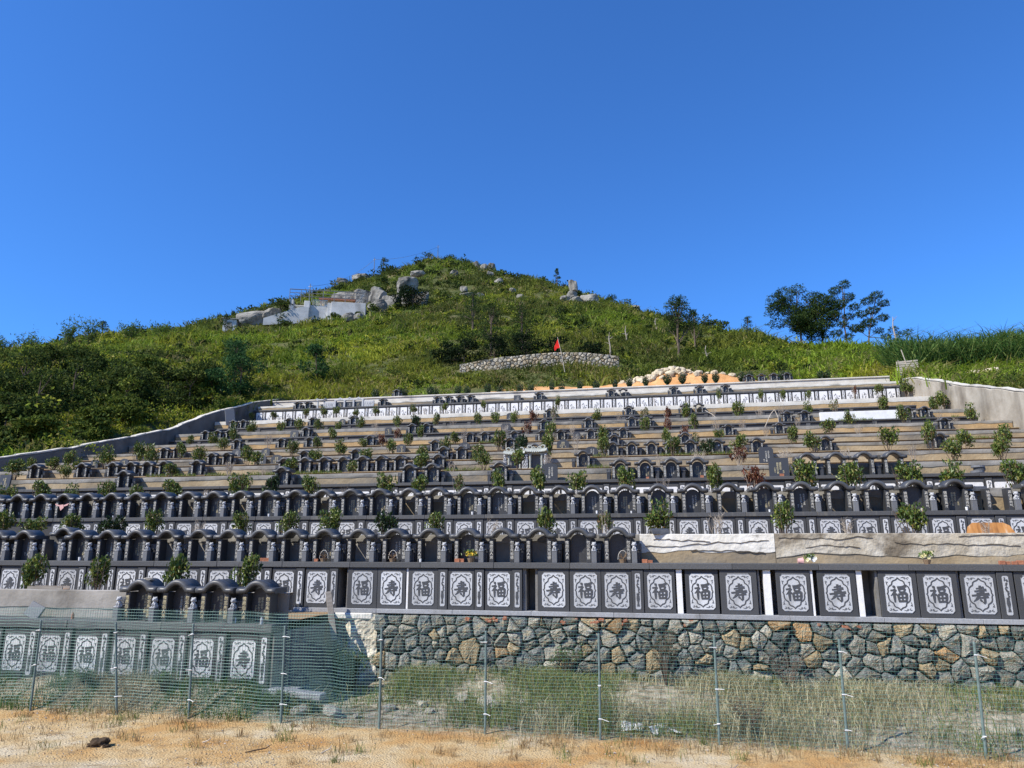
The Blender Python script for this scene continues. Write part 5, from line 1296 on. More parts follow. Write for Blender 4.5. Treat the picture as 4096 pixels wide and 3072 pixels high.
# pale broken plaster face at the left end of the rubble wall, and the bare wall in the shade beside it
pw = thing('broken_plaster_face', 'lumpy cream plaster face at the left end of the rubble wall', 'wall')
nx_, nz_ = 60, 46
gx, gz = np.meshgrid(np.linspace(-8.35, -6.95, nx_), np.linspace(0.0, 1.745, nz_))
bl = np.abs(VN(gx, gz, 2.6, 4)); gy = RYW - .05 - bl * .16 + VN2(gx, gz, 9, 3) * .02
edge = sstep(-8.05 - (1.745 - gz) * -.0, -7.6, gx); gy = gy * edge + (RYW + .06) * (1 - edge)
link('plaster_face', np_mesh('plaster_face', np.stack([gx, gy, gz], -1), grid_faces(nx_, nz_), stone_mat('cream_plaster', [(.3, (.36, .31, .22)), (.5, (.56, .51, .40)), (.72, (.68, .64, .54))], 3.0, .9, .8, 12, .1, coords='World', dist=.04)), pw)
MB().box(-30, -8.30, RYW + 0.08, RYW + 0.5, -0.3, 1.745).build('bare_wall', M['plaster_grey'], pw)
MB().box(-8.55, -7.1, RYW - .11, RYW + .05, 1.60, 1.747, .02).build('ledge_footing', M['plaster'], pw)

# ------------------------------------------------------------------ mesh fence
fence = thing('mesh_fence', 'green welded wire mesh fence on thin steel posts in the foreground', 'fence')
FY = 14.0
posts = [(-11.02, 13.95, .30), (-9.38, 13.97, .10), (-7.36, 13.98, .05), (-5.31, 13.98, .03), (-3.22, 13.95, 0), (-1.09, 13.98, -.02), (0.99, 14.02, -.02), (3.10, 14.02, -.03), (5.22, 14.0, -.06), (7.35, 14.0, -.03), (-13.1, 13.95, .05), (-15.2, 13.95, .05)]
for i, (x, y, lean) in enumerate(posts):
    z0 = float(ground_z(np.array([x]), np.array([y]))[0])
    b = MB(); b.tube([(0, 0, -.15), (0, 0, 1.0), (0, 0, 1.80)], .0235, 8); b.tube([(0, 0, 1.80), (0, 0, 1.825)], [.026, .018], 8)
    p = b.build('post', M['post_green'], fence, loc=(x, y, z0), rot=(0, -lean * .5 - .0, 0))
    for zt in (.35, .92, 1.62):
        if R.random() < .8:
            t = MB(); t.tube([(-.03, -.03, zt), (.03, -.03, zt + .004), (.03 + R.uniform(.04, .14) * R.choice((-1, 1)), -.05, zt - R.uniform(-.01, .04))], .005, 4); t.tube([(-.028, -.02, zt - .004), (.028, -.02, zt - .004)], .012, 5); t.build('tie', M['tie'], p)
def wire_sheet(x0, x1, y, ztop, step_x, step_z, r, seed, wob=.012):
    """woven grid of thin square wires, slightly bent"""
    V = []; F = []
    def strip(A, n_off):
        nonlocal V, F
        n = len(A)
        B = np.concatenate([A + np.array(o) for o in n_off]); base = sum(len(q) for q in V); V.append(B)
        i = np.arange(n - 1)
        k = len(n_off)
        for a in range(k):
            b_ = (a + 1) % k
            F.append(np.stack([base + a * n + i, base + a * n + i + 1, base + b_ * n + i + 1, base + b_ * n + i], 1))
    nh = int(ztop / step_z)
    for k in range(nh + 1):
        xx = np.linspace(x0, x1, int((x1 - x0) / .16)); z = k * step_z
        sag = VN(xx, xx * 0 + k * .13 + seed, .55, 3) * wob * 2.0
        A = np.stack([xx, y + VN2(xx, xx * 0 + seed, .5, 2) * .03, ground_z(xx, xx * 0 + y) * .7 + z + .01 + sag], 1)
        strip(A, [(0, 0, r), (0, -r, -r * .6), (0, r, -r * .6)])
    nv = int((x1 - x0) / step_x)
    for k in range(nv + 1):
        zz = np.linspace(0, ztop, 9); x = x0 + k * step_x
        xx = x + VN(zz + k * .0, zz * 0 + k * .37 + seed, .6, 2) * wob
        A = np.stack([xx, y + .004 + VN2(xx, xx * 0 + seed, .5, 2) * .03, zz + ground_z(xx, xx * 0 + y) * .7], 1)
        strip(A, [(r, 0, 0), (-r * .6, -r, 0), (-r * .6, r, 0)])
    return np.concatenate(V), np.concatenate(F)
V, F = wire_sheet(-16.5, 8.2, FY, 2.10, .058, .062, .0018, 1)
tag(link('wire_mesh', np_mesh('wire_mesh', V, F, M['wire']), fence), kind='stuff')
V, F = wire_sheet(-16.5, -5.9, FY + .06, 2.04, .062, .058, .0019, 5, .02)
tag(link('wire_mesh', np_mesh('wire_mesh', V, F, M['wire']), fence), kind='stuff')

# ------------------------------------------------------------------ loose things in the foreground
def rock_mesh(seed, sub=3, mat=None, blocky=.35, amp=.28, sc=(1, 1, .75), cut=False):
    bm = bmesh.new(); bmesh.ops.create_icosphere(bm, subdivisions=sub, radius=1.0)
    off = seed * 13.7
    rp = random.Random(seed); planes = [Vector((rp.gauss(0, 1), rp.gauss(0, 1), rp.gauss(0, .8))).normalized() for _ in range(9)]; lim = [rp.uniform(.62, .9) for _ in range(9)]
    for v in bm.verts:
        c = v.co.copy(); m = max(abs(c.x), abs(c.y), abs(c.z)); c = c.lerp(c / m * .85, blocky)
        n = mnoise.noise(c * 1.3 + Vector((off, 0, 0))) + .5 * mnoise.noise(c * 2.9 + Vector((0, off, 0))) + .22 * mnoise.noise(c * 6.5 + Vector((0, 0, off)))
        r_ = 1 + amp * n
        if cut:
            for pl, lm in zip(planes, lim):
                dd = c.dot(pl)
                if dd > lm: c = c - pl * (dd - lm)
            r_ = 1 + amp * .35 * n
        v.co = Vector((c.x * r_ * sc[0], c.y * r_ * sc[1], c.z * r_ * sc[2]))
    me = bpy.data.meshes.new('rock'); bm.to_mesh(me); bm.free()
    if mat: me.materials.append(mat)
    return me
ROCK = [rock_mesh(i, 4, M['rock'], .3, .42, (1, 1, 1), True) for i in range(6)]
PROCK = [rock_mesh(20 + i, 3, M['paleRock'], .3, .35, (1, 1, .9), True) for i in range(6)]
FROCK = [rock_mesh(40 + i, 2, stone_mat('field_stone_%d' % i, [(.3, (.24, .215, .17)), (.55, (.40, .37, .31)), (.75, (.52, .49, .42))], 5, .9, .6, 18, .15, dist=.03), .5, .3) for i in range(3)]
def gz1(x, y): return float(ground_z(np.array([x]), np.array([y]))[0])
def loose(name, me, x, y, s, label, cat, dz=0.0, rot=None, group=None):
    o = link(name, me, None, (x, y, gz1(x, y) + dz), rot or (R.uniform(-.3, .3), R.uniform(-.3, .3), R.uniform(0, 6)), s)
    return tag(o, label, cat, group)
clod = thing('soil_clod', 'dark clod of earth lying on the sand at lower left', 'clod', (-9.65, 11.9, gz1(-9.65, 11.9)))
cm = rock_mesh(61, 3, M['clod'], .2, .55, (1, .8, .62))
link('lump', cm, clod, (0, 0, .05), scl=.155); link('lump', cm, clod, (-.15, -.05, .02), (0, 0, 2), .07); link('lump', cm, clod, (.17, -.06, .02), (0, .4, 1), .06)
loose('field_stone', FROCK[0], -3.55, 15.6, (.26, .2, .24), 'large pale boulder in the grass beside the fence post', 'stone', .10)
loose('field_stone', FROCK[1], -6.55, 14.55, (.22, .18, .16), 'grey stone with pale edge at the right of the lowest bank', 'stone', .08)
loose('field_stone', FROCK[2], -7.25, 14.6, (.24, .16, .15), 'pale broken stone under the fallen kerb', 'stone', .08)
for i, (x, y, s) in enumerate([(-5.6, 15.3, .16), (-5.0, 15.6, .14), (-4.2, 15.9, .18), (-4.7, 15.2, .11), (-5.9, 15.9, .15), (-2.9, 15.9, .13), (6.2, 15.4, .14), (-7.7, 14.5, .10), (-6.1, 14.7, .09), (-8.6, 14.35, .08)]):
    loose('field_stone', FROCK[i % 3], x, y, (s, s * .8, s * .7), '%s small pale stone from left lying in the dry grass behind the fence' % ORD[sorted([-5.6, -5.0, -4.2, -4.7, -5.9, -2.9, 6.2, -7.7, -6.1, -8.6]).index(x)], 'stone', s * .3, group='small stones in the grass')
ks = thing('fallen_kerb', 'broken concrete kerb lying right of the lowest panel wall', 'kerb stone', (-7.45, 14.75, .40), math.radians(-4))
MB().box(-.62, .62, -.12, .14, -.06, .07, .02).build('slab', M['ledge'], ks, rot=(0, math.radians(3), 0))
pk = thing('leaning_plank', 'grey plank leaning against the wall right of the lowest graves', 'plank', (-7.78, 17.2, 1.15), 0)
MB().box(-.075, .075, -.03, .03, 0, 1.25, .008).build('board', M['old_wood'], pk, rot=(math.radians(-24), math.radians(-9), math.radians(28)))
for i, (x, y, w_, d_) in enumerate([(-.55, 14.7, .20, .12), (-.05, 14.65, .26, .10), (.25, 14.55, .16, .12)]):
    b = MB(); n = 7
    gx, gy = np.meshgrid(np.linspace(-1, 1, n), np.linspace(-1, 1, n)); gz = VN(gx * 1.0 + i * 5, gy, 1.2, 3) * .06 + .05
    o = link('litter', np_mesh('litter', np.stack([gx * w_, gy * d_, gz], -1), grid_faces(n, n), M['white_plastic'])); o.location = (x, y, gz1(x, y) + .02); o.rotation_euler = (.5, 0, i)
    tag(o, ['crumpled white plastic scrap left of the centre fence post', 'long white plastic scrap behind the fence at centre', 'small white plastic scrap beside the long one'][i], 'litter')
for i, (x, y, l, a, col_) in enumerate([(-6.75, 12.1, .42, .5, 'clod'), (-7.9, 12.35, .18, -.2, 'pale_wood'), (-5.6, 12.3, .2, .9, 'pale_wood'), (1.0, 12.5, .3, .1, 'old_wood')]):
    b = MB().tube([(-l/2, 0, 0), (-l*.1, .01, .02), (l*.3, -.01, .045), (l/2, .02, .09)], [.009, .012, .010, .005], 5)
    o = b.build('stick', M[col_]); o.location = (x, y, gz1(x, y) + .012); o.rotation_euler = (0, 0, a)
    tag(o, ['dark curved stick lying on the sand left of centre', 'short pale wood chip on the sand near the clod', 'thin pale twig on the sand left of centre', 'thin grey twig on the sand right of centre'][i], 'stick')
# gravel
n = 9000
px_ = rs.uniform(-14, 9, n); py_ = 11.0 + rs.random(n) * 3.6
keep = rs.random(n) < np.clip(.3 + VN(px_, py_, .45, 3) * 1.4, .03, 1); px_, py_ = px_[keep], py_[keep]; n = len(px_)
s = rs.uniform(.006, .020, n) * np.where(rs.random(n) < .05, 2.0, 1)
base = np.array([(1, 0, 0), (-.5, .86, 0), (-.5, -.86, 0), (0, 0, .8), (.3, .3, -.5)])
ang = rs.uniform(0, 6.28, n); cs, sn = np.cos(ang), np.sin(ang)
B = base[None] * s[:, None, None]
V = np.stack([B[..., 0] * cs[:, None] - B[..., 1] * sn[:, None], B[..., 0] * sn[:, None] + B[..., 1] * cs[:, None], B[..., 2]], -1) + np.stack([px_, py_, ground_z(px_, py_) + s * .3], 1)[:, None]
i5 = np.arange(n) * 5
F = np.concatenate([np.stack([i5 + a, i5 + b, i5 + c], 1) for a, b, c in ((0, 1, 3), (1, 2, 3), (2, 0, 3))])
cg = np.repeat(colmix(rs, n, [(.50, .44, .34), (.56, .50, .42), (.42, .29, .16), (.30, .26, .2)], [.35, .2, .3, .15]), 5, 0)
tag(link('gravel', np_mesh('gravel', V.reshape(-1, 3), F, M['drygrass'], cg)), 'pale gravel strewn over the sandy foreground', 'gravel', kind='stuff')
# dark twiggy bushes against the rubble wall
def twig_bush(x, y, h, w, seed, label, leaves=0, col=None):
    rr = random.Random(seed); t = thing('dry_bush', label, 'bush', (x, y, gz1(x, y)), 0, 'dry bushes against the rubble wall')
    b = MB(); tips = []
    for q in range(34):
        a = rr.uniform(0, 6.28); sp = rr.random() ** .5 * w * .5; hh = h * rr.uniform(.55, 1)
        p2 = Vector((math.cos(a) * sp, math.sin(a) * sp * .6, hh)); p1 = Vector((p2.x * .35, p2.y * .35, hh * .5))
        b.tube([(p2.x * .06, p2.y * .06, 0), p1, p2], [.010, .007, .003], 3, False)
        for j in range(5):
            e = p1.lerp(p2, rr.uniform(.2, 1)); d = Vector((rr.uniform(-1, 1), rr.uniform(-.7, .7), rr.uniform(.2, 1))) * rr.uniform(.06, .2)
            b.tube([e, e + d], [.004, .002], 3, False); tips.append(e + d)
    b.build('stems', M['bark'], t)
    if leaves:
        r2 = np.random.default_rng(seed); T = np.array([tuple(p) for p in tips]); k = r2.integers(0, len(T), leaves)
        V, F = leaf_quads(T[k] + r2.normal(size=(leaves, 3)) * .03, r2.normal(size=(leaves, 3)), r2.uniform(.03, .06, leaves), r2)
        link('foliage', np_mesh('foliage', V, F, M['leaf'], np.repeat(colmix(r2, leaves, col, [1] * len(col)), 4, 0)), t)
DK = [(.07, .065, .035), (.11, .10, .05), (.05, .06, .025)]
twig_bush(0.15, 17.35, 1.25, .8, 1, 'grey green bush against the rubble wall right of centre', 500, DK)
twig_bush(2.75, 17.2, .95, 1.3, 2, 'dark bare bush against the pale foot of the rubble wall', 120, [(.05, .04, .025)])
twig_bush(-2.1, 17.5, .7, 1.0, 3, 'low green bush at the foot of the rubble wall, left of centre', 700, [(.07, .12, .025), (.11, .16, .04)])
twig_bush(1.55, 14.75, .6, .8, 4, 'straw coloured bush just behind the fence right of centre', 200, [(.26, .2, .1)])
twig_bush(-7.05, 16.6, .9, 1.2, 5, 'green weeds growing in the shaded corner by the cream plaster', 1300, [(.045, .10, .02), (.08, .14, .03)])
twig_bush(-7.75, 17.3, 1.0, .5, 6, 'dry stalks standing in the shaded corner', 0)
twig_bush(-10.35, 14.42, .42, .5, 7, 'small green weed under the lowest panels', 420, [(.05, .12, .02), (.09, .17, .035)])
twig_bush(-7.72, 14.45, .42, .45, 8, 'small green weed at the end of the lowest panel wall', 420, [(.05, .12, .02), (.08, .16, .03)])
twig_bush(-12.3, 14.5, .3, .6, 9, 'low green weed under the left panels', 320, [(.05, .10, .02), (.08, .14, .03)])

# ------------------------------------------------------------------ things left on the ledges
def flower_basket(x, k, label, mats, tip=False, s=1.0):
    t = thing('flower_basket', label, 'flowers', (x, TY[k] + .02 if not tip else TY[k] + .25, TZ[k]), 0, 'flowers on the ledges', s)
    b = MB(); b.tube([(0, 0, 0), (0, 0, .05), (0, 0, .10)] if not tip else [(-.12, 0, .06), (-.06, 0, .06), (0, 0, .06)], [.055, .07, .085], 10); b.build('basket', M['wicker'] if not tip else M['pink_cloth'], t)
    rr = random.Random(int(x * 100)); m2 = MB()
    r2 = np.random.default_rng(abs(int(x * 100)) + 5)
    C = np.stack([r2.normal(size=90) * .07, r2.normal(size=90) * .05, .17 + r2.random(90) * .12], 1)
    if tip: C = C + np.array([.14, 0, -.08])
    V, F = leaf_quads(C, r2.normal(size=(90, 3)) + np.array([0, 0, .6]), .08, r2)
    link('leaves', np_mesh('leaves', V, F, M['leaf'], np.repeat(colmix(r2, 90, [(.08, .15, .03), (.18, .22, .06)], [.5, .5]), 4, 0)), t)
    for q in range(9):
        m2 = MB(); cx, cy, cz = rr.uniform(-.11, .11), rr.uniform(-.06, .03), .15 + rr.random() * .12
        if tip: cx, cz = .05 + rr.random() * .26, .05 + rr.random() * .10
        for a in range(7):
            an = a / 7 * 6.283; m2.poly([(cx, cy - .02, cz), (cx + math.cos(an - .45) * .036, cy - .03, cz + math.sin(an - .45) * .036), (cx + math.cos(an) * .046, cy - .022, cz + math.sin(an) * .046), (cx + math.cos(an + .45) * .036, cy - .03, cz + math.sin(an + .45) * .036)])
        m2.build('blossom', M[rr.choice(mats)], t)
flower_basket(-4.57, 1, 'yellow chrysanthemums in a basket before a grave above the rubble wall', ['yellow_flower'], s=1.05)
flower_basket(3.45, 1, 'toppled pink pot with white flowers on the plaster ledge', ['white_flower', 'white_flower', 'cream_flower'], tip=True)
flower_basket(6.05, 1, 'basket of cream roses on the plaster ledge at right', ['cream_flower'])
flower_basket(-10.75, 5, 'white and red flowers behind the graves of the fourth terrace', ['white_flower', 'red_flower', 'white_flower'])
for i, x in enumerate([-8.61, -6.68, -0.75]):
    t = thing('dried_basket', ['withered hooped basket before the twelfth grave above the rubble wall', 'withered hooped basket before the fourteenth grave above the rubble wall', 'withered hooped basket before the last grave above the rubble wall'][i], 'basket', (x, TY[1] + .10, TZ[1]), 0, 'withered flower baskets')
    MB().tube([(0, 0, 0), (0, 0, .05), (0, 0, .09)], [.07, .085, .10], 9).build('basket', M['wicker'], t)
    MB().tube([(math.cos(a) * .12, 0, .08 + math.sin(a) * .22) for a in np.linspace(0, math.pi, 12)], .006, 5).build('hoop', M['white_letter'], t)
    b = MB(); rr = random.Random(i)
    for q in range(26):
        a = rr.uniform(0, 6.28); b.tube([(0, 0, .08), (math.cos(a) * .07, math.sin(a) * .05, .16), (math.cos(a) * rr.uniform(.06, .15), math.sin(a) * .07, rr.uniform(.12, .28))], [.004, .004, .003], 3, False)
    b.build('dead_stems', M['wicker'], t)
BR = MB().box(-.055, .055, -.03, .03, 0, .075, .004).mesh('brick', M['brick'])
for i, (x, k) in enumerate([(-10.35, 1), (-10.22, 1), (-8.82, 1), (-4.93, 1), (-4.82, 1), (-.22, 1), (-.09, 1), (7.6, 1), (7.72, 1), (7.84, 1), (7.96, 1), (-0.1, 3), (1.75, 3), (4.38, 3)]):
    o = link('brick', BR, None, (x, TY[k] + .06 + .02 * (i % 3), TZ[k]), (0, 0, R.uniform(-.2, .2)), R.uniform(.9, 1.25))
    tag(o, 'loose red brick %s' % ['left of two before the empty tenth grave', 'right of two before the empty tenth grave', 'beside the withered basket at the twelfth grave', 'left of two beside the yellow flowers', 'right of two beside the yellow flowers', 'left of two at the end of the grave row', 'right of two at the end of the grave row', 'first of four on the plaster ledge at far right', 'second of four on the plaster ledge at far right', 'third of four on the plaster ledge at far right', 'fourth of four on the plaster ledge at far right', 'before a grave with a portrait on the third terrace', 'before a grave near centre on the third terrace', 'at the foot of the square stele'][i], 'brick', 'loose bricks on the ledges')
bd = thing('table_board', 'orange varnished round-cornered board leaning on the panels at right', 'board', (8.78, TY[2] - .55, TZ[2] - .98))
o_ = [(-.62, 0), (.62, 0), (.55, .35), (.44, .58), (.30, .66), (-.44, .66), (-.56, .56), (-.63, .36)]
MB().plate(o_, 0, .035).build('board', M['wood'], bd, rot=(math.radians(-14), 0, 0))
# loose hood fragments
for i, (x, k, dz, dy, rz, lab) in enumerate([(0.15, 1, RIM[1], .72, .35, 'loose end of an arched roof stone on the white plaster rim'), (9.55, 1, RIM[1], .75, -.2, 'curved roof stone fragment on the rim at far right'), (8.85, 2, .55, .52, .15, 'slipped roof stone behind the roofless grave at right')]):
    t = thing('roof_fragment', lab, 'stone block', (x, TY[k] + dy, TZ[k] + dz), rz)
    b = MB(); pr = [(math.cos(a) * .14, math.sin(a) * .14) for a in np.linspace(0, math.pi, 8)] + [(-.09, 0.0)] + [(math.cos(a) * .07, math.sin(a) * .07) for a in np.linspace(math.pi, 0, 6)] + [(.09, 0)]
    n = len(pr); w_ = .22
    if i == 2: w_ = .32
    b.v = [(-w_, p[0], p[1]) for p in pr] + [(w_, p[0], p[1]) for p in pr]
    b.f = [(j, (j+1) % n, n + (j+1) % n, n + j) for j in range(n)] + [tuple(range(n))[::-1], tuple(range(n, 2*n))]
    b.build('stone', M['hood'], t)
t = thing('stacked_roof_stones', 'stack of round roof stones lying on the third terrace at right', 'stone block', (10.55, TY[3] + .25, TZ[3]))
MB().tube([(-.05, .1, .03), (-.05, .1, .10)], [.20, .20], 14).build('stone', M['post'], t); MB().tube([(.02, .1, .102), (.02, .1, .20)], [.17, .17], 14).build('stone', M['cap'], t); MB().tube([(-.02, .1, .202), (-.02, .1, .27)], [.20, .19], 14).build('stone', M['post'], t)
MB().box(-.42, .3, -.05, .3, 0, .028, .006).build('stone', M['cap'], t)
rk = loose('field_stone', FROCK[1], -11.6, 14.95, .1, 'stone resting on the roof of the leftmost lowest grave', 'stone'); rk.location = (-11.45, TY[0] + .25, TZ[0] + .91); rk.scale = (.14, .1, .06); rk.rotation_euler = (0, 0, .3)
tr = thing('wooden_tray', 'shallow brown wooden tray on the lower left plaster rim', 'tray', (-14.75, 15.75, 2.36))
MB().box(-.5, .5, -.12, .12, 0, .02).build('tray_base', M['wood'], tr)
for sy in (-1, 1): MB().box(-.5, .5, sy * .12 - .012, sy * .12 + .012, .0205, .09).build('tray_side', M['old_wood'], tr)
rib = thing('pink_ribbon', 'pink ribbon bow tied to a grave of the second row at left', 'ribbon', (-20.18, TY[2] + .02, TZ[2] + .42))
b = MB(); b.plate([(-.28, .08), (-.05, .02), (-.05, -.03), (-.26, .03)][::-1], -.01, .0).plate([(.28, .10), (.05, .02), (.05, -.03), (.22, .02)], -.012, -.002).plate([(-.06, .04), (.06, .05), (.09, -.06), (-.02, -.16), (-.08, -.05)][::-1], -.02, -.013); b.build('bow', M['pink_cloth'], rib)
for i, (x, k, c_) in enumerate([(-8.0, 0, 'white_plastic')]):
    pass
for i, (x, y, z, m_) in enumerate([(-8.42, TY[0] + .03, TZ[0], 'metal'), (-9.1, TY[0] + .1, TZ[0], 'white_plastic'), (-13.3, TY[0] + .2, TZ[0], 'brick')]):
    o = MB().tube([(0, 0, 0), (0, 0, .10), (0, 0, .13), (0, 0, .15)], [.03, .03, .016, .014], 9).build('bottle', M[m_]); o.location = (x, y, z)
    tag(o, ['small bluish can standing by the rightmost lowest grave', 'small pale cup on the lowest ledge between lion posts', 'small red jar on the lowest ledge at left'][i], 'bottle')
ls = thing('leaning_slab', 'grey slab leaning on the plaster wall at the far left', 'slab', (-14.55, TY[0] + .3, TZ[0]))
MB().box(-.2, .2, -.03, .03, 0, .34, .008).build('slab', M['post'], ls, rot=(math.radians(-18), math.radians(22), 0))

CUP = MB().tube([(0, 0, 0), (0, 0, .005), (0, 0, .08), (0, 0, .085)], [.02, .026, .032, .030], 10).mesh('cup', M['white_plastic'])
for i, (k, x) in enumerate([(2, -5.45), (2, -1.62), (2, -0.60), (2, 3.30), (2, 7.30), (2, 8.42), (1, -16.0), (1, -5.9), (2, -18.1), (2, -8.4), (2, -12.3)]):
    o = link('cup', CUP, None, (x, TY[k] + .02, TZ[k]), (0, 0, 0), R.uniform(.8, 1.25))
    tag(o, 'small white cup %s' % ['before the nineteenth grave of the second row', 'before the twenty-third grave of the second row', 'before the twenty-fourth grave of the second row', 'before the twenty-eighth grave of the second row', 'before the thirty-second grave of the second row', 'before the thirty-third grave of the second row', 'before the fourth grave above the rubble wall', 'before the fifteenth grave above the rubble wall', 'before the sixth grave of the second row', 'before the sixteenth grave of the second row', 'before the twelfth grave of the second row'][i], 'cup', 'cups before the graves')
# ------------------------------------------------------------------ grass cover of the hill
rs = np.random.default_rng(99)
def hill_points(n, umin, umax, dmin, dmax, power=1.0):
    """points spread evenly as seen from the path: by bearing and distance"""
    b = np.radians(rs.uniform(umin, umax, n)); t = rs.random(n) ** power
    d = dmin * (dmax / dmin) ** t
    return np.sin(b) * d, np.cos(b) * d
def soil_mask(x, y):        # bare orange soil around the rock heap
    return (((x - 3.0) / 8.5) ** 2 + ((y - 61.0) / 3.0) ** 2 < 1) | ((y < 62.6) & (x < 1) & (x > -16) & (VN(x, y, .5, 2) > -.12))
x, y = hill_points(36000, -52, 30, 58.5, 235, 1.0)
ok = ~in_terrace(x, y) & (y > 20)
near_l = (x < XL - .4) | (x > XR + .5) | (y > 59.8)
ok &= near_l & ~soil_mask(x, y)
ok &= ~((x > -72) & (x < -50) & (y > 118) & (y < 130))
x, y = x[ok], y[ok]; z = hill_z(x, y)
# left flank and right flank nearer than the top terrace
x2 = np.concatenate([rs.uniform(-75, XL - .5, 3000), rs.uniform(XR + .6, 34, 3200)]); y2 = np.concatenate([rs.uniform(26, 62, 3000), rs.uniform(34, 62, 3200)])
x = np.concatenate([x, x2]); y = np.concatenate([y, y2]); z = hill_z(x, y)
n = len(x)
d = np.hypot(x, y)
patch = VN(x, y, .055, 4); patch2 = VN2(x, y, .11, 3)
elev = np.clip((d - 100) / 90, 0, 1)
bright = np.clip(.60 + patch * 1.3 - elev * .45, 0, 1)[:, None]
yel = np.array([.33, .35, .035]); lime = np.array([.20, .28, .028]); olive = np.array([.13, .135, .032]); dk = np.array([.055, .09, .018])
base = np.where(patch2[:, None] > .1, yel, lime) * bright + (olive * .55 + dk * .45) * (1 - bright)
base *= rs.uniform(.75, 1.25, (n, 1))
dry = rs.random(n) < (.08 + .10 * (y < 70)); base[dry] = base[dry] * .35 + np.array([.36, .28, .13]) * .65
m = 10
lump = np.clip(.75 + VN2(x, y, .28, 2) * 1.3, .35, 1.7)
sz = (.58 + .0046 * d) * rs.uniform(.65, 1.35, n) * lump
rx = np.repeat(x, m) + rs.normal(size=n * m) * np.repeat(sz, m) * .42; ry = np.repeat(y, m) + rs.normal(size=n * m) * np.repeat(sz, m) * .42
P = np.stack([rx, ry, np.repeat(z, m) - .12 + (hill_raw(rx, ry) - np.repeat(hill_raw(x, y), m))], 1)
hg = np.repeat(sz, m) * rs.uniform(.6, 1.25, n * m); wd = np.repeat(.04 + .0012 * d, m) * rs.uniform(.7, 1.4, n * m)
cc = np.repeat(base, m, 0) * rs.uniform(.72, 1.25, (n * m, 1))
v, f, c6 = blades(P, hg, wd, .95, rs, cc)
tag(link('hill_grass', np_mesh('hill_grass', v, f, M['grass'], c6)), 'tall yellow green grass covering the hill above the cemetery', 'grass', kind='stuff')

# ------------------------------------------------------------------ bush cover
def bush_cloud(cx, cy, cz, r, h, nl, rs, cols, wts, size, asp=.55):
    dd = rs.normal(size=(nl, 3)); dd /= np.linalg.norm(dd, axis=1, keepdims=True); dd[:, 2] = np.abs(dd[:, 2])
    k = 5; sub = rs.normal(size=(k, 3)) * .38; sub[:, 2] = np.abs(sub[:, 2]); q = rs.integers(0, k, nl)
    C = (sub[q] + dd * rs.uniform(.35, .75, (nl, 1))) * np.array([r, r, h]) + np.array([cx, cy, cz])
    V, F = leaf_quads(C, dd + rs.normal(size=(nl, 3)) * .6, size * rs.uniform(.6, 1.3, nl), rs, asp, .3)
    return V, F, np.repeat(colmix(rs, nl, cols, wts), 4, 0)
DARK = ([(.020, .034, .010), (.036, .056, .014), (.065, .09, .02)], [.4, .4, .2])
OLV = ([(.075, .08, .024), (.11, .105, .034), (.16, .14, .055)], [.4, .4, .2])
MID = ([(.05, .08, .017), (.09, .125, .026), (.145, .17, .036)], [.33, .4, .27])
YEL = ([(.13, .18, .022), (.23, .28, .032), (.34, .35, .045), (.40, .35, .12)], [.28, .36, .28, .08])
parts = []
bx, by = hill_points(3000, -50, 28, 64, 228, .85)
ok = (by > 62.5) & ~soil_mask(bx, by) & ~((bx > -73) & (bx < -49) & (by > 116) & (by < 131)) & ~((bx > -20) & (bx < -2) & (by > 66.5) & (by < 72)); bx, by = bx[ok], by[ok]
bz = hill_z(bx, by)
for i in range(len(bx)):
    d_ = math.hypot(bx[i], by[i]); p = float(VN2(bx[i:i+1], by[i:i+1], .045, 3)[0]); hi = min(1, max(0, (d_ - 105) / 80))
    u = rs.random()
    if u < .26 + .25 * hi + 1.0 * max(0, p): pal = DARK if u < .14 + .14 * hi + .6 * max(0, p) else MID
    elif hi > .5 and u < .85: pal = MID if u < .62 else OLV
    else: pal = YEL
    r_ = (.34 + .0062 * d_) * rs.uniform(.5, 1.35) * (.8 if pal is YEL else 1)
    parts.append(bush_cloud(bx[i], by[i], bz[i] - .1, r_, r_ * rs.uniform(.6, 1.2), 84 if pal is not YEL else 70, rs, *pal, (.12 + .0028 * d_) * (1.5 if pal is YEL else 1), .24 if pal is YEL else .55))
# undergrowth filling the thicket beyond the left side wall
v, f, c4 = join(parts)
tag(link('hill_scrub', np_mesh('hill_scrub', v, f, M['foliage'], c4)), 'dark green scrub dotted over the upper hillside', 'bushes', kind='stuff')

parts = []
ux = rs.uniform(-92, XL - .6, 900); uy = rs.uniform(30, 92, 900)
ok = (uy < 60 + (-ux - 34) * .35) & (uy > 27 + (-ux - 34) * .2); ux, uy = ux[ok], uy[ok]; uz = hill_z(ux, uy)
for i in range(len(ux)):
    e = (-34 - ux[i]); u = rs.random()
    pal = (MID if u < .45 else YEL) if (e < 2.2 or u < .12 or uy[i] > 56 + e * .3) else (DARK if u < .55 else MID)
    r_ = rs.uniform(.7, 1.9) * (.55 if e < 1.6 else 1) * (.55 if uy[i] > 54 else 1)
    parts.append(bush_cloud(ux[i], uy[i], uz[i] - .2, r_, r_ * rs.uniform(.8, 1.6), 190, rs, *pal, .30 if e > 2 else .2))
v, f, c4 = join(parts)
tag(link('undergrowth', np_mesh('undergrowth', v, f, M['foliage'], c4)), 'dense dark undergrowth filling the slope beyond the left side wall', 'bushes', kind='stuff')

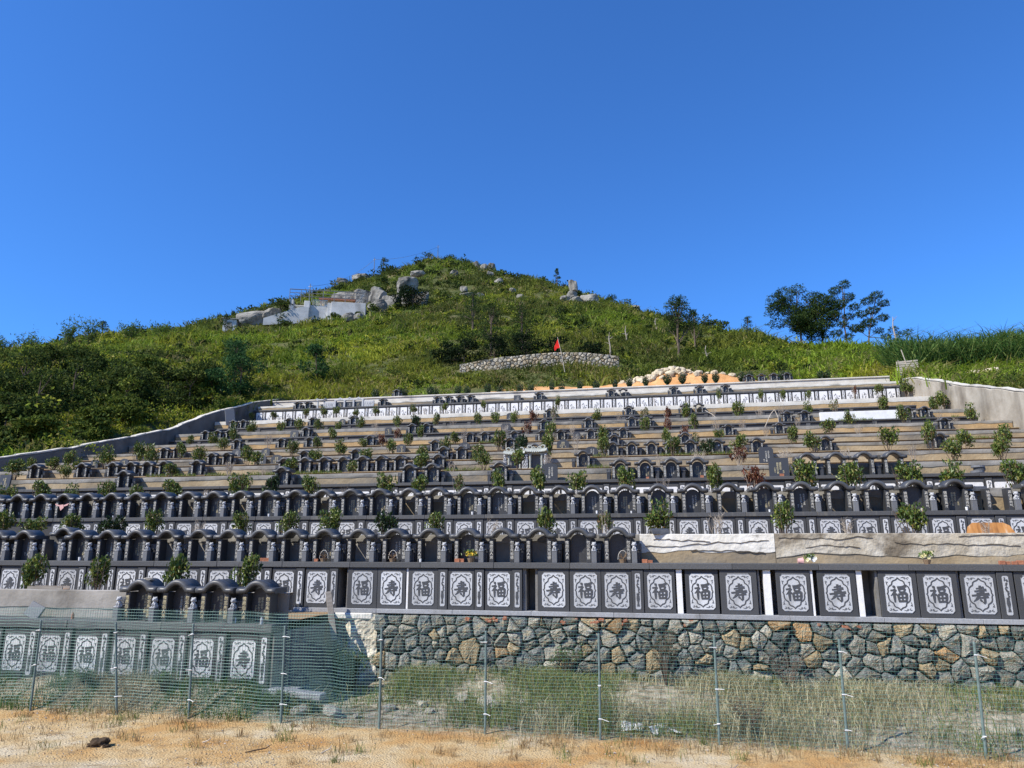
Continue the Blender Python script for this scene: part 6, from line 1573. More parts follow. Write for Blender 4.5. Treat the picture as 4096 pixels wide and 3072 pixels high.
# ------------------------------------------------------------------ trees
def tree_obj(name, x, y, z, label, group, crown, trunk, nl, cols, wts, leaf, trunk_mat='bark', mat='foliage', seed=0, cat='tree', aspect=.5, limbs=True, rt=.12):
    """crown = list of (dx,dy,dz,rx,rz) clumps; trunk = list of points"""
    r2 = np.random.default_rng(seed + 1000); rr = random.Random(seed)
    t = thing(name, label, cat, (x, y, z), 0, group)
    b = MB(); b.tube(trunk, [rt * (1 - .75 * i / (len(trunk) - 1)) for i in range(len(trunk))], 7)
    T = [Vector(p) for p in trunk]
    if limbs:
        for (dx, dy, dz, rx, rz) in crown:
            e = Vector((dx, dy, dz)); st = min(T, key=lambda p: abs(p.z - dz * .72))
            mid = st.lerp(e, .55) + Vector((0, 0, -.12 * (e - st).length * .5))
            b.tube([st, mid, e], [rt * .42, rt * .28, rt * .1], 5, False)
            for _ in range(2):
                q = e + Vector((rr.uniform(-1, 1) * rx * .7, rr.uniform(-1, 1) * rx * .7, rr.uniform(-.3, .8) * rz)); b.tube([mid, q], [rt * .18, rt * .05], 4, False)
    b.build('trunk', M[trunk_mat], t)
    wv = np.array([c[3] ** 2 * c[4] for c in crown]); k = r2.choice(len(crown), nl, p=wv / wv.sum())
    K = np.array(crown)[k]
    d_ = r2.normal(size=(nl, 3)); d_ /= np.linalg.norm(d_, axis=1, keepdims=True)
    rad = r2.uniform(.3, 1.0, nl) ** .5 * (1 + .25 * np.sin(d_[:, 0] * 7 + k) * np.cos(d_[:, 2] * 6 + k * 2))
    C = K[:, :3] + d_ * rad[:, None] * np.stack([K[:, 3], K[:, 3], K[:, 4]], 1)
    V, F = leaf_quads(C, d_ * .5 + r2.normal(size=(nl, 3)) * .6, leaf * r2.uniform(.6, 1.35, nl), r2, aspect, .25)
    link('crown', np_mesh('crown', V, F, M[mat], np.repeat(colmix(r2, nl, cols, wts), 4, 0)), t)
    return t
PINE = ([(.016, .036, .011), (.030, .060, .015), (.062, .10, .022), (.10, .13, .03)], [.36, .36, .2, .08])
def pine(x, y, h, w, label, seed, dens=1.0, bare=.3, z=None, group='pine trees on the skyline', lean=0.0, nl=None, leaf=None):
    rr = random.Random(seed); z = hz1(x, y) if z is None else z
    cr = []; n = int(9 * dens) + 3
    for i in range(n):
        t = bare + (1 - bare) * (i + .5) / n
        a = i * 2.4 + rr.uniform(-.4, .4); wid = w * .5 * (math.sin(min(1, (1.04 - t) / (1 - bare)) * 1.75) * .75 + .12)
        cr.append((math.cos(a) * wid * rr.uniform(.35, .8) + lean * t * h, math.sin(a) * wid * rr.uniform(.3, .7), t * h * rr.uniform(.95, 1.04), w * rr.uniform(.15, .25), h * rr.uniform(.05, .085)))
    cr.append((lean * h, 0, h * .97, w * .13, h * .07))
    tk = [(0, 0, -.4), (lean * h * .2, .05, h * .3), (lean * h * .6, -.03, h * .62), (lean * h, 0, h * .94)]
    tree_obj('pine_tree', x, y, z, label, group, cr, tk, nl or int(1500 * dens), *PINE, leaf or .035 * w + .05, mat='needle', seed=seed, aspect=.3, rt=.026 * h)
def spread_pine(x, y, h, label, seed, clumps, trunk, nl, leaf=.24, rt=.13):
    tree_obj('pine_tree', x, y, hz1(x, y), label, 'pine trees on the skyline', clumps, trunk, nl, *PINE, leaf, mat='needle', seed=seed, aspect=.28, rt=rt)
def rand_clumps(seed, n, x0, x1, z0, z1, r, shape):
    rr = random.Random(seed); out = []
    while len(out) < n:
        x = rr.uniform(x0, x1); z = rr.uniform(z0, z1)
        if shape((x - x0) / (x1 - x0), (z - z0) / (z1 - z0)): out.append((x, rr.uniform(-1.2, 1.2), z, r * rr.uniform(.7, 1.3), r * rr.uniform(.45, .8)))
    return out
spread_pine(16.9, 80, 7.8, 'broad dense dark pine, largest tree on the right skyline', 1, rand_clumps(1, 40, -3.3, 3.3, 1.6, 7.0, 1.05, lambda u, v: (2 * u - 1) ** 2 * 1.0 + (2 * v - 1.0) ** 2 < 1.0 or (v < .45 and .2 < u < .9)), [(0, 0, -.4), (.1, 0, 2.2), (-.1, .1, 4.6), (.1, 0, 6.8)], 15000, .27)
spread_pine(19.2, 80.5, 5.2, 'second trunk pine merging with the largest pine on the right', 2, rand_clumps(2, 15, -1.6, 1.8, .9, 4.8, .85, lambda u, v: True), [(0, 0, -.4), (.15, 0, 1.8), (.2, 0, 4.2)], 4200)
spread_pine(21.3, 78.5, 7.4, 'open branched pine right of the largest pine', 3, [(-.7, .2, 6.6, .7, .5), (.3, 0, 7.2, .65, .5), (-1.3, 0, 5.6, .7, .45), (.7, .3, 5.8, .75, .5), (-.4, -.3, 4.9, .8, .5), (1.1, 0, 4.6, .7, .4), (-1.2, 0, 3.9, .75, .4), (.4, .2, 3.6, .7, .4), (-.3, 0, 2.7, .7, .4), (.9, 0, 2.2, .7, .45), (-1.0, 0, 1.7, .7, .45), (.1, 0, 1.3, .6, .4)], [(0, 0, -.4), (-.15, 0, 2.5), (.1, .1, 4.8), (0, 0, 7.0)], 4200, rt=.10)
spread_pine(23.6, 78, 6.6, 'rightmost open pine of the skyline group', 4, [(.9, 0, 6.2, .7, .5), (.0, .1, 5.7, .7, .45), (1.5, 0, 5.3, .7, .4), (.5, .2, 4.6, .75, .45), (-.7, 0, 4.2, .7, .4), (1.3, 0, 3.7, .7, .4), (-.2, 0, 3.2, .9, .5), (-1.2, 0, 2.6, .7, .4), (.7, 0, 2.3, .6, .35), (1.4, 0, 1.6, .55, .35)], [(-.6, 0, -.4), (-.3, 0, 1.6), (.2, .1, 3.6), (.9, 0, 6.0)], 3600, rt=.10)
spread_pine(26.0, 77, 3.6, 'low leaning pine at the right end of the skyline group', 15, [(-.6, 0, 3.0, .6, .4), (.2, 0, 2.5, .7, .4), (.9, 0, 2.7, .5, .35), (-.5, 0, 1.7, .7, .45), (.5, 0, 1.3, .8, .5), (-.2, 0, .8, .7, .5)], [(0, 0, -.4), (.2, 0, 1.2), (-.2, 0, 2.9)], 1300, rt=.07)
pine(3.5, 75, 6.9, 4.6, 'lone flat crowned pine with long bare trunk right of centre', 5, 1.4, .55, nl=3600, leaf=.24)
pine(5.6, 80, 5.0, 2.2, 'thin pale pine just behind the lone flat crowned pine', 6, .5, .5, nl=420, leaf=.22)
pine(13.6, 95, 2.7, 2.2, 'small young pine on the ridge left of the big pines', 7, .9, .12, nl=800, leaf=.2)
pine(-70.4, 175, 5.6, 4.0, 'small pine beside the utility pole on the left ridge', 8, .9, .15, nl=900, leaf=.35)
pine(-20.7, 165, 4.6, 2.6, 'small pine on the right ridge above the rock tower', 9, .7, .2, nl=650, leaf=.32)
pine(-112.8, 125, 4.0, 4.2, 'small dark pine alone on the far left skyline', 10, .9, .1, nl=900, leaf=.35)
pine(-75.1, 112, 4.0, 2.2, 'slender pine left of the hillside house', 11, .6, .35, nl=520, leaf=.28)
pine(-24.5, 96, 6.4, 4.2, 'tall soft pine standing on the open slope in mid picture', 12, 1.1, .1, nl=1500, leaf=.26)
pine(-17.2, 76, 6.2, 4.4, 'dark feathery pine behind the stone wall, left of the flag', 13, 1.3, .15, nl=2600, leaf=.22)
pine(-13.8, 77, 6.0, 3.6, 'second feathery pine behind the stone wall, nearer the flag', 14, 1.2, .18, nl=2000, leaf=.22)
def broad(name, x, y, h, w, label, seed, nl, pal, leaf, group, bare=.15, rt=None, z=None, cat='tree'):
    rr = random.Random(seed); z = hz1(x, y) if z is None else z; cr = []
    for i in range(12):
        a = rr.uniform(0, 6.28); t = bare + (1 - bare) * rr.random(); wd = w * .5 * (.45 + .55 * math.sin(math.pi * min(1, (t - bare) / (1 - bare) * .8 + .15)))
        cr.append((math.cos(a) * wd * rr.uniform(.2, .75), math.sin(a) * wd * rr.uniform(.2, .75), t * h * .9, w * rr.uniform(.16, .27), h * rr.uniform(.09, .16)))
    tree_obj(name, x, y, z, label, group, cr, [(0, 0, -.4), (.1, 0, h * .25), (.0, .1, h * .55), (.1, .05, h * .85)], nl, *pal, leaf, seed=seed, rt=rt or .022 * h, cat=cat)
G1 = ([(.026, .044, .011), (.046, .075, .016), (.085, .115, .024), (.15, .17, .035)], [.35, .33, .22, .1])
G2 = ([(.05, .08, .015), (.09, .13, .022), (.15, .19, .032), (.22, .24, .045)], [.3, .35, .25, .1])
G3 = ([(.02, .058, .018), (.035, .09, .028), (.07, .13, .04)], [.35, .4, .25])
THK = 'trees of the thicket left of the side wall'
tl = [(-40.5, 40, 4.4, 4.8, G1), (-45, 43, 4.4, 5.0, G1), (-38.0, 45, 3.4, 3.8, G2), (-42.5, 50, 3.8, 5.0, G1), (-49, 50, 3.2, 5.5, G1), (-37.0, 51, 3.6, 3.6, G1), (-40.0, 57, 3.2, 4.6, G1), (-46, 58, 2.6, 5.0, G2), (-53, 57, 2.4, 5.5, G1), (-36.6, 41, 2.4, 3.0, G2), (-36.4, 36.5, 2.2, 2.6, G2), (-38.5, 36, 3.2, 3.2, G1), (-43, 45.5, 4.2, 4.6, G1), (-39.5, 47.5, 4.0, 4.2, G1), (-41, 53.5, 3.4, 4.2, G1), (-58, 62, 2.2, 5.0, G2)]
for i, (x, y, h_, w_, pal) in enumerate(sorted(tl)):
    broad('thicket_tree', x, y, h_, w_, '%s %s from left in the thicket beyond the left side wall' % (ORD[i], 'bushy tree' if pal is G1 else 'lighter green bushy tree'), 50 + i, 3000, pal, .26, THK, .05)
for i, (x, y, h_, w_) in enumerate([(-36.6, 57.5, 5.0, 3.8), (-39.2, 60.5, 5.6, 4.2), (-35.9, 52.5, 3.6, 2.8), (-33.5, 66, 4.6, 3.2)]):
    broad('feathery_tree', x, y, h_, w_, '%s blue green feathery leaved tree from left above the left side wall' % ORD[[1, 0, 2, 3][i]], 90 + i, 1900, G3, .26, 'feathery trees above the left side wall', .2)
DKB = ([(.006, .014, .006), (.012, .024, .008), (.024, .04, .012)], [.45, .35, .2])
for i, (x, y, h_, w_) in enumerate([(-19.6, 73, 3.0, 4.6), (-16.2, 72.8, 3.4, 4.4), (-12.6, 72.8, 3.2, 4.2), (-9.4, 73.2, 2.8, 3.4), (-21.8, 74, 2.4, 3.6), (-5.6, 75, 2.4, 3.0)]):
    broad('dark_bush', x, y, h_, w_, '%s very dark bush from left behind the rough stone wall' % ORD[[1, 2, 3, 4, 0, 5][i]], 120 + i, 1500, DKB, .24, 'dark bushes behind the stone wall', .02, cat='bush')
broad('round_tree', -70.0, 122.5, 5.6, 7.0, 'rounded leafy tree left of the hillside house', 140, 2200, G1, .42, None, .02)
broad('round_tree', -44.0, 125, 5.0, 8.0, 'dark bushes hugging the big boulder right of the hillside house', 141, 2200, DKB, .4, None, .02)
for i, (x, y, h_, w_) in enumerate([(-50.5, 121.5, 2.6, 3.6), (-57.2, 119.5, 2.4, 3.4), (-54.0, 121.8, 2.0, 2.6), (-66.5, 118.5, 2.0, 4.0)]):
    broad('dark_bush', x, y, h_, w_, '%s dark bush from left growing below the hillside house' % ORD[[3, 1, 2, 0][i]], 150 + i, 800, G1, .32, 'bushes below the hillside house', .02, cat='bush')
for i, (x, y, h_, w_) in enumerate([(9.0, 106, 2.4, 4.6), (10.8, 102, 2.0, 3.6), (-6.5, 146, 3.6, 3.2), (-3.5, 144, 3.0, 5.0), (-56, 189, 3.0, 6.0), (-62, 188, 3.6, 5.0), (-49, 186, 2.6, 5.0)]):
    broad('ridge_bush', x, y, h_, w_, '%s leafy bush from left on the hill skyline' % ORD[[5, 6, 3, 4, 1, 0, 2][i]], 160 + i, 700, G1, .34, 'bushes on the hill skyline', .02, cat='bush')
# bamboo on the left skyline
for i, (x, y, h_) in enumerate([(-96, 92, 5.4), (-89, 92, 6.0), (-84, 91, 5.8), (-78, 92, 4.2), (-101, 92, 5.0), (-72.0, 92, 3.6)]):
    z = hz1(x, y); rr = random.Random(i); r2 = np.random.default_rng(i + 70)
    t = thing('bamboo_clump', '%s feathery bamboo clump from left on the left skyline' % ORD[[1, 2, 3, 4, 0, 5][i]], 'bamboo', (x, y, z), 0, 'bamboo clumps on the left skyline')
    b = MB(); C = []
    for q in range(16):
        a = rr.uniform(0, 6.28); s_ = rr.uniform(.2, 1.6); hh = h_ * rr.uniform(.6, 1)
        pts = [Vector((math.cos(a) * .4, math.sin(a) * .4, -.2)), Vector((math.cos(a) * s_ * .6, math.sin(a) * s_ * .6, hh * .6)), Vector((math.cos(a) * s_ * 1.4, math.sin(a) * s_ * 1.4, hh))]
        b.tube(pts, [.04, .03, .008], 4, False)
        for _ in range(46):
            u = rr.uniform(.25, 1); p = pts[0].lerp(pts[1], u * 2) if u < .5 else pts[1].lerp(pts[2], u * 2 - 1); C.append(p + Vector((rr.gauss(0, .28), rr.gauss(0, .28), rr.gauss(0, .2))))
    b.build('culms', M['bark'], t)
    C = np.array([tuple(c) for c in C]); nl = len(C)
    V, F = leaf_quads(C, r2.normal(size=(nl, 3)) + np.array([0, 0, -.5]), r2.uniform(.3, .6, nl), r2, .28, .15)
    link('leaves', np_mesh('leaves', V, F, M['grass'], np.repeat(colmix(r2, nl, [(.05, .10, .02), (.10, .16, .03), (.16, .2, .04)], [.4, .4, .2]), 4, 0)), t)
# sugar cane clump on the right
r2 = np.random.default_rng(8); parts = []
n = 2400
cx = r2.uniform(19.6, 34, n); cy = 57.0 + r2.random(n) * 6.0; czz = hill_z(cx, cy) + .5 * VN(cx, cy, .45, 2)
P = np.stack([cx, cy, czz], 1); P = np.repeat(P, 4, 0) + r2.normal(size=(n * 4, 3)) * np.array([.12, .12, 0]); P[:, 2] += r2.uniform(0, 1.5, n * 4)
v, f, c6 = blades(P, r2.uniform(.9, 2.5, n * 4), r2.uniform(.05, .10, n * 4), 1.5, r2, colmix(r2, n * 4, [(.06, .13, .03), (.11, .19, .045), (.19, .25, .07), (.035, .08, .02)], [.32, .33, .2, .15]))
tag(link('sugar_cane', np_mesh('sugar_cane', v, f, M['grass'], c6)), 'tall arching sugar cane thicket on the right bank', 'sugar cane', kind='stuff')
# weeds at the right bank below the cane
parts = []
for i in range(60):
    x = 19.6 + r2.random() * 11; y = r2.uniform(40, 57.5)
    parts.append(bush_cloud(x, y, hz1(x, y) - .1, r2.uniform(.4, .9), r2.uniform(.3, .8), 150, r2, *(MID if i % 3 else G2), .16))
v, f, c4 = join(parts)
tag(link('bank_weeds', np_mesh('bank_weeds', v, f, M['foliage'], c4)), 'leafy weeds on the bank above the right side wall', 'weeds', kind='stuff')

# ------------------------------------------------------------------ boulders
def boulder(lab, bits, group=None):
    t = thing('boulder', lab, 'boulder', (bits[0][0], bits[0][1], bits[0][2]), 0, group)
    for j, (x, y, z, sx, sy, sz, rz) in enumerate(bits):
        link('rock', ROCK[(j + len(lab)) % 6], t, (x - bits[0][0], y - bits[0][1], z - bits[0][2]), (0.1 * (j % 3 - 1), .12 * ((j * 2) % 3 - 1), rz), (sx, sy, sz))
boulder('long smooth boulder slab left of the hillside house', [(-75.5, 123, 46.6, 5.2, 3.0, 2.4, .3), (-72, 124, 47.6, 3.2, 2.4, 2.0, 1.2), (-79.5, 123.5, 46.0, 3.2, 2.0, 1.2, .2)])
boulder('bare rock outcrop just behind the hillside house', [(-62, 134, 53.6, 3.2, 2.4, 2.6, .3), (-58, 134.5, 54.0, 3.0, 2.4, 2.8, 1.0), (-54.2, 133, 53.2, 2.8, 2.2, 2.6, 2.0), (-66, 134.5, 53.4, 2.6, 2.0, 1.6, .5), (-57, 138, 57.0, 1.6, 1.3, 1.6, .2), (-50.5, 131, 52.0, 2.2, 2.0, 2.4, .8)])
boulder('pair of big balanced boulders right of the hillside house', [(-46.4, 128.5, 54.6, 2.6, 2.2, 1.7, .4), (-46.2, 128.5, 51.4, 1.5, 1.5, 3.0, .1), (-43.6, 129, 50.8, 1.5, 1.5, 3.2, 1.0), (-44.8, 130, 57.6, 1.6, 1.0, .6, .3)])
boulder('rounded boulder at the right end of the house terrace', [(-50.6, 123.5, 48.6, 2.0, 1.8, 1.7, .3)])
boulder('pale flat boulder below the house terrace', [(-55.4, 120.5, 45.7, 1.7, 1.4, 1.1, .2), (-52.9, 120.8, 45.6, 1.3, 1.1, .9, 1.2)])
boulder('upright rock tower on the right ridge', [(-14.2, 140, 56.4, .95, .9, 1.9, .2), (-14.3, 139.5, 54.0, 1.5, 1.2, 1.1, .9), (-15.8, 139, 53.4, 1.3, 1.0, .7, .3), (-13.4, 138, 51.8, 1.8, 1.4, 1.5, 1.4), (-10.8, 138.5, 52.6, 2.0, 1.5, 1.7, .3), (-11.2, 137.2, 50.6, 1.3, 1.1, 1.3, 2.2), (-9.2, 138.5, 51.2, 1.5, 1.3, 1.0, .5), (-12.5, 136.8, 50.0, 1.4, 1.1, .9, 1.2)])
boulder('cluster of upright rocks on the summit ridge', [(-44.6, 178.5, 78.4, 1.1, 1.0, 2.0, .2), (-42.4, 178.5, 77.8, 1.3, 1.2, 1.5, 1.0), (-40.4, 178.5, 77.3, 1.3, 1.2, 2.1, .1), (-43.0, 177.5, 76.2, 1.6, 1.2, .9, .8)])
boulder('single square rock on the upper slope', [(-40.5, 150, 61.2, .95, .9, 1.1, .2)])
boulder('low flat rocks on the upper slope', [(-38.7, 146, 58.0, 2.2, 1.4, .7, .2), (-35.6, 146, 57.8, 1.4, 1.1, .6, 1.1), (-42.3, 146.5, 58.0, 1.2, 1.0, .6, .6)])
boulder('lone rock on the right shoulder of the hill', [(-1.6, 137, 49.5, 1.0, .9, 1.1, .3)])
boulder('grey rock lying in the grass on the left slope', [(-72.5, 103, hz1(-72.5, 103) + .4, 1.5, 1.1, .9, .4)])
boulder('pale rock on the ridge beside the left pole', [(-73.2, 166, hz1(-73.2, 166) + 1.0, 2.4, 1.6, 1.1, .2), (-76.5, 163, hz1(-76.5, 163) + .9, 2.2, 1.5, 1.0, .8)])
for i, (px_, py_, s_) in enumerate([(-34, 158, .9), (-47, 165, 1.0), (-29, 150, .8), (-26, 143, .7), (-38, 166, .8)]):
    boulder('%s small pale rock from left scattered below the summit' % ORD[[1, 0, 3, 4, 2][i]], [(px_, py_, hz1(px_, py_) + .55, s_ * 1.3, s_, s_, i)], 'small rocks below the summit')

# ------------------------------------------------------------------ house on the hillside
H = thing('hillside_house', 'grey concrete terrace house with railings on the rocky hillside', 'house', (-60.5, 124.0, 48.0), math.radians(20))
def hb(name, x0, x1, y0, y1, z0, z1, mat='house_conc', par=None, b=.05): return MB().box(x0, x1, y0, y1, z0, z1, b).build(name, M[mat], par or H)
hb('terrace_wall', 0.0, 6.7, 0, 6.0, -3.0, 2.65)
hb('terrace_wall', -4.2, -0.7, .8, 6.0, -3.0, 1.95)
hb('buttress', -5.2, -4.1, .1, 1.2, -2.0, 2.6); hb('buttress', -.75, .0, .4, 1.6, -2.4, 2.5); hb('buttress', -8.1, -7.3, .6, 5.0, -2.0, 2.9)
rmp = MB(); rmp.v = [(-12.5, -.6, -3.0), (-4.2, -.2, -2.0), (-4.2, -.2, 1.2), (-5.4, -.3, 1.25), (-12.5, -.6, -1.6), (-12.5, 1.6, -3.0), (-4.2, 2.0, -2.0), (-4.2, 2.0, 1.2), (-5.4, 1.9, 1.25), (-12.5, 1.6, -1.6)]
rmp.f = [(0, 1, 2, 3, 4), (9, 8, 7, 6, 5), (4, 3, 8, 9), (3, 2, 7, 8), (1, 6, 7, 2), (0, 4, 9, 5)]; rmp.build('ramp_wall', M['house_conc'], H)
hb('house_wall', -2.2, 3.8, 4.2, 7.0, 1.9, 4.5, 'orange_tan')
rf = MB(); rf.v = [(-2.9, 3.6, 3.75), (4.3, 3.6, 3.75), (4.3, 5.6, 4.5), (-2.9, 5.6, 4.5), (-2.9, 7.6, 3.8), (4.3, 7.6, 3.8), (-2.9, 3.6, 3.6), (4.3, 3.6, 3.6), (4.3, 7.6, 3.65), (-2.9, 7.6, 3.65)]
rf.f = [(0, 1, 2, 3), (3, 2, 5, 4), (6, 7, 1, 0), (7, 8, 5, 2, 1), (8, 9, 4, 5), (9, 6, 0, 3, 4), (9, 8, 7, 6)]; rf.v = [(a, b, c + .75) for a, b, c in rf.v]; roof = rf.build('roof', M['roof_tile'], H)
q_ = MB()
for i in range(24): q_.tube([(-2.8 + i * .305, 3.58, 4.55), (-2.8 + i * .305, 5.58, 5.30)], .07, 5)
q_.build('tile_rolls', M['roof_tile'], roof)
dr = hb('door', -.4, .8, 4.12, 4.19, 1.96, 3.4, 'old_wood'); MB().box(.6, .68, 4.05, 4.11, 2.6, 2.75).build('handle', M['metal'], dr)
for x0 in (1.6, -1.8): wdw = hb('window', x0, x0 + 1.1, 4.12, 4.19, 2.5, 3.4, 'cavity'); MB().box(x0 + .1, x0 + 1.0, 4.08, 4.115, 2.6, 3.3).build('frame', M['metal'], wdw)
for (xa, xb, yy, zb, zt) in ((-8.1, 6.9, .5, 2.7, 5.0),):
    for zz in (3.6, 4.3, 5.0): MB().tube([(xa, yy, zz), (xb, yy, zz)], .06 if zz < 5 else .09, 6).build('rail', M['post'], H)
    for xx in np.arange(xa, xb + .1, 2.14): MB().tube([(xx, yy, zb - .2), (xx, yy, zt)], .06, 6).build('rail_post', M['post'], H)
MB().tube([(4.6, .5, 2.8), (6.3, .5, 4.6)], .05, 5).build('rail_brace', M['metal'], H)
for (xa, xb, zb) in ((-3.6, -.8, 2.0), (-7.2, -5.2, .7)):
    bl_ = MB()
    for xx in np.arange(xa, xb, .22): bl_.tube([(xx, .75, zb), (xx, .75, zb + 1.0)], .045, 5)
    bl_.tube([(xa, .75, zb + 1.05), (xb, .75, zb + 1.05)], .07, 6); bl_.build('balustrade', M['white_letter'], H)
hut = thing('small_hut', 'tiny concrete hut with flat roof at the left foot of the rocks', 'hut', (-78.6, 118.6, hz1(-78.6, 118.6)), math.radians(25))
MB().box(-1.2, 1.2, -1, 1, -.6, 2.0, .03).build('wall', M['house_conc'], hut); MB().box(-1.5, 1.5, -1.3, 1.3, 2.002, 2.16, .02).build('roof', M['rim'], hut); MB().box(-.4, .4, -1.06, -1.01, -.5, 1.5).build('door', M['old_wood'], hut)

# ------------------------------------------------------------------ poles and wires
PT = []
for i, (x, y, h_, lab) in enumerate([(-66.3, 126, 7.6, 'thin utility pole rising behind the hillside house'), (-71.9, 172, 6.2, 'utility pole beside the small pine on the left ridge'), (-58.2, 186, 5.4, 'short utility pole on the summit')]):
    z = hz1(x, y); t = thing('utility_pole', lab, 'pole', (x, y, z), 0, 'utility poles on the hill')
    MB().tube([(0, 0, -.5), (0, 0, h_)], [.11, .08], 8).build('pole', M['post'], t); MB().box(-.4, .4, -.03, .03, h_ - .6, h_ - .53).build('crossarm', M['metal'], t); PT.append(Vector((x, y, z + h_ - .5)))
for i, (a, b_) in enumerate([(PT[0], PT[1]), (PT[1], PT[2])]):
    pts = [a.lerp(b_, k / 14) - Vector((0, 0, (3.2 if i == 0 else 2.0) * 4 * (k / 14) * (1 - k / 14) * .55)) for k in range(15)]
    o = MB().tube(pts, .035, 4).build('power_line', M['cavity']); tag(o, ['sagging power line between the house pole and ridge pole', 'power line running from the ridge pole to the summit pole'][i], 'cable')

# ------------------------------------------------------------------ rough stone wall, flag, rock heap, pallet
sw = thing('rough_stone_wall', 'long low dry stone wall on the slope behind the red flag', 'wall')
SX0, SX1 = -19.2, -2.6
def sw_y(x): return 69.6 + .02 * (x + 11) ** 2 * .3
def sw_top(x): return float(np.interp(x, [-19.2, -15, -9, -6, -2.6], [22.05, 22.5, 22.75, 22.6, 22.1]))
rr = random.Random(5); pts = []; tries = 0
while len(pts) < 235 and tries < 40000:
    tries += 1; x = rr.uniform(SX0, SX1); z = rr.uniform(20.6, sw_top(x))
    if all((x-a) ** 2 + (z-b) ** 2 > .27 ** 2 for a, b in pts): pts.append((x, z))
cells = voronoi(pts, SX0, SX1, 20.5, 22.9)
SWM = [rubble_mat('wall_stone_pale', (.27, .245, .19), (.42, .385, .31), (.54, .50, .42), 2.5), rubble_mat('wall_stone_tan', (.25, .20, .13), (.38, .31, .21), (.48, .41, .30), 2.5), rubble_mat('wall_stone_grey', (.17, .165, .15), (.29, .28, .255), (.40, .39, .36), 2.5)]
core = MB(); n = 30
xs_ = np.linspace(SX0, SX1, n)
V = [(x, sw_y(x) + .12, 20.2) for x in xs_] + [(x, sw_y(x) + .12, sw_top(x) - .12) for x in xs_] + [(x, sw_y(x) + .8, sw_top(x) - .12) for x in xs_]
link('wall_core', np_mesh('wall_core', V, grid_faces(n, 3), M['cavity']), sw)
for i, poly in enumerate(cells):
    poly = [(a, min(b, sw_top(a) + .03)) for a, b in poly]
    if len(poly) < 3: continue
    ar = abs(sum(poly[j][0] * poly[(j+1) % len(poly)][1] - poly[(j+1) % len(poly)][0] * poly[j][1] for j in range(len(poly)))) / 2
    if ar < .012: continue
    b, loc = stone_from_poly(poly, 900 + i, .025, 0, .12 + .08 * rr.random(), .05)
    b.build('stone', SWM[rr.choices(range(3), [.45, .3, .25])[0]], sw, loc=(loc[0], sw_y(loc[0]), loc[2]))
fl = thing('red_flag', 'small red flag on a leaning white pole in front of the stone wall', 'flag', (-7.6, 66.5, hz1(-7.6, 66.5)))
fz = 20.2 - fl.location.z
MB().tube([(0, 0, -.4), (-.42, 0, 1.6 + fz), (-.78, 0, 3.25 + fz)], [.035, .03, .022], 6).build('pole', M['pale_wood'], fl)
nx_, nz_ = 10, 8
V = []
for j in range(nz_):
    for i in range(nx_):
        u = i / (nx_ - 1); w_ = j / (nz_ - 1)
        V.append((-.74 + .16 * w_ - u * (.55 - .25 * (1 - w_)) - .05 * math.sin(w_ * 4), .06 * math.sin(u * 5 + w_ * 3), 3.15 + fz - w_ * .95 - u * (.75 - .45 * w_) - .04 * math.sin(u * 9)))
link('cloth', np_mesh('cloth', V, grid_faces(nx_, nz_), M['flag'], smooth=True), fl)
# orange soil bank with rocks
gx, gy = np.meshgrid(np.linspace(-17.5, 12.5, 130), np.linspace(58.7, 66.0, 40))
hump = np.exp(-((gx - 2.6) / 4.2) ** 2 - ((gy - 62.0) / 2.0) ** 2) * 1.25 + np.exp(-((gx - 7.0) / 3.6) ** 2 - ((gy - 61.0) / 1.4) ** 2) * .75 + np.exp(-((gx + 8) / 6.0) ** 2 - ((gy - 61.2) / 1.2) ** 2) * .45
gz = hill_z(gx, gy) - .16 + hump + VN(gx, gy, .8, 4) * .16 + VN2(gx, gy, 3.0, 3) * .07
SOIL_Z = lambda x, y: float(hill_z(np.array([x]), np.array([y]))[0]) - .18 + float(np.exp(-((x - 2.6) / 4.2) ** 2 - ((y - 62.0) / 2.0) ** 2) * 1.25 + np.exp(-((x - 7.0) / 3.6) ** 2 - ((y - 61.0) / 1.4) ** 2) * .75)
o = link('terrain', np_mesh('terrain', np.stack([gx, gy, gz], -1), grid_faces(130, 40), M['orange_soil'], smooth=True)); tag(o, 'bare orange soil bank above the topmost terrace', kind='structure')
hp = thing('rock_heap', 'heap of freshly broken pale rocks on the orange soil', 'rock heap', (2.0, 62.2, SOIL_Z(2.0, 62.2)), 0)
rr = random.Random(31)
for i in range(110):
    x = rr.gauss(1.6, 1.7); y = 61.0 + rr.random() * 2.0; s_ = rr.uniform(.12, .34) * (1.4 if rr.random() < .15 else 1)
    z = SOIL_Z(x, y) + max(0, .55 - abs(x - 1.9) * .22) * rr.random() + .05
    link('rock', PROCK[i % 6], hp, (x - 2.0, y - 62.2, z - hp.location.z), (rr.uniform(-.5, .5), rr.uniform(-.5, .5), rr.uniform(0, 6)), (s_ * 1.2, s_, s_))
LR = sorted([(-3.9, 60.3, .42), (5.8, 61.6, .35), (6.4, 61.5, .28), (7.2, 61.2, .3), (8.2, 60.8, .26), (9.9, 60.2, .45), (5.2, 61.9, .22), (7.8, 61.3, .22)])
for i, (x, y, s_) in enumerate(LR):
    o = link('rock', PROCK[i % 6], None, (x, y, SOIL_Z(x, y) + s_ * .35), (0, 0, i), (s_ * 1.3, s_, s_ * .8)); tag(o, '%s loose pale rock from left on the orange soil edge' % ORD[i], 'rock', 'loose rocks on the orange soil')
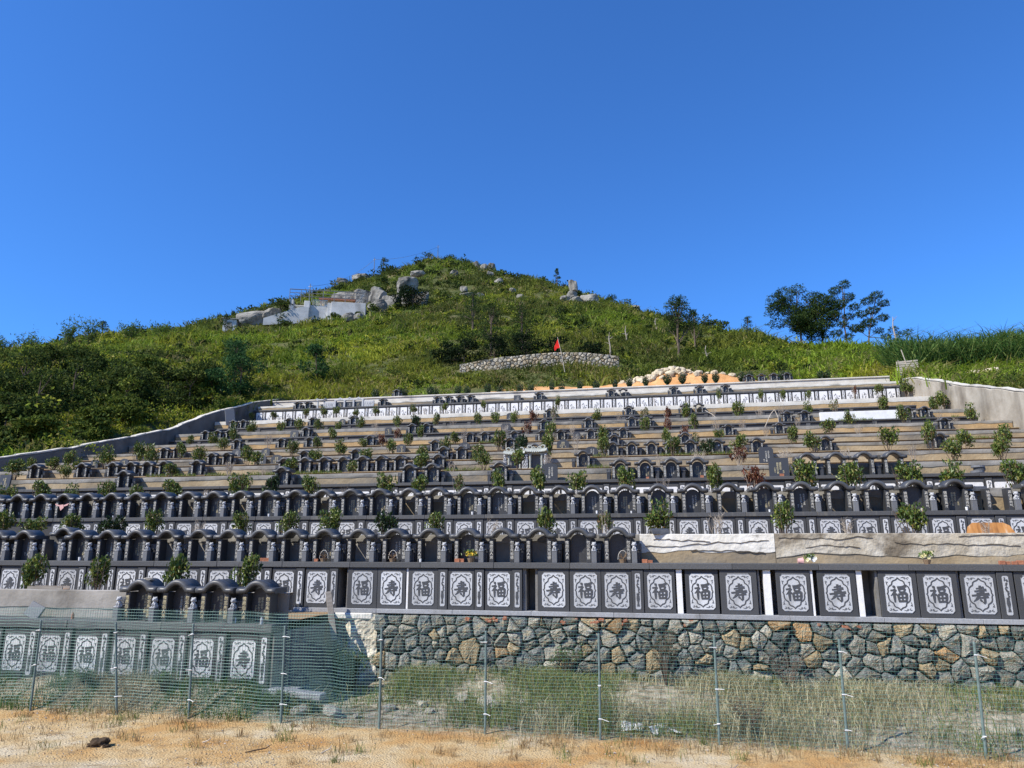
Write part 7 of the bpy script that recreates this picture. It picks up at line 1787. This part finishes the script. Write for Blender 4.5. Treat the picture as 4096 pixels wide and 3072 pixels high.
for i, (x, y, s_) in enumerate([(22.3, 53, .5), (23.6, 53.5, .6), (24.5, 52, .35), (21.6, 52.2, .3)]):
    o = link('rock', PROCK[i % 6], None, (x, y, hz1(x, y) + s_ * .3), (0, 0, i), (s_ * 1.4, s_, s_ * .8)); tag(o, '%s pale rock from left on the bank above the right side wall' % ORD[[1, 2, 3, 0][i]], 'rock', 'rocks on the right bank')
pt = thing('wooden_pallet', 'pale slatted wooden panel standing above the right side wall', 'pallet', (19.1, 55.9, 15.75), math.radians(6))
for i in range(7): MB().box(-.78, .78, -.02, .02, -.06, .06, .006).build('slat', M['pale_wood'], pt, loc=(0, -.05, .14 + i * .158), rot=(0, math.radians(1.5 * ((i * 7) % 3 - 1) - 3), 0))
for x in (-.6, .55): MB().box(x - .04, x + .04, -.028, .03, 0, 1.2, .006).build('batten', M['old_wood'], pt)
MB().tube([(.28, -.12, -.1), (-.1, -.1, 1.0), (-.32, -.08, 2.0)], .03, 5).build('prop_stick', M['pale_wood'], pt)
MB().tube([(.75, -.05, .95), (1.7, .1, .4)], .035, 5).build('brace', M['pale_wood'], pt)
# dead trunks
for i, (x, y, h_, lab) in enumerate([(-3.8, 76, 2.9, 'bare dead trunk standing right of the dark bushes'), (-2.2, 84, 2.4, 'second pale dead trunk on the slope right of the flag'), (1.5, 90, 2.2, 'short forked dead trunk left of the lone pine'), (6.2, 73.5, 2.0, 'pale dead stump right of the lone pine'), (25.2, 76, 4.2, 'thin bare dead trunk right of the skyline pines')]):
    z = hz1(x, y); t = thing('dead_trunk', lab, 'dead tree', (x, y, z), 0, 'dead trunks on the slope'); rr = random.Random(i)
    b = MB(); b.tube([(0, 0, -.4), (.06, 0, h_ * .4), (-.08, .05, h_ * .75), (.02, 0, h_)], [.11, .085, .06, .03], 6); b.build('trunk', M['dead_bark'], t)
    b = MB()
    for q in range(4): zz = h_ * rr.uniform(.4, .95); a = rr.uniform(0, 6.28); l = rr.uniform(.25, .8); b.tube([(0, 0, zz), (math.cos(a) * l, math.sin(a) * l, zz + l * .4)], [.04, .012], 4)
    b.build('branches', M['dead_bark'], t)
# bent bamboo stakes on the upper terraces
for i, (pts_, lab) in enumerate([([(3.6, 46.2, 11.9), (4.0, 46.0, 11.6), (4.6, 45.9, 11.0)], 'bent pale bamboo stake on the eighth terrace'), ([(6.55, 43.3, 9.9), (7.1, 43.4, 11.0), (7.35, 43.4, 11.3)], 'left leg of the stake pair on the eighth terrace'), ([(7.35, 43.4, 11.3), (7.5, 43.3, 10.8), (7.5, 43.3, 10.0)], 'right leg of the stake pair on the eighth terrace')]):
    o = MB().tube(pts_, .022, 5).build('bamboo_stake', M['pale_wood']); tag(o, lab, 'stake', 'bamboo stakes on the terraces')
for i, (x, y, z, lab) in enumerate([(-31.9, 49.4, 12.6, 'tall grey slab leaning at the left end of the ninth terrace')]):
    t = thing('leaning_slab', lab, 'slab', (x, y, z)); MB().box(-.35, .35, -.05, .05, 0, 1.3, .02).build('slab', M['post'], t, rot=(math.radians(-8), math.radians(-8), math.radians(40)))
